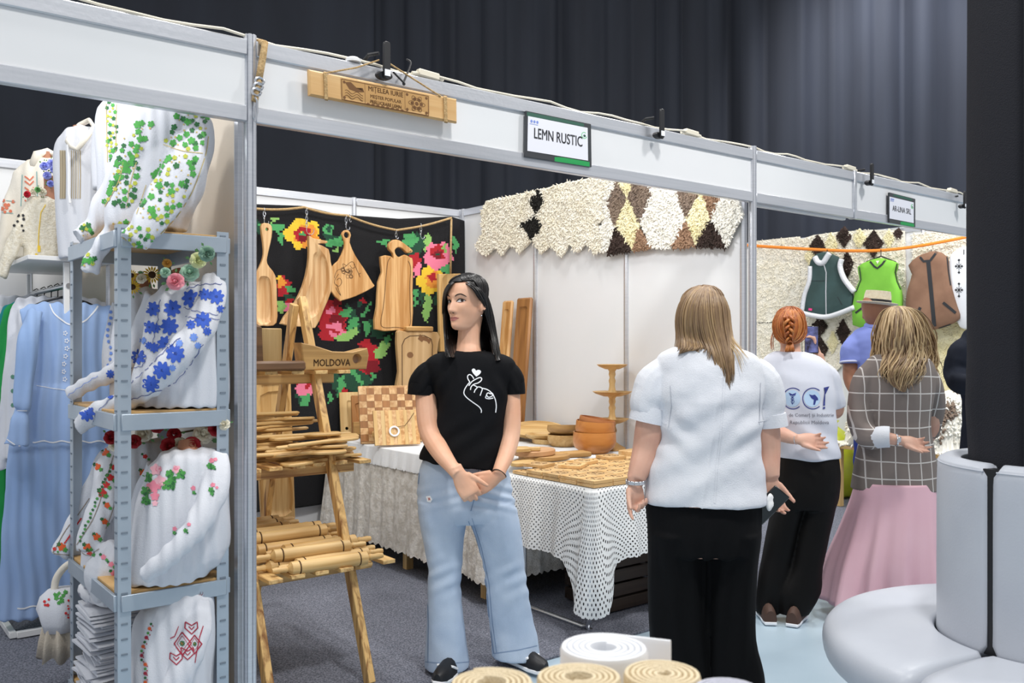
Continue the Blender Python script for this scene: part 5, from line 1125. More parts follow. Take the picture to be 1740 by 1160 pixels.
# right part of the long table
def on_table(x, y, z=TZ): return hit(x, y, z=z)
def bowl(name, lab, p, r, h, m, tilt=None, flat=.6, group=None):
    th = thing(name, lab, 'bowl', p, m3=tilt or Matrix.Identity(3), group=group); pf = [(.004, .0), (r*flat, .0), (r*.92, h*.28), (r, h*.55), (r*.97, h), (r*.93, h), (r*.94, h*.6), (r*.86, h*.32), (r*flat*.9, .012), (.004, .012)]
    MB().lathe(pf, 40).build('bowl_body', m, th); return th
pb = B(2.535, .90, TZ); bowl('wooden_bowl', 'largest orange cherry-wood bowl, bottom of the stack on the long table', pb, .133, .128, W_cherry)
bowl('wooden_bowl', 'orange cherry-wood bowl nested in the largest bowl', pb+V((0, 0, .075)), .121, .12, W_cherry, rx(.03) @ ry(.05), .55); bowl('wooden_bowl', 'reddish cherry-wood bowl tilted on top of the bowl stack', pb+V((.008, 0, .142)), .112, .07, wood('cherry_red', '#bd7f4e', '#a1653c', 'x', 5), ry(.17), .55)
th = thing('tiered_stand', 'turned three-tier wooden cake stand behind the orange bowls', 'cake stand', B(2.73, .945, TZ), ANG); k = 1.0
pl_ = lambda r, z, hh=.03: [(.01, z), (r*.45, z), (r*.85, z+hh*.55), (r, z+hh), (r*.96, z+hh), (r*.8, z+hh*.75), (.01, z+hh*.5)]
def col(z0, z1, r): n = 9; return [(r*(1+.45*math.sin(i*1.9)**2)*(1.8 if i in (0, n-1) else 1), z0+(z1-z0)*i/(n-1)) for i in range(n)]
MB().lathe([(.004, 0), (.085, 0), (.085, .012), (.05, .03), (.022, .05), (.02, .09), (.03, .12), (.022, .15), (.03, .168), (.004, .17)], 28).build('base', W_olive, th)
for z, r in ((.165, .105), (.335, .124), (.505, .098)): MB().lathe(pl_(r, z), 36).build('tier_plate', W_pine_y, th)
for z in (.185, .355): MB().lathe([(.004, z)]+col(z, z+.155, .016)+[(.004, z+.155)], 20).build('column', W_pine, th)
bowl('segmented_bowl', 'pale upper bowl left of the orange bowls', on_table(958, 757)+V((0, 0, .075)), .11, .06, W_olive, rx(-.1), .7); bowl('segmented_bowl', 'striped lower bowl left of the orange bowls', on_table(958, 757), .107, .075, W_pine_y, None, .75)
def platter(name, lab, p, a, b, t, m, m3=None, hollow=True):
    th = thing(name, lab, 'platter', p, m3=m3 or rz(ANG)); rings = []
    for s, z in ((.05, 0), (.8, 0), (.97, t*.5), (1, t), (.93, t), (.82, t*.55 if hollow else t), (.05, t*.5 if hollow else t)): rings.append([V((a*s*math.cos(q), b*s*math.sin(q), z)) for q in [i*2*math.pi/32 for i in range(32)]])
    MB().loft(rings).build('platter_body', m, th); return th
platter('oval_platter', 'big pale oval platter leaning behind the other platters', on_table(912, 748)+V((0, 0, .05)), .19, .10, .04, W_pine_x, rz(ANG-.75) @ rx(.45)); platter('oval_platter', 'live-edge oval dish tipped on the platters', on_table(902, 745)+V((0, 0, .055)), .15, .09, .035, W_olive, rz(ANG-.4) @ rx(.22)); platter('oval_platter', 'shallow yellow oval dish under the live-edge dish', on_table(925, 752)+V((0, 0, .03)), .13, .085, .03, W_pine_x, rz(ANG-.7) @ rx(.06))
th = thing('round_tray', 'round rimmed wooden tray at the front of the platters', 'tray', on_table(935, 752), ANG); MB().lathe([(.004, 0), (.12, 0), (.124, .03), (.117, .03), (.114, .01), (.004, .01)], 36).build('tray_body', W_pine_x, th)
def slab(name, lab, x, y, z, ol, t, m, rot=0, cat='cutting board', k=3):
    th = thing(name, lab, cat, on_table(x, y)+V((0, 0, z)), ANG+rot); sp = [tuple(a) for a in closed_spline(ol, k)] if k > 1 else ol; MB().prism(sp, t, Matrix.Translation((0, 0, t/2)), b=.004).build('board', m, th); return th
rd = lambda r, e=1: [(r*math.cos(i*.5236), r*e*math.sin(i*.5236)) for i in range(12)]
slab('round_board', 'dark-edged round cutting board at the bottom of the board pile', 925, 779, 0, rd(.16, .85), .026, W_olive); slab('round_board', 'pinkish round cutting board on top of the board pile', 908, 780, .028, rd(.14, .8), .03, wood('pear_pink', '#cfa377', '#b98a5e', 'x', 4), .3); slab('handled_board', 'small yellow handled board lying on the board pile', 887, 784, .059, [(-.09, -.05), (.03, -.05), (.05, -.02), (.10, -.018), (.10, .018), (.05, .02), (.03, .05), (-.09, .05)], .022, W_pine_x, -.5)
slab('oval_board', 'small oval board at the near table edge', 888, 790, 0, rd(.085, .6), .022, W_pine_x, .2); slab('rectangular_board', 'thick rectangular board lying right of the board pile', 977, 775, 0, [(-.08, -.055), (.08, -.055), (.08, .055), (-.08, .055)], .028, W_olive, -.2, k=1)
slab('carved_board', 'carved rectangular board at the right end beside the linen shirt', 1086, 772, 0, [(-.11, -.07), (.11, -.07), (.11, .07), (-.11, .07)], .03, W_beech, .1, k=1)
# tall boards against the right wall
for x, yt, wd, lab in ((870, 507, .17, 'tall brown trough board leaning on the right wall'), (842, 512, .12, 'narrow tall board half hidden behind the dark-haired woman')):
    p = hit(x+4, 712, u=U1-.18); vv = uv_of(p)[1]; th = thing('tall_board', lab, 'cutting board', B(U1-.17, vv, TZ), m3=basis(D2*-1, UZ) @ rx(0)); hh = hit(x, yt, u=U1-.05).z-TZ; R_ = rx(-.09)
    o = MB().box(V((0, hh/2, 0)), (wd, hh, .03), b=.012).xf(rx(-.09).to_4x4()).build('board', W_deep_y if wd > .15 else W_beech_z, th)
    carve(o, MB().box((0, hh*.53, .022), (wd*.62, hh*.82, .035), b=.015).xf(rx(-.09).to_4x4()))
    WM[th.name]
# crates under the tables
for k, (u, v) in enumerate(((2.35, 1.4), (2.3, .45))):
    th = thing('storage_crate', ['dark crate stored under the long lace-covered table', 'dark woven crate stored under the small folding table'][k], 'crate', B(u, v, .011), ANG)
    mb = MB(); W = wood('crate_dark', '#3b2c20', '#2a1f18', 'x', 8)
    for j in range(4):
        z = .04+j*.075
        for s in (-1, 1):
            MB().box((0, s*.17, z), (.5, .014, .062), b=.002).build('slat', W, th); MB().box((s*.243, 0, z), (.014, .325, .062), b=.002).build('slat', W, th)
    MB().box((0, 0, .012), (.48, .32, .012)).build('bottom', W, th)
# ================================================================ FASCIA FITTINGS, SIGNS
def quad(tl, tr, br, bl):
    def f(a, b): return tuple((1-b)*((1-a)*tl[i]+a*tr[i])+b*((1-a)*bl[i]+a*br[i]) for i in (0, 1))
    return f
def sign(name, lab, q, v, t, m, b=.002):
    pts = [hit(*p, v=v) for p in q]; c = sum(pts, V())/4; th = thing(name, lab, 'sign', c, ANG)
    loc = [((p-c).dot(D1), p.z-c.z) for p in pts]; o = MB().prism(loc, t, rx(math.pi/2).to_4x4(), b=b).build('board', m, th); return th, o, quad(*q)
C2c = lambda x, y: (400+x/3.955, 50+y/3.955)
th, o, Q = sign('wooden_sign', 'long wooden sign with burnt folk ornament hung by twine on the fascia', [C2c(485, 270), C2c(1480, 470), C2c(1482, 632), C2c(490, 445)], -.045, .022, wood('sign_wood', '#d8b27c', '#c79b62', 'x', 5, rnd=0), .006)
dc = Decal(bvh_of(o), .0012, maxjump=9); M_b2 = mat('burnt_brown', '#6e4a28', .8); M_b3 = mat('burnt_light', '#b98f58', .8); bx = lambda a0, b0, a1, b1, n=10: [Q(a0+(a1-a0)*i/n, b0) for i in range(n)]+[Q(a1, b0+(b1-b0)*i/3) for i in range(3)]+[Q(a1-(a1-a0)*i/n, b1) for i in range(n)]+[Q(a0, b1-(b1-b0)*i/3) for i in range(3)]
dc.poly(bx(.222, .07, .82, .93), 1); dc.off = .0017; dc.ribbon(bx(.228, .10, .814, .90)+[Q(.228, .10)], 1.1, 0); dc.ribbon(bx(.385, .1, .655, .9)+[Q(.385, .1)], .5, 0)
for a, b, n, t in ((.37+.155, .27, 'MIȚELEA IURIE', .235), (.525, .56, 'MEȘTER POPULAR', .21), (.525, .77, 'PRELUCRARE LEMN', .21)):
    vs, fs = text_mesh(n, 1, .02, 2); wd = max(v.x for v in vs)-min(v.x for v in vs); hh = .27 if t > .22 else .19
    dc.raw([Q(a+v.x/wd*t, b-v.y*hh) for v in vs], fs, 0)
for r in (.045, .03): dc.ribbon([Q(.735+r*1.0*math.cos(t)*(1+.25*math.cos(6*t)), .5+r*6*math.sin(t)*(1+.25*math.cos(6*t))) for t in [i*2*math.pi/48 for i in range(49)]], .9, 0, 1.5)
dc.poly([Q(.735+.013*math.cos(t), .5+.08*math.sin(t)) for t in [i*.6 for i in range(10)]], 0)
for k in range(6): a = k*math.pi/3; dc.poly([Q(.735+.03*math.cos(a)+.012*math.cos(t), .5+.19*math.sin(a)+.07*math.sin(t)) for t in [i*.8 for i in range(8)]], 0)
for a, b in ((.245, .2), (.245, .8), (.80, .2), (.80, .8), (.67, .2), (.67, .8)): dc.poly([Q(a+.009*math.cos(t), b+.06*math.sin(t)) for t in [i*.8 for i in range(8)]], 0)
dc.poly([Q(a, b) for a, b in ((.25, .2), (.29, .15), (.33, .35), (.37, .3), (.38, .45), (.33, .5), (.28, .45))], 0)
for b in (.55, .65, .75): dc.ribbon([Q(a, b+.06*math.sin(a*90)) for a in [.25+.012*i for i in range(11)]], 1.0, 0)
for i in range(8): dc.poly([Q(.405+.033*i+.012*math.cos(t), .87+.03*math.sin(t)) for t in [k*1.05 for k in range(6)]], 0)
oo = dc.build('burnt_lettering', [M_b2, M_b3], o); oo['kind'] = 'stuff'
tw_ = MB()
for a in (.12, .93):
    for k in range(5): 
        x = a+(k-2)*.0035; tw_.tube([hit(*Q(x, -.03), v=-.05), hit(*Q(x, 0), v=-.06), hit(*Q(x+.002, 1), v=-.06), hit(*Q(x+.002, 1.03), v=-.05)], .0035, 5)
tw_.tube([hit(*Q(.12, 0), v=-.058), P(605, 115, uv_of(V((0, 0, 0)))[0]*0+hit(605, 115, v=-.055).y), hit(644, 102, v=-.045)], .0035, 6); tw_.tube([hit(660, 107, v=-.045), hit(*Q(.90, 0), v=-.058)], .0035, 6)
oo = tw_.build('twine', M_rope, th, world=True); oo['kind'] = 'stuff'
def shop_sign(name, lab, q, white, txt, tq, tw, th_, slant=0):
    th, o, Q = sign(name, lab, q, -.024, .012, mat('sign_dark', '#3a3c40', .4), .001); dc = Decal(bvh_of(o), .0012, maxjump=9)
    g = [mat('sign_white', '#e6e7f0', .5), mat('sign_text', '#4a4b50', .6), mat('sign_green', '#1f9a50', .5), mat('sign_deep_green', '#2f5c4c', .5), mat('logo_blue', '#7d93d6', .5), mat('logo_green', '#74c98a', .5)]
    dc.poly([Q(.45+.53*a, b) for a, b in [(0, .90), (.2, .88), (.5, .88), (1, .885), (1, .99), (.5, .99), (0, .99)]], 2); dc.poly([Q(a, b) for a, b in ((.02, .015), (.5, .01), (.9, .02), (.9, .09), (.5, .09), (.02, .1))], 3)
    dc.off = .0018; (a0, b0, a1, b1) = white; dc.poly([Q(a0+(a1-a0)*i/8, b0) for i in range(8)]+[Q(a1, b0+(b1-b0)*i/4) for i in range(4)]+[Q(a1-(a1-a0)*i/8, b1) for i in range(8)]+[Q(a0, b1-(b1-b0)*i/4) for i in range(4)], 0)
    dc.off = .0024; vs, fs = text_mesh(txt, 1, .022, 3); wd = max(v.x for v in vs)-min(v.x for v in vs); dc.raw([Q(tq[0]+v.x/wd*tw, tq[1]-v.y*th_) for v in vs], fs, 1)
    for k in range(3): dc.poly([Q(.09+.045*k+.018*math.cos(t), .20+.035*math.sin(t)) for t in [i*.8 for i in range(8)]], 4)
    dc.ribbon([Q(.06+.13*i/4, .26) for i in range(5)], .8, 4)
    dc.ribbon([Q(.90+.04*math.cos(t), .29+.07*math.sin(t)) for t in [.3+i*.5 for i in range(11)]], 1.2, 5); dc.poly([Q(.905+.02*math.cos(t), .30+.03*math.sin(t)) for t in [i*.8 for i in range(8)]], 3)
    oo = dc.build('print', g, o); oo['kind'] = 'stuff'; return th
shop_sign('booth_sign', 'LEMN RUSTIC name sign with green corner on the fascia', [(893, 188.5), (1003, 211), (1004, 284), (891.5, 266.5)], (.035, .10, .955, .86), 'LEMN RUSTIC', (.50, .46), .74, .33)
shop_sign('booth_sign', 'AR-LINA SRL name sign with green bands on the far fascia', [(1510, 327), (1554, 338), (1554, 386), (1510, 378)], (.03, .13, .96, .86), 'AR-LINA SRL', (.50, .50), .72, .26)
# clip lamps
def clip(x, y, k, lab):
    p = hit(x, y, v=-.05); th = thing('clip_lamp', lab, 'lamp', p, ANG, 'black clip lamps along the fascia'); s = k
    mb = MB(); mb.prism([(.035*s*math.cos(t), .018*s*math.sin(t)-.04*s) for t in [i*.4 for i in range(16)]], .03, rx(math.pi/2).to_4x4(), b=.004); mb.build('base', M_black, th)
    MB().prism([tuple(a) for a in closed_spline([(-.013*s, -.05*s), (.013*s, -.05*s), (.016*s, .06*s), (.012*s, .09*s), (-.012*s, .09*s), (-.016*s, .06*s)], 3)], .014, Matrix.Translation((0, -.022, 0)) @ rx(math.pi/2).to_4x4(), b=.003).build('arm', M_black, th)
    MB().tube([(-.01*s, .02, .055*s), (-.04*s, .05, .05*s), (-.045*s, .09, .03*s)], .008*s, 8).build('lamp_neck', M_black, th)
    MB().lathe([(.004, 0), (.022*s, 0), (.026*s, .03*s), (.012*s, .05*s), (.004, .05*s)], 16, Matrix.Translation((-.045*s, .10, .0)) @ rx(-.4).to_4x4()).build('lamp_head', M_black, th)
    MB().box((0, -.0305, -.035*s), (.026*s, .002, .026*s)).build('sticker', M_print, th)
def lampcord(a, b, lab):
    p, q = hit(*a, v=-.06), hit(*b, v=-.03); th = thing('lamp_cord', lab, 'cord', p, ANG); m = (p+q)/2-UZ*.05-D2*.01; MB().tube([V(t) for t in spline([tuple(p), tuple(p+D1*.05-UZ*.035), tuple(m), tuple(q+UZ*.02), tuple(q+UZ*.045+D2*.03)], 6)], .004, 6).build('cord', M_black, th, world=True, ang=180)
lampcord((668, 122), (698, 117), 'black lamp cord looping to the connector beside the wooden sign')
clip(652, 112, .95, 'black clip lamp holding the twine of the wooden sign'); clip(1119, 217, .95, 'black clip lamp between the LEMN RUSTIC sign and the stall post'); clip(1476, 301, .9, 'black clip lamp left of the AR-LINA SRL sign'); clip(1634, 343, .8, 'black clip lamp at the column, last one on the fascia')
for x, y, lab in ((727, 130, 'cream cable connector beside the wooden sign\'s clip lamp'), (1174, 231, 'cream cable connector right of the second clip lamp'), (1444, 299, 'cream cable connector at the fascia joint left of the third clip lamp'), (1618, 343, 'cream cable connector on the fascia nearest the column')):
    p = hit(x, y, v=0); p.z = 2.505; th = thing('cable_connector', lab, 'connector', p, ANG); Mc = mat('cable_cream', '#ddd6c4', .5); MB().box((0, 0, .014), (.10, .03, .028), ry(.05), b=.004).build('housing', Mc, th)
    for s in (-1, 1): MB().tube([(s*.05, 0, .012), (s*.075, 0, .008)], .008, 8).build('plug', Mc, th)
p = hit(600, 106, v=0); th = thing('sensor_puck', 'flat white round puck sitting on the fascia rail', 'puck', V((p.x, p.y, 2.504)), ANG); MB().lathe([(.004, 0), (.03, 0), (.03, .01), (.02, .018), (.004, .02)], 20).build('puck_body', M_white, th)
th = thing('power_cable', 'thin cream cable lying along the top of the fascia', 'cable', B(2, 0, 2.505)); MB().tube([B(-1.2+.1*i, .01*math.sin(i*2.1), 2.506+.007*(1+math.sin(i*1.3))) for i in range(78)], .005, 6).build('cable', mat('cable_cream', '#ddd6c4', .5), th, world=True, ang=180)
th = thing('hanging_rope', 'hemp rope with steel hooks hanging beside the front post', 'rope', hit(448, 76, v=-.03)); r0 = [hit(a, b, v=-.035) for a, b in ((450, 74), (447, 95), (443, 118), (440, 135))]
MB().tube([B(.03, .02, 2.51)]+r0, .013, 8).build('rope', M_rope, th, world=True, ang=180); MB().tube([hit(a, b, v=-.035) for a, b in ((440, 135), (437, 150), (434, 165), (433, 172))], .012, 8).build('rope_end', M_rope, th, world=True, ang=180)
mb = MB()
for a, b in ((441, 138), (439, 147), (436, 156)): c = hit(a, b, v=-.045); mb.tube([c+D1*.016*math.cos(t)+UZ*.013*math.sin(t) for t in [i*.7854 for i in range(8)]], .005, 6, closed=True)
mb.tube([hit(a, b, v=-.045) for a, b in ((433, 165), (437, 172), (437, 190), (433, 207), (431, 200), (432, 180))], .004, 6); oo = mb.build('chain', M_steel, th, world=True); oo['kind'] = 'stuff'

# ================================================================ SHEEPSKINS
def fur_piece(parent, pts, nrm, m, n, t=.02, L=.016, R=.0065, seed=0, name='fleece', down=.6):
    """one piece of fleece: backing polygon with short woolly tufts"""
    c = sum(pts, V())/len(pts); up = UZ; x = up.cross(nrm).normalized(); rnd = random.Random(seed); loc = [((p-c).dot(x), (p-c).z) for p in pts]
    M = frame(c+nrm*t*.5, basis(x, up)); mb = MB().prism(loc, t, M); o = mb.build('patch', m, parent, world=True, ang=30)
    x0, x1 = min(p[0] for p in loc), max(p[0] for p in loc); y0, y1 = min(p[1] for p in loc), max(p[1] for p in loc); tf_ = MB(); k = 0; tries = 0; n = int(n*1.5)
    while k < n and tries < n*6:
        tries += 1; a, b = rnd.uniform(x0, x1), rnd.uniform(y0, y1)
        if not inpoly(a, b, loc): continue
        k += 1; q = c+x*a+up*b+nrm*t; dr = (nrm*.45+x*rnd.gauss(0, .8)+up*rnd.gauss(-.45, .6)).normalized(); l = L*rnd.uniform(.6, 1.5)
        q1 = q+dr*l*.6; q2 = q1+(dr-nrm*.55-UZ*down*.4).normalized()*l*.7
        tf_.tube([q-nrm*.002, q1, q2], [R, R*.95, R*.25], 5, cap=False, el=.42, up=nrm)
    f = tf_.build(name, m, o, ang=180); f.data.transform(WM[parent.name].inverted()); f['kind'] = 'stuff'; return o
F_cream = mat('fleece_cream', '#e9e2cf', .95, col2='#f0ebdd', scale=9); F_yel = mat('fleece_yellow', '#eadfb0', .95, col2='#f0e8c4', scale=9); F_black = mat('fleece_black', '#15130f', .95); F_grey = mat('fleece_grey_brown', '#8a7868', .95, col2='#75655a', scale=12); F_brown = mat('fleece_brown', '#a08066', .95, col2='#8a6b54', scale=12); F_dark = mat('fleece_dark_brown', '#2e221b', .95, col2='#40302a', scale=12); F_white = mat('fleece_white', '#efece2', .95)
C5 = lambda x, y: (800+x/3.48, 280+y/3.48); NW = D1*-1
def skin(name, lab, u, pieces, conv, x, y, cat='sheepskin'):
    th = thing(name, lab, cat, hit(*conv(x, y), u=u), ANG)
    for k, (m, poly, n) in enumerate(pieces): fur_piece(th, [hit(*conv(*p), u=u) for p in poly], NW, m, n, seed=k+len(poly))
    return th
us = U1-.022
skin('sheepskin', 'shaggy white sheepskin with two black diamonds on the wood stall\'s right wall', us, [
    (F_cream, [(100, 215), (250, 185), (390, 152), (415, 145), (395, 200), (360, 210), (400, 290), (395, 300), (312, 355), (372, 440), (340, 480), (295, 520), (270, 485), (245, 470), (215, 505), (195, 535), (170, 505), (150, 490), (125, 515), (100, 535), (65, 515), (35, 480), (55, 450), (80, 400), (72, 300)], 2000),
    (F_cream, [(425, 148), (560, 110), (740, 75), (830, 72), (825, 150), (785, 200), (800, 270), (805, 320), (760, 350), (770, 390), (795, 420), (785, 500), (740, 527), (715, 490), (700, 460), (670, 485), (640, 520), (610, 490), (590, 455), (570, 510), (545, 542), (515, 515), (480, 470), (455, 500), (425, 523), (400, 490), (372, 440), (437, 370), (398, 292), (450, 210)], 2400),
    (F_black, [(412, 148), (450, 210), (400, 290), (358, 210)], 300), (F_black, [(396, 296), (437, 370), (372, 440), (312, 355)], 350)], C5, 400, 150)
skin('sheepskin', 'patchwork sheepskin of white, cream and brown diamonds nearest the stall post', us, [
    (F_white, [(835, 75), (880, 85), (822, 240), (865, 365), (825, 500), (790, 520), (795, 420), (775, 380), (810, 320), (795, 210)], 420), (F_grey, [(880, 88), (938, 195), (865, 360), (822, 240)], 330), (F_yel, [(885, 88), (970, 105), (940, 192)], 180), (F_yel, [(940, 195), (1010, 350), (970, 500), (868, 365)], 420), (F_grey, [(974, 106), (1060, 122), (1080, 180), (1012, 340), (942, 192)], 360), (F_dark, [(865, 368), (968, 505), (825, 530)], 320), (F_brown, [(1008, 380), (1080, 490), (972, 505)], 240),
    (F_white, [(1065, 124), (1228, 155), (1288, 318), (1200, 492), (1082, 490), (1014, 345), (1082, 180)], 900), (F_grey, [(1232, 156), (1350, 172), (1288, 312)], 260), (F_brown, [(1286, 336), (1340, 478), (1206, 490)], 320), (F_yel, [(1366, 175), (1390, 182), (1438, 308), (1342, 474), (1292, 318)], 420), (F_brown, [(1392, 180), (1484, 195), (1440, 308)], 240), (F_dark, [(1440, 312), (1525, 488), (1346, 480)], 380), (F_white, [(1488, 196), (1590, 212), (1620, 295), (1560, 400), (1525, 484), (1442, 312)], 900)], C5, 1200, 160)
C7 = lambda x, y: (1280+x/3.626, 380+y/3.626); uf = U3-.022; idc = lambda x, y: (x, y)
skin('sheepskin', 'plain cream fleece hanging left of the vests on the far wall', uf, [(F_cream, [(1284, 410), (1320, 406), (1360, 402), (1364, 480), (1360, 545), (1284, 548)], 1100), (F_cream, [(1284, 550), (1362, 547), (1366, 640), (1284, 655)], 800), (F_yel, [(1284, 657), (1366, 642), (1370, 760), (1284, 780)], 800)], idc, 1300, 410)
dia = lambda x, y, a, b: [(x, y-b), (x+a, y), (x, y+b), (x-a, y)]
skin('sheepskin', 'patchwork sheepskin of cream and dark brown diamonds behind the green vests', uf, [(F_cream, [C7(*p) for p in ((290, 100), (380, 70), (520, 52), (740, 38), (935, 45), (945, 420), (915, 640), (700, 700), (470, 960), (320, 940), (300, 560))], 2600)]+
    [(m, [C7(x+(xx-x), yy) for xx, yy in dia(x, y, a, b)], n) for m, x, y, a, b, n in ((F_dark, 408, 140, 48, 72, 220), (F_dark, 570, 80, 46, 64, 170), (F_dark, 752, 122, 58, 84, 300), (F_dark, 905, 60, 26, 34, 60), (F_dark, 590, 250, 36, 82, 200), (F_dark, 420, 630, 50, 60, 200), (F_dark, 420, 770, 52, 80, 260), (F_dark, 565, 665, 40, 80, 230), (F_yel, 490, 130, 36, 76, 180), (F_yel, 665, 90, 40, 60, 160), (F_yel, 360, 200, 34, 60, 140), (F_yel, 845, 90, 30, 60, 110), (F_yel, 500, 730, 32, 70, 150))], idc, 1450, 395)
for o in bpy.data.objects:
    if o.name.startswith('patch') and o.parent and o.parent.get('label', '').startswith('patchwork sheepskin of cream and dark') and o.data.materials[0] != F_cream: o.location = (-.012, 0, 0)
skin('sheepskin', 'cream fleece hanging right of the brown vest by the column', uf, [(F_cream, [(1552, 398), (1600, 392), (1665, 386), (1668, 520), (1552, 530)], 1100), (F_yel, [(1552, 532), (1668, 522), (1670, 690), (1560, 690)], 1100)], idc, 1600, 395)
# ---- ribbon and vests
ur = U3-.20
th = thing('orange_ribbon', 'orange ribbon strung across the sheepskin stall to carry vests', 'ribbon', hit(1440, 425, u=ur)); mb = MB(); rp_ = [tuple(a) for a in spline([(1262, 416), (1288, 418), (1370, 423), (1440, 426), (1500, 425), (1560, 418), (1640, 403), (1690, 392)], 6)]
mb.grid(lambda a, b: hit(rp_[round(a*(len(rp_)-1))][0], rp_[round(a*(len(rp_)-1))][1]+(b-.5)*5.2, u=ur), len(rp_)-1, 1); o = mb.build('ribbon', mat('ribbon_orange', '#f08a2c', .6), th, world=True, ang=180); sm = o.modifiers.new('t', 'SOLIDIFY'); sm.thickness = .002
def puffy(outline, u, t, conv, k=3):
    pts = [hit(*conv(*p), u=u) for p in outline]; c = sum(pts, V())/len(pts); S = [V(a) for a in closed_spline(pts, k)]; R = lambda s, z: [c+(p-c)*s+NW*z for p in S]
    return MB().loft([R(.25, -t*.5), R(.7, -t*.5), R(.96, -t*.42), R(1, 0), R(.995, t*.25), R(.965, t*.42), R(.7, t*.5), R(.25, t*.5)]), c
def vest(lab, ol, m, u=U3-.2, t=.075):
    mb, c = puffy(ol, u, t, C7, 2); top = hit(*C7(*min(ol, key=lambda p: p[1])), u=u); th = thing('vest', lab, 'vest', c, ANG); o = mb.build('vest_body', m, th, world=True, ang=180)
    x = sum(p[0] for p in ol)/len(ol); hg = MB(); p0 = hit(*C7(x, 165), u=ur); hg.tube([p0+UZ*.01, p0-UZ*.03, hit(*C7(x, 200), u=u)], .004, 6); hg.tube([hit(*C7(x-90, 235), u=u), hit(*C7(x, 200), u=u), hit(*C7(x+90, 235), u=u)], .007, 6); hg.build('hanger', M_black, th, world=True); return th, o
M_trim = mat('vest_fleece', '#d9dade', .95, bump=.5, bscale=80); M_vblk = mat('vest_band', '#26282c', .7)
th, o = vest('dark green shearling vest with white fleece edges, leftmost on the ribbon', [(375, 200), (430, 175), (475, 178), (505, 195), (540, 215), (530, 262), (558, 340), (605, 402), (615, 510), (540, 545), (450, 572), (360, 565), (300, 548), (306, 470), (345, 355), (352, 262)], mat('suede_green', '#2f4543', .8, col2='#385150', scale=6))
tb = MB()
for q, r in (([(350, 262), (345, 350), (315, 440), (300, 540)], .022), ([(545, 218), (535, 265), (560, 340), (622, 420)], .026), ([(300, 550), (370, 566), (450, 574), (540, 548), (620, 515)], .024), ([(380, 205), (400, 238), (430, 240), (455, 205), (470, 182)], .028)):
    tb.tube([hit(*C7(*tuple(a)), u=U3-.24) for a in spline(q, 5)], r, 8)
oo = tb.build('fleece_trim', M_trim, th, world=True, ang=180); oo['kind'] = 'stuff'; dc = Decal(bvh_of(o), .003); cv = lambda q: [C7(*a) for a in q]; dc.ribbon(cv([(436, 250), (450, 300), (448, 420), (450, 565)]), 1.6, 0); dc.ribbon(cv([(520, 450), (548, 500)]), 1, 1); dc.ribbon(cv([(355, 352), (440, 352)]), .7, 1); dc.poly(cv([(342, 520), (364, 522), (362, 536), (340, 533)]), 2); dc.build('zip', [M_silver, M_vblk, mat('tag_pink', '#f0408a', .6)], o)['kind'] = 'stuff'
th, o = vest('lime green shearling vest with a wide black front band', [(715, 230), (760, 215), (800, 212), (835, 222), (890, 242), (876, 300), (888, 355), (912, 410), (918, 520), (885, 630), (760, 640), (618, 625), (632, 420), (662, 345), (650, 265)], mat('suede_lime', '#7cbf3f', .8, col2='#72b338', scale=6))
dc = Decal(bvh_of(o), .003); dc.poly(cv([(735, 225), (803, 222), (806, 330), (806, 450), (804, 625), (736, 625), (736, 450), (737, 330)]), 0); dc.ribbon(cv([(720, 232), (745, 262), (765, 275), (795, 250), (815, 222)]), 3.2, 0); dc.ribbon(cv([(630, 550), (680, 512)]), 3.4, 0); dc.ribbon(cv([(655, 268), (664, 345), (634, 420)]), 1.6, 0); dc.ribbon(cv([(884, 245), (873, 300), (884, 355), (906, 405)]), 1.6, 0); dc.poly(cv([(745, 222), (790, 220), (765, 262)]), 1); dc.build('black_band', [M_vblk, F_cream], o)['kind'] = 'stuff'
th, o = vest('brown suede vest with black zip band and slanted pockets', [(1020, 200), (1070, 180), (1125, 168), (1195, 202), (1208, 300), (1225, 400), (1262, 520), (1275, 585), (1200, 630), (1120, 652), (1020, 655), (965, 580), (945, 500), (957, 400), (985, 310), (962, 255)], mat('suede_brown', '#7d5c48', .85, col2='#8c6a54', scale=6))
dc = Decal(bvh_of(o), .003); dc.ribbon(cv([(1078, 225), (1098, 430), (1116, 632)]), 7, 0); dc.ribbon(cv([(1028, 205), (1050, 232), (1090, 228), (1130, 175)]), 4, 0); dc.ribbon(cv([(1030, 515), (1000, 575)]), 5, 0); dc.ribbon(cv([(1170, 485), (1248, 550)]), 5, 0); dc.ribbon(cv([(1192, 205), (1202, 300), (1215, 380)]), 2, 0); dc.ribbon(cv([(1030, 655), (1120, 650), (1270, 600)]), 2, 0); dc.build('black_band', [M_vblk], o)['kind'] = 'stuff'
th, o = vest('white sleeveless vest with black cross-stitch ornaments, partly behind the column', [(1222, 195), (1260, 160), (1300, 140), (1350, 150), (1420, 200), (1415, 640), (1330, 648), (1282, 640), (1250, 560), (1228, 400), (1215, 280)], mat('felt_white', '#e2e4e8', .9), u=U3-.16)
dc = Decal(bvh_of(o), .003)
for cy_ in (262, 408):
    for a, b in ((0, 0), (0, -38), (0, 38), (-18, 0), (18, 0)): dc.poly(cv([(1268+a+9*math.cos(t), cy_+b+9*math.sin(t)) for t in [0, 1.57, 3.14, 4.71]]), 0)
    dc.ribbon(cv([(1254, cy_-16), (1282, cy_+16)]), 1.2, 0); dc.ribbon(cv([(1282, cy_-16), (1254, cy_+16)]), 1.2, 0); dc.ribbon(cv([(1268, cy_-44), (1268, cy_+44)]), .9, 0)
dc.build('cross_stitch', [M_vblk], o)['kind'] = 'stuff'
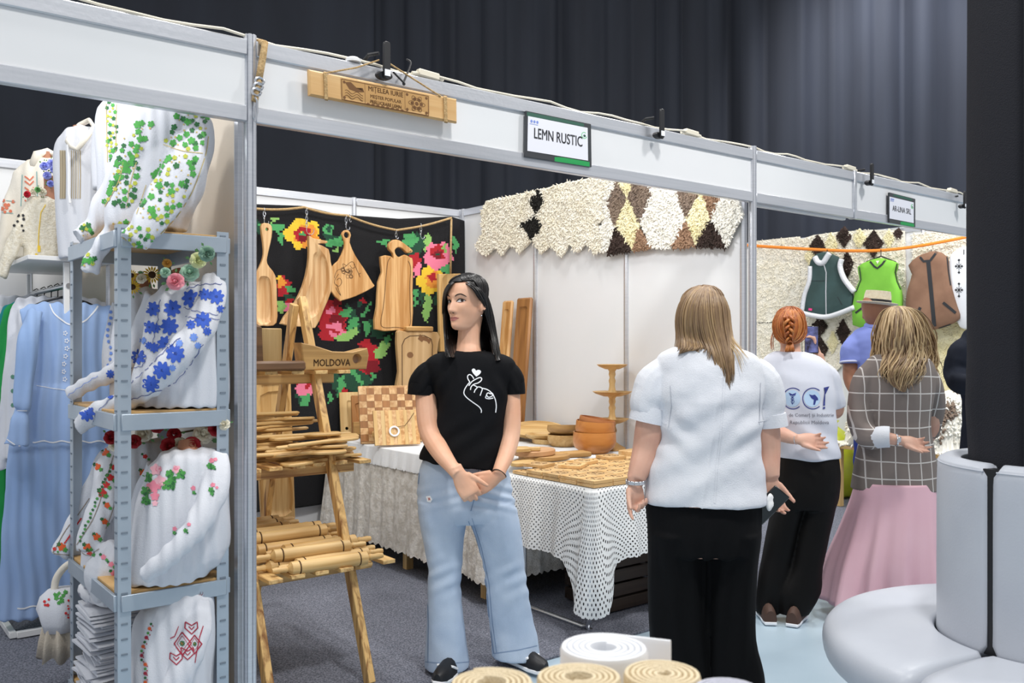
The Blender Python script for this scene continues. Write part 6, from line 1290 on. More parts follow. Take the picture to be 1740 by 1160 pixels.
# ---- fur pile and green bag
th = thing('low_table', 'low table under the heap of white sheepskins', 'table', B(6.18, .78, .012), ANG); MB().box((0, 0, .52), (.8, 1.1, .03), b=.003).build('tabletop', W_pine, th)
for a in (-.35, .35):
    for b in (-.5, .5): MB().box((a, b, .252), (.05, .05, .505), b=.003).build('leg', W_pine, th)
for k, (v, z, s, lab) in enumerate(((.52, .549, .40, 'white shaggy sheepskin heap on the low table by the column'), (1.06, .549, .34, 'cream sheepskin heap on the low table behind the plaid blazer'))):
    th = thing('sheepskin_heap', lab, 'sheepskin', B(6.15, v, z), ANG); rnd = random.Random(k); mb = MB()
    hf = lambda a, b: max(0, (1-(a*a+b*b)**1.5))**.5*s*1.1+.03*math.sin(a*5+k)*math.cos(b*6)
    mb.grid(lambda p, q: V((.36*(2*p-1), .26*(2*q-1), .004+max(0, hf(2*p-1, 2*q-1)))), 24, 24); o = mb.build('fleece_fold', F_white if k == 0 else F_cream, th, ang=180); sm = o.modifiers.new('t', 'SOLIDIFY'); sm.thickness = .02; tf_ = MB()
    for i in range(2600):
        a, b = rnd.uniform(-1, 1), rnd.uniform(-1, 1); q = V((.36*a, .26*b, .004+max(0, hf(a, b)))); dr = V((a+rnd.gauss(0, .5), b+rnd.gauss(0, .5), .6+rnd.gauss(0, .4))).normalized(); l = rnd.uniform(.02, .05); tf_.tube([q, q+dr*l*.6, q+dr*l-UZ*l*.4], [.011, .010, .002], 5, cap=False, m=1 if (k == 0 and noise.noise((a*3, b*3, 5)) > .45) else 0)
    oo = tf_.build('wool', [F_white if k == 0 else F_cream, F_grey], o, ang=180); oo['kind'] = 'stuff'
th = thing('plastic_bag', 'bulging yellow-green bag on the carpet behind the white tee', 'bag', B(6.25, 1.64, .012), ANG); mb = MB()
rgs = []
for z, r in ((.0, .16), (.04, .24), (.2, .27), (.4, .25), (.55, .19), (.62, .10), (.66, .05), (.70, .08)):
    rgs.append([V((r*math.cos(a)*(1+.08*math.sin(7*a+z*9)), r*math.sin(a)*(1+.08*math.cos(5*a+z*7)), z)) for a in [2*math.pi*i/40 for i in range(40)]])
mb.loft(rgs).build('bag_body', mat('bag_lime', '#bcc42e', .35, col2='#c8d03a', scale=5, bump=.5, bscale=9), th, ang=180)

# ================================================================ COLUMN AND RING SOFA
CC = V((1.79, 2.95, 0)); th = thing('wrapped_column', 'round column wrapped in black fabric inside the ring sofa', 'column', CC); rgs = []
for i in range(49):
    z = .45+i*(6.4/48) if i > 12 else .02+(i/12)*(.45+12*6.4/48)
    rgs.append([V((math.cos(a)*rr, math.sin(a)*rr, z)) for a in [2*math.pi*k/64 for k in range(64)] for rr in [.255+.006*noise.noise((math.cos(a)*2, math.sin(a)*2, z*.8))+max(0, 1-abs(z-1.08)/.35)*.012*math.sin(a*3+z*26+2*noise.noise((math.cos(a)*3, math.sin(a)*3, z*3)))]])
MB().loft(rgs).build('fabric_wrap', cloth('column_black', '#26272d', weave=260, bump=.3), th, ang=180)
MB().box((0, 0, 3.3), (.06, .004, 6.2)).xf(Matrix.Translation((-.19, -.178, 0)) @ rz(.8).to_4x4()).build('fabric_seam', M_black, th)
th = thing('ring_sofa', 'round pale grey faux-leather sofa wrapped around the black column', 'sofa', CC); M_sofa = mat('leatherette_grey', '#bcc1ca', .42, col2='#b6bbc5', scale=3, bump=.05, bscale=140)
def sector(a0, a1, prof, n=36):
    prof = closed_spline(prof, 3); rgs = []; 
    for i in range(n+1):
        t = i/n; a = a0+(a1-a0)*t; e = min(t, 1-t)*(a1-a0); sh_ = 1-.10*math.exp(-(e/.025)**2) if e < .1 else 1; pr = sum(p[0] for p in prof)/len(prof); pz = sum(p[1] for p in prof)/len(prof)
        rgs.append([V(((pr+(r-pr)*sh_)*math.cos(a), (pr+(r-pr)*sh_)*math.sin(a), pz+(z-pz)*sh_)) for r, z in prof])
    return MB().loft(rgs)
a_s = math.atan2(-.17, -.305)
for k in range(3):
    a0 = a_s-2*math.pi/3*(k+1)+.012; a1 = a_s-2*math.pi/3*k-.012
    o = sector(a0, a1, [(.355, .30), (.355, .40), (.36, .455), (.40, .462), (.55, .462), (.67, .452), (.715, .42), (.722, .37), (.705, .325), (.66, .31), (.5, .305)]).build('seat_cushion', M_sofa, th, ang=180)
    MB().tube([V((.716*math.cos(a), .716*math.sin(a), .385)) for a in [a0+.03+(a1-a0-.06)*i/40 for i in range(41)]], .004, 6).build('piping', M_sofa, o)
    b0, b1 = a0+.02, a1-.02
    o = sector(b0, b1, [(.275, .44), (.272, .7), (.272, 1.0), (.28, 1.035), (.31, 1.045), (.335, 1.035), (.348, 1.0), (.35, .75), (.35, .5), (.345, .44)]).build('backrest', M_sofa, th, ang=180)
    MB().tube([V((.345*math.cos(a), .345*math.sin(a), 1.022)) for a in [b0+.03+(b1-b0-.06)*i/30 for i in range(31)]], .003, 6).build('piping', M_sofa, o)
    MB().box(V((.318*math.cos(a1+.012), .318*math.sin(a1+.012), .74)), (.045, .05, .58), rz(a1)).build('seam_gap', M_black, th)
MB().lathe([(.004, .0), (.62, .0), (.62, .30), (.004, .30)], 48).build('plinth', M_black, th)

# ================================================================ ROLLS IN THE FOREGROUND
th = thing('foreground_table', 'table edge carrying the felt rolls in front of the camera', 'table', V((.13, 1.15, 0))); MB().box((0, 0, .815), (.9, .66, .03), b=.004).build('tabletop', W_pine_x, th)
for a in (-.4, .4):
    for b in (-.28, .28): MB().box((a, b, .40), (.05, .05, .80), b=.003).build('leg', W_pine, th)
def roll(lab, x, y, dep, rpx, m, turns, inner, tail=None, group=None, ell=1.0, ang=0, gap=.97):
    p = P(x, y, dep); top = p.z; R = rpx/F*dep; th = thing('felt_roll', lab, 'felt roll', V((p.x, p.y, .831)), group=group); h = top-.831; n = int(turns*26); pth = []
    tk = (R-inner)/turns
    for i in range(n+1):
        a = ang+2*math.pi*turns*i/n; r = (inner+(R-tk*.5-inner)*i/n)*(1+.03*math.sin(a*1.0+1)+.02*noise.noise((a*.9, x*.1, 0))); pth.append((r*math.cos(a), r*math.sin(a)*ell, a))
    if tail: q = pth[-1]; pth += [(q[0]+tail[0]*t, q[1]+tail[1]*t, q[2]) for t in (.12, .3, .5, .75, 1)]
    rgs = []
    for i, (a, b, _) in enumerate(pth):
        c = pth[min(i+1, len(pth)-1)]; e = pth[max(i-1, 0)]; tx, ty = c[0]-e[0], c[1]-e[1]; L = math.hypot(tx, ty)+1e-9; nx, ny = -ty/L, tx/L; w_ = tk*gap/2
        rgs.append([V((a-nx*w_, b-ny*w_, 0)), V((a-nx*w_, b-ny*w_, h-.006)), V((a-nx*w_*.5, b-ny*w_*.5, h)), V((a+nx*w_*.5, b+ny*w_*.5, h)), V((a+nx*w_, b+ny*w_, h-.006)), V((a+nx*w_, b+ny*w_, 0))])
    MB().loft(rgs).build('felt', m, th, ang=60); return th
M_fc = mat('felt_cream', '#e6d6b6', .95, col2='#ddcba8', scale=14, bump=.5, bscale=300); M_fw = mat('felt_white', '#d8d5d6', .95, col2='#cdc9c7', scale=60, bump=.5, bscale=300); M_fg = mat('felt_grey', '#c9cad6', .95, bump=.5, bscale=300)
roll('white felt roll with a loose tail, at the back of the roll group', 1027, 1098, 1.42, 80, M_fw, 5, .02, (.092, -.034), ell=-.95, ang=-1.3); roll('cream felt roll at the left front with a folded core', 832, 1158, 1.24, 76, M_fc, 5, .02, ell=.95, ang=2); roll('cream felt roll in the middle front with loose left edge', 985, 1148, 1.26, 76, M_fc, 5, .018, (-.05, .02), ell=.9, ang=4.2); roll('cream felt roll right of the middle with a small round core', 1126, 1143, 1.29, 70, M_fc, 5.5, .008, ell=1, ang=1); roll('greyish felt roll at the right edge of the roll group', 1238, 1172, 1.22, 62, M_fg, 4, .012, ang=3)
# ================================================================ CLOTHING STALL
M_galv = mat('galvanised_steel', '#aab6c2', .42, .55, col2='#b6c1cc', scale=6); M_mdf = wood('mdf_shelf', '#d2ab72', '#c99f64', 'x', 5, rnd=0); M_wht = mat('white_lacquer', '#e6e7e8', .4)
M_bl = cloth('blouse_white', '#dcdee4', '#d5d8e0', weave=260, bump=.2); M_bl2 = cloth('blouse_cream', '#ece6da', '#e4dccc', weave=260, bump=.25); M_torso = mat('mannequin_tan', '#a97458', .6); M_lace2 = cloth('lace_cream', '#e9e3d4', '#d8cfba', scale=60, weave=120, bump=.5)
RU0, RU1, RV0, RV1 = -.44, -.07, .02, .70
th = thing('shelving_rack', 'galvanised steel shelving rack full of embroidered blouses', 'shelf', B((RU0+RU1)/2, .36), ANG)
for u, su in ((RU0, 1), (RU1, -1)):
    for v, sv in ((RV0, 1), (RV1, -1)):
        pm = MB(); c = B(u, v, .915); pm.prism([(0, 0), (su*.042, 0), (su*.042, sv*.003), (su*.003, sv*.003), (su*.003, sv*.042), (0, sv*.042)], 1.80, frame(c, BM3)); up = pm.build('upright', M_galv, th, world=True)
        sl = MB()
        for k in range(36): sl.box(B(u+su*.021, v-sv*.0015, .05+k*.05), (.020, .003, .006), BM3); sl.box(B(u-su*.0015, v+sv*.021, .05+k*.05), (.003, .020, .006), BM3)
        sl.build('slots', mat('slot_shadow', '#7f8a96', .5, .4), up, world=True)['kind'] = 'stuff'
SZ = (1.80, 1.195, .60, .135)
for z in SZ:
    MB().box(B((RU0+RU1)/2, (RV0+RV1)/2, z-.004), (RU1-RU0-.01, RV1-RV0-.01, .012), BM3, b=.001).build('shelf_board', M_mdf, th, world=True)
    for v in (RV0-.004, RV1+.004): MB().box(B((RU0+RU1)/2, v, z-.032), (RU1-RU0-.02, .012, .055), BM3, b=.002).build('beam', M_galv, th, world=True)
    for u in (RU0-.004, RU1+.004): MB().box(B(u, (RV0+RV1)/2, z-.032), (.012, RV1-RV0-.02, .055), BM3, b=.002).build('beam', M_galv, th, world=True)

# stitched motifs (in pixels around a centre)
def motif(kind, x, y, r, a):
    n = 30; out = []
    for i in range(n):
        t = 2*math.pi*i/n
        if kind == 'leaf': rr = r*(.62+.38*abs(math.cos(2.5*t))**.6*(1.15 if math.cos(t) > 0 else .8))
        elif kind == 'flower': rr = r*(.50+.50*abs(math.cos(4*t))**.7)
        elif kind == 'rose': rr = r*(.86+.14*math.cos(5*t))
        elif kind == 'long': rr = r*abs(math.cos(t))**2*.9+r*.22
        else: rr = r*(.9+.1*math.cos(8*t))
        out.append((x+rr*math.cos(t+a), y+rr*math.sin(t+a)))
    return out
def scatter(dc, region, n, kinds, seed, dmin, dir_=0):
    rnd = random.Random(seed); x0, x1 = min(p[0] for p in region), max(p[0] for p in region); y0, y1 = min(p[1] for p in region), max(p[1] for p in region); got = []; tries = 0
    while len(got) < n and tries < n*60:
        tries += 1; x, y = rnd.uniform(x0, x1), rnd.uniform(y0, y1)
        if not inpoly(x, y, region) or any((x-a)**2+(y-b)**2 < dmin*dmin for a, b in got): continue
        got.append((x, y)); kind, r, m = kinds[rnd.randrange(len(kinds))]; dc.poly(motif(kind, x, y, r*rnd.uniform(.75, 1.15), rnd.uniform(0, 6.28)), m)
        if kind == 'leaf': dc.ribbon([(x-r*.5, y+r*.4), (x+r*.9, y-r*.2)], .5, m)
def blouse(lab, base, rows, d, sleeves, m=M_bl, yaw=0, neck=None, fold=.007, cat='blouse', seed=0, vox=.0062, torso=True):
    """dress-form torso wearing a blouse; rows and sleeves give its outline as seen, at depth d"""
    th = thing('mannequin_torso' if torso else 'hanging_garment', lab, cat, base, 0); mb = MB().loft(rings_px(rowspline(rows), d, 32, yaw=yaw))
    for s in sleeves: limb(mb, s, 14, el=.8)
    f = lambda p: fold*noise.noise((p.x*11+seed, p.y*11, p.z*4))+fold*.7*math.sin(pix(p)[0]*.28+4*noise.noise((p.x*3, p.z*2.5, seed)))*.6
    o = garment('blouse' if torso else 'garment', mb, vox, m, th, f, 2)
    if torso and neck:
        nb = MB(); limb(nb, neck, 16); nb.build('torso_neck', M_torso, th, world=True)
    return th, o
G = [mat('thread_green', '#4da24a', .8), mat('thread_dark_green', '#2f6e3c', .8), mat('thread_lime', '#b9c04a', .8), mat('thread_gold', '#c9b36a', .8)]
Cg = lambda q: [(100+a/3.627, 160+b/3.627) for a, b in q]
th, o = blouse('white blouse with green vine-leaf embroidery, front one on the rack\'s top shelf', B(-.22, .22, 1.803), [(172, 262, 330, .06), (186, 246, 344, .085), (205, 226, 356, .10), (250, 207, 358, .125), (300, 196, 348, .13), (340, 188, 336, .135), (375, 184, 318, .14), (391, 186, 312, .14)], 3.18,
    [[(332, 196, 3.16, 18), (322, 240, 3.10, 28), (308, 290, 3.03, 33), (280, 340, 2.98, 32), (252, 380, 2.93, 29), (226, 412, 2.90, 25)], [(246, 205, 3.25, 18), (208, 290, 3.3, 22), (180, 345, 3.32, 22), (158, 385, 3.30, 16), (132, 402, 3.26, 15)], [(196, 380, 3.1, 16), (172, 420, 3.08, 15), (156, 448, 3.08, 15), (151, 462, 3.08, 16)]], neck=[(282, 165, 3.2, 14), (285, 195, 3.19, 19)], seed=2)
dc = Decal(bvh_of(o), .0022); K_ = [('leaf', 6.5, 0), ('leaf', 5, 1), ('leaf', 5.5, 0), ('rose', 4, 2), ('rose', 1.8, 3)]
scatter(dc, Cg([(490, 180), (600, 170), (540, 240), (515, 350), (490, 560), (455, 690), (270, 690), (330, 520), (370, 370), (400, 270)]), 62, K_, 1, 6.5); scatter(dc, Cg([(720, 130), (930, 130), (925, 260), (890, 360), (650, 310)]), 34, K_, 2, 7); scatter(dc, Cg([(640, 370), (865, 385), (820, 560), (730, 720), (620, 850), (480, 740), (560, 560)]), 66, K_, 3, 7); scatter(dc, Cg([(310, 800), (440, 775), (600, 860), (590, 920), (510, 970), (400, 880)]), 22, K_, 4, 6.5); scatter(dc, Cg([(120, 800), (190, 790), (210, 870), (130, 890)]), 9, K_, 5, 5); scatter(dc, Cg([(160, 970), (230, 1010), (215, 1060), (130, 1060)]), 8, K_, 6, 5)
for q in ([(645, 310), (760, 350), (885, 365)], [(920, 260), (900, 380), (820, 600), (720, 760), (625, 860)], [(540, 560), (500, 680), (480, 740)], [(280, 700), (370, 540), (400, 420)], [(420, 700), (440, 560), (480, 420)], [(330, 840), (420, 900), (500, 975)]): dc.ribbon(Cg([tuple(a) for a in spline(q, 4)]), 1.1, 3, 2)
dc.build('embroidery', G, o)['kind'] = 'stuff'
th, o = blouse('white blouse with a narrow green vine strip, behind the front one on the top shelf', B(-.25, .52, 1.803), [(165, 190, 250, .07), (190, 172, 262, .10), (240, 168, 270, .115), (300, 172, 262, .12), (360, 176, 250, .12), (398, 178, 246, .12)], 3.5, [[(182, 190, 3.55, 14), (172, 250, 3.6, 16), (176, 320, 3.6, 16)]], neck=[(220, 150, 3.5, 12), (220, 175, 3.5, 17)], seed=5)
dc = Decal(bvh_of(o), .0022); scatter(dc, Cg([(295, 50), (355, 50), (358, 380), (300, 430)]), 30, [('leaf', 4.5, 0), ('leaf', 3.5, 1), ('rose', 3, 2)], 7, 5); dc.ribbon(Cg([(295, 60), (300, 420)]), 1, 3); dc.ribbon(Cg([(356, 60), (352, 370)]), 1, 3); dc.build('embroidery', G, o)['kind'] = 'stuff'
# blue flower blouse
BL = [mat('thread_blue', '#3a5fc4', .8), mat('thread_pale_blue', '#6f93e0', .8), mat('thread_navy', '#27418f', .8)]
C2b = lambda q: [(a/2.9, 380+b/2.9) for a, b in q]
th, o = blouse('white blouse with large blue flower embroidery on the second shelf', B(-.22, .24, 1.198), [(478, 296, 352, .06), (490, 278, 374, .09), (515, 254, 382, .11), (560, 248, 383, .125), (610, 240, 384, .13), (655, 226, 385, .14), (688, 220, 384, .145)], 3.2,
    [[(364, 470, 3.17, 18), (358, 510, 3.10, 25), (338, 560, 3.03, 27), (300, 608, 2.99, 27), (258, 650, 3.0, 24), (210, 682, 3.08, 20), (165, 700, 3.16, 17), (135, 722, 3.2, 16)], [(262, 500, 3.28, 16), (236, 570, 3.32, 17), (205, 625, 3.35, 15), (150, 652, 3.38, 13), (118, 672, 3.38, 12)]], neck=[(300, 462, 3.22, 13), (312, 490, 3.2, 20)], seed=9)
dc = Decal(bvh_of(o), .0022)
for x, y, r in ((940, 370, 42), (1010, 350, 28), (1065, 360, 36), (755, 420, 34), (850, 418, 40), (835, 505, 42), (738, 510, 30), (768, 515, 24), (815, 590, 36), (735, 600, 18), (762, 610, 24), (1000, 475, 38), (942, 498, 22), (1020, 530, 20), (683, 655, 36), (865, 640, 44), (800, 722, 42), (745, 788, 40), (432, 935, 36), (500, 855, 22), (545, 740, 20), (550, 660, 14), (1085, 420, 18), (545, 850, 14)): dc.poly(motif('flower', x/2.9, 380+y/2.9, r/2.9*1.12, x*.3), 0); dc.poly(motif('rose', x/2.9, 380+y/2.9, r/2.9*.22, 0), 2)
for x, y, r in ((955, 560, 20), (885, 590, 18), (705, 575, 18), (975, 600, 16), (850, 710, 16)): dc.poly(motif('flower', x/2.9, 380+y/2.9, r/2.9*1.1, x), 1)
vine = lambda q, w=.9, m=2: dc.ribbon([(x+1.2*math.sin(i*1.7), y+1.2*math.cos(i*1.7)) for i, (x, y) in enumerate(C2b([tuple(a) for a in spline(q, 8)]))], w, m, 1.5)
vine([(920, 320), (1000, 300), (1090, 298)]); vine([(905, 410), (960, 430), (1070, 450)]); vine([(1000, 590), (940, 690), (850, 790), (700, 850), (640, 865)]); vine([(890, 560), (800, 640), (720, 720), (640, 790)]); vine([(640, 710), (700, 700), (720, 660)]); vine([(420, 890), (480, 840), (560, 800)]); vine([(460, 985), (480, 930), (560, 850)]); vine([(790, 370), (780, 470), (760, 560), (755, 640)]); vine([(915, 455), (960, 465), (1080, 470)]); vine([(520, 600), (530, 520), (530, 440)], .7, 1); vine([(330, 850), (400, 800), (480, 750)], .8, 1)
dc.build('embroidery', BL, o)['kind'] = 'stuff'
th, o = blouse('gathered white blouse behind the blue-flowered one on the second shelf', B(-.26, .52, 1.198), [(488, 222, 262, .07), (505, 204, 274, .10), (560, 200, 276, .12), (620, 198, 272, .125), (670, 196, 268, .13), (681, 196, 268, .13)], 3.5, [[(206, 515, 3.55, 15), (190, 580, 3.58, 15), (186, 640, 3.58, 14)]], neck=[(240, 465, 3.5, 12), (240, 492, 3.5, 18)], seed=13)
dc = Decal(bvh_of(o), .0022)
for k in range(14): dc.poly(motif('flower', 186+3*math.sin(k), 520+k*10, 3.2, k), 1)
dc.build('embroidery', BL, o)['kind'] = 'stuff'
# third shelf
RG = [mat('thread_pink', '#e8889c', .8), mat('thread_pale_pink', '#f2b6c2', .8), mat('thread_red', '#cf2f30', .8), mat('thread_leaf', '#4d9a4a', .8), mat('thread_deep_green', '#2c6b3c', .8), mat('thread_orange', '#e0602f', .8), mat('thread_brown', '#8d7a66', .8)]
C3b = lambda q: [(a/2.9, 760+b/2.9) for a, b in q]
th, o = blouse('white blouse with a pink peony spray on the third shelf', B(-.22, .22, .603), [(762, 292, 352, .07), (772, 274, 376, .10), (800, 254, 385, .12), (850, 238, 386, .14), (900, 230, 386, .15), (945, 226, 380, .155), (978, 222, 352, .15)], 3.13,
    [[(368, 775, 3.08, 18), (366, 825, 3.02, 24), (345, 875, 2.97, 24), (312, 920, 2.93, 21), (276, 955, 2.92, 17), (246, 976, 2.94, 14)], [(262, 790, 3.2, 16), (238, 860, 3.25, 18), (226, 930, 3.26, 16)]], neck=[(318, 748, 3.14, 14), (320, 770, 3.13, 20)], seed=17)
dc = Decal(bvh_of(o), .0022)
for x, y, r, m in ((770, 110, 30, 1), (782, 108, 18, 0), (755, 195, 34, 0), (790, 165, 30, 1), (765, 240, 24, 0), (765, 275, 16, 1), (780, 190, 20, 0), (870, 108, 22, 1), (868, 104, 12, 0), (1045, 65, 14, 0), (1062, 60, 10, 0), (952, 200, 13, 0), (1050, 185, 12, 0), (1068, 198, 8, 0), (862, 400, 12, 0), (932, 380, 10, 0)): dc.poly(motif('rose', x/2.9, 760+y/2.9, r/2.9, x), m)
for x, y, r in ((730, 145, 26), (722, 215, 26), (720, 260, 24), (820, 185, 26), (850, 160, 24), (890, 130, 26), (850, 190, 18), (835, 130, 22), (1035, 90, 16), (1050, 98, 12), (955, 222, 10), (1040, 210, 14), (915, 410, 12), (860, 420, 10), (1045, 228, 9)): dc.poly(motif('leaf', x/2.9, 760+y/2.9, r/2.9, x*.7), 3); dc.poly(motif('long', (x+6)/2.9, 760+(y+6)/2.9, r/2.9*.8, x), 4)
dc.build('embroidery', RG, o)['kind'] = 'stuff'
th, o = blouse('blouse with red-orange flower bands on its sleeves, behind on the third shelf', B(-.24, .55, .603), [(748, 200, 270, .08), (770, 176, 278, .10), (810, 165, 280, .12), (860, 158, 276, .13), (910, 150, 272, .135), (960, 146, 268, .135)], 3.42,
    [[(205, 760, 3.36, 18), (192, 810, 3.3, 22), (175, 860, 3.26, 23), (155, 905, 3.22, 22), (150, 936, 3.2, 19)], [(185, 770, 3.48, 16), (158, 830, 3.5, 17), (128, 895, 3.5, 17), (102, 942, 3.48, 16)], [(205, 930, 3.22, 26), (180, 965, 3.2, 32), (178, 1000, 3.2, 26), (185, 1015, 3.2, 16)]], neck=[(236, 738, 3.42, 12), (236, 756, 3.42, 17)], seed=23)
dc = Decal(bvh_of(o), .0022)
for x, y, r, m in ((520, 25, 20, 5), (482, 95, 18, 5), (545, 150, 18, 2), (505, 225, 24, 2), (525, 185, 18, 2), (528, 285, 16, 5), (515, 365, 16, 5), (476, 440, 20, 5), (430, 490, 20, 5), (445, 515, 18, 2), (305, 490, 22, 5), (705, 125, 20, 5), (688, 230, 18, 5), (715, 45, 12, 2), (510, 540, 14, 0), (548, 575, 14, 0), (560, 620, 16, 0), (270, 500, 10, 2), (560, 100, 14, 2)): dc.poly(motif('rose', x/2.9, 760+y/2.9, r/2.9, x), m); dc.poly(motif('leaf', (x+16)/2.9, 760+(y+14)/2.9, r/2.9*.6, y), 3); dc.poly(motif('leaf', (x-14)/2.9, 760+(y-12)/2.9, r/2.9*.55, y), 4)
for q in ([(560, 40), (520, 170), (470, 330), (380, 480)], [(590, 140), (560, 290), (520, 400)], [(440, 250), (380, 340), (330, 400), (250, 540)], [(245, 520), (340, 530)], [(390, 500), (430, 530), (490, 500)]): 
    dc.ribbon(C3b([tuple(a) for a in spline(q, 6)]), 1.1, 6, 2)
for i in range(20): t = i/19; dc.poly(motif('leaf', (545-150*t+4*math.sin(i*2))/2.9, 760+(100+360*t)/2.9, 2.6, i), 4 if i % 2 else 3); dc.poly(motif('rose', (400-80*t)/2.9, 760+(350+120*t)/2.9, 1.6, i), 2)
dc.build('embroidery', RG, o)['kind'] = 'stuff'
# bottom shelf
th, o = blouse('white blouse with dark red geometric sleeve embroidery on the bottom shelf', B(-.20, .22, .138), [(1000, 300, 345, .07), (1010, 262, 362, .10), (1040, 238, 364, .125), (1090, 230, 364, .14), (1140, 228, 362, .15), (1200, 226, 362, .15), (1232, 228, 360, .145)], 3.13, [[(338, 1022, 3.08, 18), (336, 1070, 3.02, 24), (320, 1115, 2.98, 25), (300, 1160, 2.96, 24), (280, 1200, 2.96, 20)]], neck=[(290, 990, 3.14, 13), (295, 1012, 3.13, 20)], seed=29)
dc = Decal(bvh_of(o), .0022); M_wine = 7; RG2 = RG+[mat('thread_wine', '#a5263f', .8)]
for cx_, cy_, s in ((900, 965, 1), (960, 968, .8)):
    dc.ribbon(C3b([(cx_, cy_-55*s), (cx_+42*s, cy_), (cx_, cy_+60*s), (cx_-42*s, cy_), (cx_, cy_-55*s)]), 2.0, 7, 2); dc.ribbon(C3b([(cx_, cy_-38*s), (cx_+26*s, cy_), (cx_, cy_+40*s), (cx_-26*s, cy_), (cx_, cy_-38*s)]), .8, 7, 2); dc.poly(motif('flower', cx_/2.9, 760+cy_/2.9, 5*s, 0), 4); dc.poly(motif('rose', cx_/2.9, 760+cy_/2.9, 2.6*s, 0), 5)
for cx_, cy_ in ((945, 890), (870, 1040), (925, 1015)):
    dc.ribbon(C3b([(cx_-30, cy_-30), (cx_-32, cy_), (cx_, cy_+30), (cx_+30, cy_), (cx_+28, cy_-30), (cx_, cy_-12), (cx_-30, cy_-30)]), 1.8, 7, 2); dc.ribbon(C3b([(cx_-14, cy_-8), (cx_, cy_+8), (cx_+14, cy_-8)]), 1.6, 7, 2)
dc.ribbon(C3b([(880, 880), (860, 930), (840, 940)]), 1.6, 7, 2); dc.ribbon(C3b([(1000, 880), (985, 930), (960, 1060)]), 1.6, 7, 2)
for i in range(15): y = 870+i*22; x = 745-45*min(1, i/6)+(18 if i > 8 else 0); dc.poly(motif('flower', x/2.9, 760+y/2.9, 3.6 if i % 2 else 2.6, i), (4, 5, 3, 7)[i % 4]); dc.poly(motif('rose', (x+9)/2.9, 760+(y+9)/2.9, 1.3, i), 7)
dc.build('embroidery', RG2, o)['kind'] = 'stuff'

# flower crowns
def rose_mesh(col, kind):
    mb = MB(); rnd = random.Random(len(col)+ord(col[-1]))
    if kind == 'sun':
        for k in range(16): a = k*math.pi/8; mb.add([V((math.cos(a+da)*r, math.sin(a+da)*r, z)) for r, da, z in ((.3, -.1, .1), (.3, .1, .1), (.75, .16, .18), (1.05, 0, .1), (.75, -.16, .18))], [(0, 1, 2, 3, 4)], 0)
        mb.ball((0, 0, .1), (.42, .42, .22), 12, 6, m=1); return mb.mesh('sunflower', [mat('petal_'+col, col, .7), M_burn])
    for ring, (n, r, h) in enumerate(((3, .30, .62), (5, .55, .52), (6, .82, .30), (7, 1.0, .08))):
        for k in range(n):
            a = 2*math.pi*(k+ring*.37)/n; wv = math.pi/n*1.25; P_ = lambda u, v: V(((r*(.35+.65*v)+.05*math.sin(u*9))*math.cos(a+(u-.5)*2*wv), (r*(.35+.65*v))*math.sin(a+(u-.5)*2*wv), h*v+.25*(1-(2*u-1)**2)*v-.12*v*v*ring))
            mb.grid(P_, 4, 3)
    mb.ball((0, 0, .3), (.26, .26, .35), 8, 5); return mb.mesh('rose', mat('petal_'+col, col, .7, bump=.1))
RC = {}
def crown(lab, flowers, d, group=None):
    """flowers: (x, y, r px, colour, kind)"""
    th = thing('flower_crown', lab, 'flower crown', P(sum(f[0] for f in flowers)/len(flowers), sum(f[1] for f in flowers)/len(flowers), d))
    for i, (x, y, r, c, k) in enumerate(flowers):
        if (c, k) not in RC: RC[(c, k)] = rose_mesh(c, k)
        dd = d-.10+.03*math.sin(i*2.3); o = obj('sunflower' if k == 'sun' else 'rose', RC[(c, k)], th); s = r/F*dd; p = P(x, y, dd); n = (V((0, 0, H))-p).normalized()+V((random.uniform(-.4, .4), 0, random.uniform(-.2, .5))); M = frame(p, n.to_track_quat('Z', 'Y').to_matrix()) @ Matrix.Scale(s, 4); o.matrix_local = WM[th.name].inverted() @ M
    lf = MB(); rnd = random.Random(len(flowers))
    for x, y, r, c, k in flowers:
        for j in range(3):
            a = rnd.uniform(0, 6.28); p = P(x+r*1.0*math.cos(a), y+r*1.0*math.sin(a), d-.075); q = P(x+r*1.7*math.cos(a), y+r*1.5*math.sin(a), d-.07); w_ = (q-p).cross(V((0, 1, 0))).normalized()*(q-p).length*.28; lf.add([p, (p+q)/2+w_, q, (p+q)/2-w_], [(0, 1, 2, 3)])
    lf.build('leaves', mat('crown_leaf', '#5d8a55', .8), th, world=True)['kind'] = 'stuff'
    MB().tube([P(a, b, d-.06) for a, b in [(f[0], f[1]) for f in flowers]], .004, 6).build('wreath_stem', mat('crown_stem', '#5a5238', .8), th, world=True)
R_, W_, Pk, Mt, Dm, Pl, Yl = '#a01522', '#ece6d2', '#ee9aa6', '#a9cdb4', '#7fa08c', '#d9dda6', '#e9c22e'
crown('pastel crown of pink, mint and cream roses on the second shelf', [(281, 463, 9, Mt, 'r'), (284, 447, 8, '#d9a24a', 'r'), (298, 478, 15, Pk, 'r'), (322, 463, 16, Mt, 'r'), (337, 442, 14, Pl, 'r'), (352, 431, 14, Dm, 'r')], 3.14)
crown('sunflower crown behind the pastel one on the second shelf', [(225, 488, 13, Yl, 'sun'), (224, 468, 10, Yl, 'sun'), (240, 473, 9, W_, 'r'), (258, 467, 15, Yl, 'sun')], 3.40)
crown('red and white rose crown on the peony blouse, third shelf', [(287, 757, 14, R_, 'r'), (304, 755, 14, W_, 'r'), (326, 756, 15, R_, 'r'), (345, 738, 17, W_, 'r'), (369, 727, 15, R_, 'r'), (381, 721, 10, W_, 'r'), (296, 737, 12, R_, 'r')], 3.26)
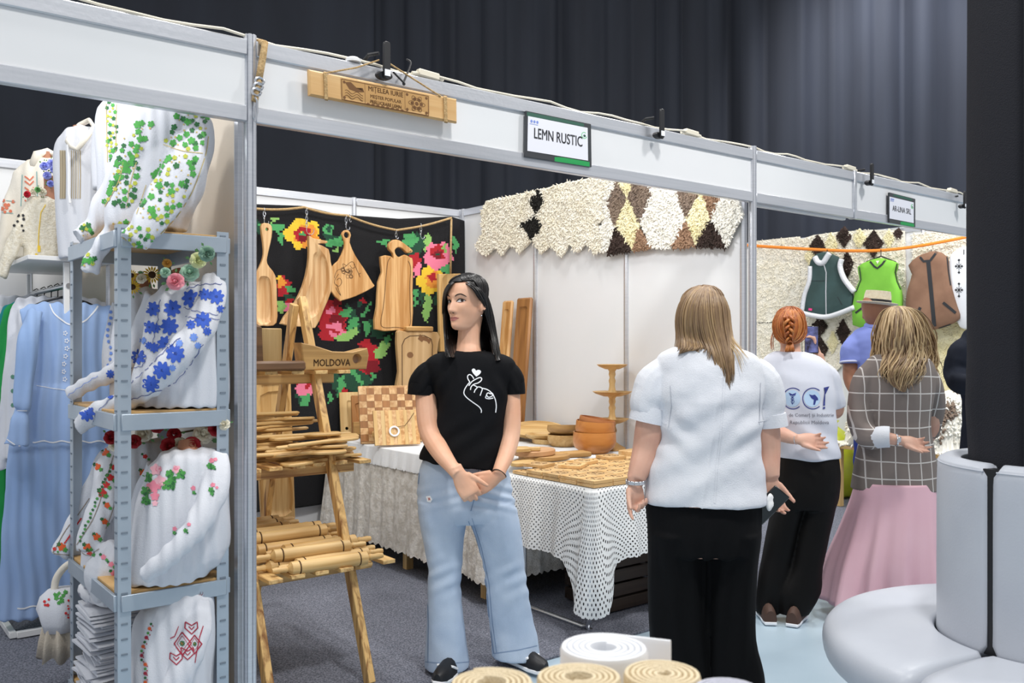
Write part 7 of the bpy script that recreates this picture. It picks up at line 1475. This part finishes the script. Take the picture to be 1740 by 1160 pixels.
crown('red and white rose crown behind the left upright, third shelf', [(189, 743, 12, R_, 'r'), (196, 756, 11, W_, 'r'), (228, 750, 12, R_, 'r'), (244, 736, 15, W_, 'r'), (268, 723, 13, R_, 'r')], 3.38)
crown('red rose crown on the bottom shelf blouse', [(240, 1020, 12, W_, 'r'), (268, 1031, 18, R_, 'r'), (283, 1025, 11, W_, 'r'), (301, 1024, 18, R_, 'r'), (320, 1012, 10, '#8fae7a', 'r'), (340, 1008, 10, R_, 'r')], 3.22)
# folded textiles
fold0 = None; rnd = random.Random(8)
for k in range(30):
    p = B(-.30+rnd.uniform(-.02, .02), .46+rnd.uniform(-.02, .02), .139+k*.0106); lab = 'folded white cloth, %s from the bottom of the stack on the bottom shelf' % ORD[k+1]; m3 = rz(ANG+rnd.uniform(-.12, .12))
    if fold0 is None:
        fold0 = thing('folded_cloth', lab, 'cloth', p, m3=m3, group='folded white cloths stacked on the bottom shelf'); rgs = []
        for i in range(9):
            x = -.14+.28*i/8; rgs.append([V((x, y, z+.0015*math.sin(x*40+y*30))) for y, z in ((-.11, .001), (-.118, .005), (-.11, .0095), (.0, .0095), (.11, .0095), (.114, .005), (.11, .001), (0, .001))])
        MB().loft(rgs).build('folded_sheet', M_bl, fold0, ang=60)
    else: dup(fold0, p, m3, label=lab)
th = thing('crumpled_cloth', 'grey-patterned crumpled cloth on top of the folded stack', 'cloth', B(-.31, .46, .46), ANG); mb = MB(); mb.ball((0, 0, .055), (.14, .12, .055), 28, 14); o = mb.build('cloth', cloth('cloth_greyprint', '#e4e4e8', '#9a9aa8', scale=26, lo=.5, hi=.6), th, ang=180); wrinkle(o.data, lambda p: .035*noise.noise(p*14))
# basket wrapped in cloth
d = 3.62; th = thing('gift_basket', 'basket draped in white embroidered cloth hanging beside the rack', 'basket', P(105, 1040, d)); mb = MB(); rgs = []
for y, xl, xr, t in ((1000, 84, 126, .05), (1012, 72, 138, .08), (1030, 68, 142, .10), (1050, 76, 140, .10), (1066, 82, 136, .09)):
    c = P((xl+xr)/2, y, d); hw = (xr-xl)/2/F*d; rgs.append([c+V((hw*math.cos(a)*(1+.07*math.sin(6*a+y)), t*math.sin(a)*(1+.07*math.sin(5*a)), 0)) for a in [2*math.pi*k/36 for k in range(36)]])
mb.loft(rgs); o = mb.build('cloth_wrap', M_bl, th, world=True, ang=180); dc = Decal(bvh_of(o), .002); scatter(dc, [(110, 1015), (136, 1020), (136, 1045), (112, 1050)], 16, [('flower', 3, 2), ('rose', 2, 2)], 3, 4); scatter(dc, [(92, 1008), (112, 1004), (114, 1022), (96, 1030)], 9, [('leaf', 4, 3)], 4, 4); scatter(dc, [(74, 1020), (84, 1016), (86, 1028), (76, 1032)], 4, [('rose', 3, 2)], 5, 3); dc.build('embroidery', RG, o)['kind'] = 'stuff'
rgs = []
for y, xl, xr in ((1058, 82, 134), (1085, 74, 140), (1112, 70, 142)):
    c = P((xl+xr)/2, y, d); hw = (xr-xl)/2/F*d; rgs.append([c+V((hw*math.cos(a)*(1+.10*math.sin(9*a)), .085*math.sin(a)*(1+.14*math.sin(9*a)), .012*math.sin(7*a))) for a in [2*math.pi*k/72 for k in range(72)]])
MB().loft(rgs).build('linen_skirt', cloth('linen_natural', '#cfc6b8', '#bfb5a6', weave=200, bump=.4), th, world=True, ang=180)
MB().tube([P(a, b, d) for a, b in [tuple(q) for q in spline([(92, 1010), (95, 985), (108, 965), (125, 955), (140, 962), (150, 1005)], 5)]], .014, 10).build('handle', M_bl2, th, world=True, ang=180)
# garment rail with shelf
GV0, GV1, GU0, GU1 = 1.75, 2.70, -.47, -.19
th = thing('garment_rail', 'white garment rail with a shelf on top at the back of the clothing stall', 'clothes rail', B(-.33, 2.2, .012), ANG)
for v in (GV0, GV1): MB().box(B(-.237, v, .925), (.026, .026, 1.80), BM3, b=.002).build('post', M_wht, th, world=True)
for u in (GU0, GU1):
    MB().box(B(u, (GV0+GV1)/2, .03), (.03, GV1-GV0, .03), BM3, b=.002).build('foot_bar', M_wht, th, world=True)
for v in (GV0, GV1): MB().box(B((GU0+GU1)/2, v, .03), (GU1-GU0-.03, .03, .03), BM3, b=.002).build('foot_bar', M_wht, th, world=True)
MB().box(B(-.225, 2.2, 1.838), (.38, .99, .022), BM3, b=.002).build('shelf_board', M_wht, th, world=True)
MB().tube([B(-.23, GV0-.02, 1.71), B(-.23, GV1, 1.71)], .013, 10).build('hanging_rail', M_steel, th, world=True)
for v in (GV0+.03, GV1-.03): MB().tube([B(-.23, v, 1.71), B(-.23, v, 1.828)], .006, 8).build('rail_bracket', M_steel, th, world=True)
def hanger(parent, u, v, z): 
    mb = MB(); mb.tube([B(u-.19, v, z-.13), B(u-.1, v, z-.085), B(u, v, z-.055), B(u+.1, v, z-.085), B(u+.19, v, z-.13)], .007, 6); mb.tube([B(u, v, z-.055), B(u, v, z-.02), B(u+.018, v, z), B(u, v, z+.018), B(u-.018, v, z+.006)], .003, 5); o = mb.build('hanger', M_black, parent, world=True); o['kind'] = 'stuff'
def garm(lab, v, rows, sleeves, m, cat='dress', seed=0, fold=.012, vox=.008):
    q = B(-.23, v); d = q.y; th, o = blouse(lab, V((q.x, q.y, .05)), rows, d, sleeves, m, yaw=ANG, torso=False, cat=cat, seed=seed, fold=fold, vox=vox); hanger(th, -.23, v, 1.715); return th, o, d
M_lb = cloth('dress_light_blue', '#93b0dc', '#a3bce4', scale=2, rough=.7); M_gr = cloth('dress_green', '#1f8a45', '#2a9a50', rough=.7); M_tl = cloth('dress_teal', '#1f7f86', '#2a8a90'); M_trim_w = mat('trim_white', '#eceef2', .85)
q = B(-.23, 1.82); d = q.y; dl = d-.12
th, o, d = garm('light blue dress with ruffled peplum, front one on the garment rail', 1.80, [(516, 84, 160, .03), (524, 60, 178, .055), (545, 62, 186, .07), (600, 68, 184, .075), (648, 68, 180, .07), (660, 62, 184, .085), (700, 54, 187, .095), (752, 48, 188, .10), (764, 46, 186, .085), (850, 42, 184, .09), (950, 34, 184, .095), (1036, 28, 184, .10)],
    [[(60, 528, dl-.06, 13), (50, 570, dl-.12, 16), (46, 630, dl-.16, 16), (40, 685, dl-.19, 14), (37, 698, dl-.19, 8), (33, 715, dl-.20, 13), (30, 738, dl-.20, 17), (28, 756, dl-.20, 20)]], M_lb, seed=31)
dc = Decal(bvh_of(o), .003)
for i in range(7):
    for a in range(5): dc.poly(motif('rose', 111+3*math.sin(i)+3*math.cos(a*1.257), 566+i*13+3*math.sin(a*1.257), 1.6, 0), 0)
dc.ribbon([tuple(a) for a in spline([(84, 517), (92, 532), (108, 546), (124, 552), (142, 546), (158, 532), (166, 520)], 5)], 2.4, 0); dc.ribbon([(62, 655), (90, 660), (118, 663)], 1.2, 0); dc.ribbon([(10, 744), (28, 757), (44, 758)], 2, 0); dc.ribbon([(30, 697), (46, 697)], 1.8, 0)
dc.ribbon([(50+i*5, 750+1.5*math.sin(i)) for i in range(28)], 2.2, 0); dc.ribbon([(30+i*5.4, 1033-i*.5+1.5*math.sin(i)) for i in range(29)], 2.6, 0); dc.build('white_trim', [M_trim_w], o)['kind'] = 'stuff'
th, o, d = garm('white dress with green cross-stitched hem, second on the garment rail', 1.98, [(505, 66, 150, .03), (520, 46, 165, .055), (600, 40, 172, .07), (700, 30, 174, .08), (790, 24, 176, .085)], [[(48, 525, d+.0, 13), (36, 600, d-.02, 16), (28, 690, d-.03, 17), (26, 780, d-.04, 17)]], M_bl, seed=37)
dc = Decal(bvh_of(o), .003); [dc.poly(motif('flower', 22+8*(i % 2), 640+i*12, 4, 0), 0) for i in range(13)]; dc.build('cross_stitch', [mat('thread_sage', '#5d8f78', .8)], o)['kind'] = 'stuff'
garm('bright green long dress, third on the garment rail', 2.14, [(512, 50, 140, .03), (530, 34, 150, .06), (600, 16, 150, .08), (700, 8, 150, .09), (850, 0, 150, .10), (1000, -6, 150, .11)], [[(34, 535, 4.6, 12), (14, 620, 4.55, 16), (2, 740, 4.5, 18)]], M_gr, seed=41)
garm('teal dress with a striped hem, fourth on the garment rail', 2.32, [(515, 40, 120, .03), (535, 22, 130, .06), (620, 6, 130, .08), (760, -8, 130, .09), (990, -16, 130, .10)], [], M_tl, seed=43); garm('white long shirt at the back of the garment rail', 2.52, [(503, 20, 96, .03), (515, 2, 110, .06), (580, -8, 112, .08), (700, -14, 112, .09), (800, -16, 112, .09)], [[(4, 520, 4.85, 12), (-8, 600, 4.85, 15), (-14, 690, 4.85, 15)]], M_bl, cat='shirt', seed=47)
# torsos on the rail's shelf
BR = [mat('thread_beige', '#a89878', .8), mat('thread_tan', '#c9b896', .8), mat('thread_gold2', '#e8c43a', .7), mat('thread_coral', '#d8785a', .8), mat('thread_black', '#2a2a2e', .8), mat('thread_teal', '#7fb0b0', .8)]
C6 = lambda q: [(a/3.74, 190+b/3.74) for a, b in q]; M_shelf_z = 1.851
th, o = blouse('white men\'s shirt with beige embroidered placket on the rail\'s shelf', B(-.20, 1.9, M_shelf_z), [(216, 128, 160, .05), (226, 112, 172, .08), (250, 100, 178, .11), (300, 98, 178, .12), (360, 102, 177, .12), (441, 108, 176, .12)], 4.42, [[(170, 240, 4.35, 9), (176, 300, 4.3, 11), (174, 370, 4.28, 10)]], neck=[(134, 214, 4.42, 9), (134, 228, 4.42, 13)], seed=51, vox=.008)
dc = Decal(bvh_of(o), .003)
for x0, x1 in ((385, 415), (455, 510)):
    for k in range(5): x = x0+(x1-x0)*k/4; dc.ribbon(C6([(x, 245), (x+2, 400), (x, 552)]), 1.5, k % 2)
dc.build('embroidery', BR, o)['kind'] = 'stuff'; cl = MB(); cl.tube([P(a, b, c-.03) for a, b, c in ((114, 240, 4.32), (122, 250, 4.29), (131, 254, 4.28), (146, 236, 4.30), (160, 216, 4.36), (152, 204, 4.44), (136, 212, 4.45), (120, 226, 4.40))], .010, 8, closed=True, el=1.3); cl.build('collar', M_bl2, th, world=True, ang=180)
MB().tube([P(a, b, 4.27) for a, b in ((115, 246), (117, 280), (117, 330), (119, 345))], .007, 6).build('tie_cord', M_trim_w, th, world=True)
th, o = blouse('cream lace blouse with yellow tassel cord on the rail\'s shelf', B(-.24, 2.22, M_shelf_z), [(336, 58, 96, .05), (345, 50, 102, .09), (380, 46, 106, .11), (441, 44, 108, .11)], 4.62, [[(52, 350, 4.55, 9), (36, 385, 4.52, 12), (16, 430, 4.5, 12), (0, 470, 4.48, 10)]], M_lace2, neck=[(84, 300, 4.62, 9), (86, 325, 4.62, 11), (82, 345, 4.61, 17)], seed=57, vox=.008)
dc = Decal(bvh_of(o), .004); dc.ribbon(C6([(290, 590), (262, 640), (250, 750), (246, 860)]), 1.4, 2); dc.ribbon(C6([(250, 850), (250, 890)]), 4.6, 2); dc.ribbon(C6([(234, 900), (230, 930)]), 4, 2); scatter(dc, C6([(100, 660), (170, 640), (150, 760), (60, 860)]), 7, [('flower', 3, 4)], 6, 6); dc.build('tassel_cord', BR, o)['kind'] = 'stuff'
th, o = blouse('cream embroidered jacket with stand collar, leftmost on the rail\'s shelf', B(-.26, 2.5, M_shelf_z), [(270, 62, 96, .05), (282, 40, 100, .08), (310, 28, 102, .11), (360, 26, 102, .12), (441, 24, 100, .12)], 4.85, [[(36, 295, 4.8, 11), (20, 350, 4.76, 14), (8, 410, 4.74, 14), (-4, 450, 4.74, 13)]], M_bl2, neck=[(78, 258, 4.85, 8), (78, 275, 4.85, 12)], seed=61, vox=.008)
dc = Decal(bvh_of(o), .004)
for y in (410, 440, 480, 560): dc.ribbon(C6([(160, y), (190, y+25), (215, y)]), 2.2, 3)
dc.ribbon(C6([(145, 400), (135, 600)]), 1.3, 5); dc.ribbon(C6([(235, 380), (240, 560)]), 1.3, 5); scatter(dc, C6([(20, 560), (95, 570), (90, 640), (15, 640)]), 8, [('flower', 3.4, 3)], 8, 5); dc.ribbon(C6([(40, 565), (100, 570)]), 1, 5); dc.ribbon(C6([(15, 640), (85, 645)]), 1, 5); dc.build('embroidery', BR, o)['kind'] = 'stuff'
cl = MB(); cl.tube([P(a, b, c) for a, b, c in ((56, 284, 4.78), (64, 262, 4.8), (80, 258, 4.86), (97, 266, 4.86), (96, 284, 4.8))], .022, 8, el=1.2); cl.build('collar', M_bl2, th, world=True, ang=180)
crown('lilac blossom sprig tucked beside the lace blouse', [(76, 282, 8, '#9aa3ea', 'r'), (88, 278, 8, '#a9b1f0', 'r'), (92, 288, 7, '#9aa3ea', 'r'), (80, 298, 7, '#a9b1f0', 'r'), (86, 312, 6, '#9aa3ea', 'r')], 4.66)
crown('small red, green and white blossom sprig on the lace blouse', [(46, 330, 6, '#c41f35', 'r'), (56, 325, 6, W_, 'r'), (64, 322, 5, '#6aa860', 'r'), (72, 326, 7, W_, 'r')], 4.62)
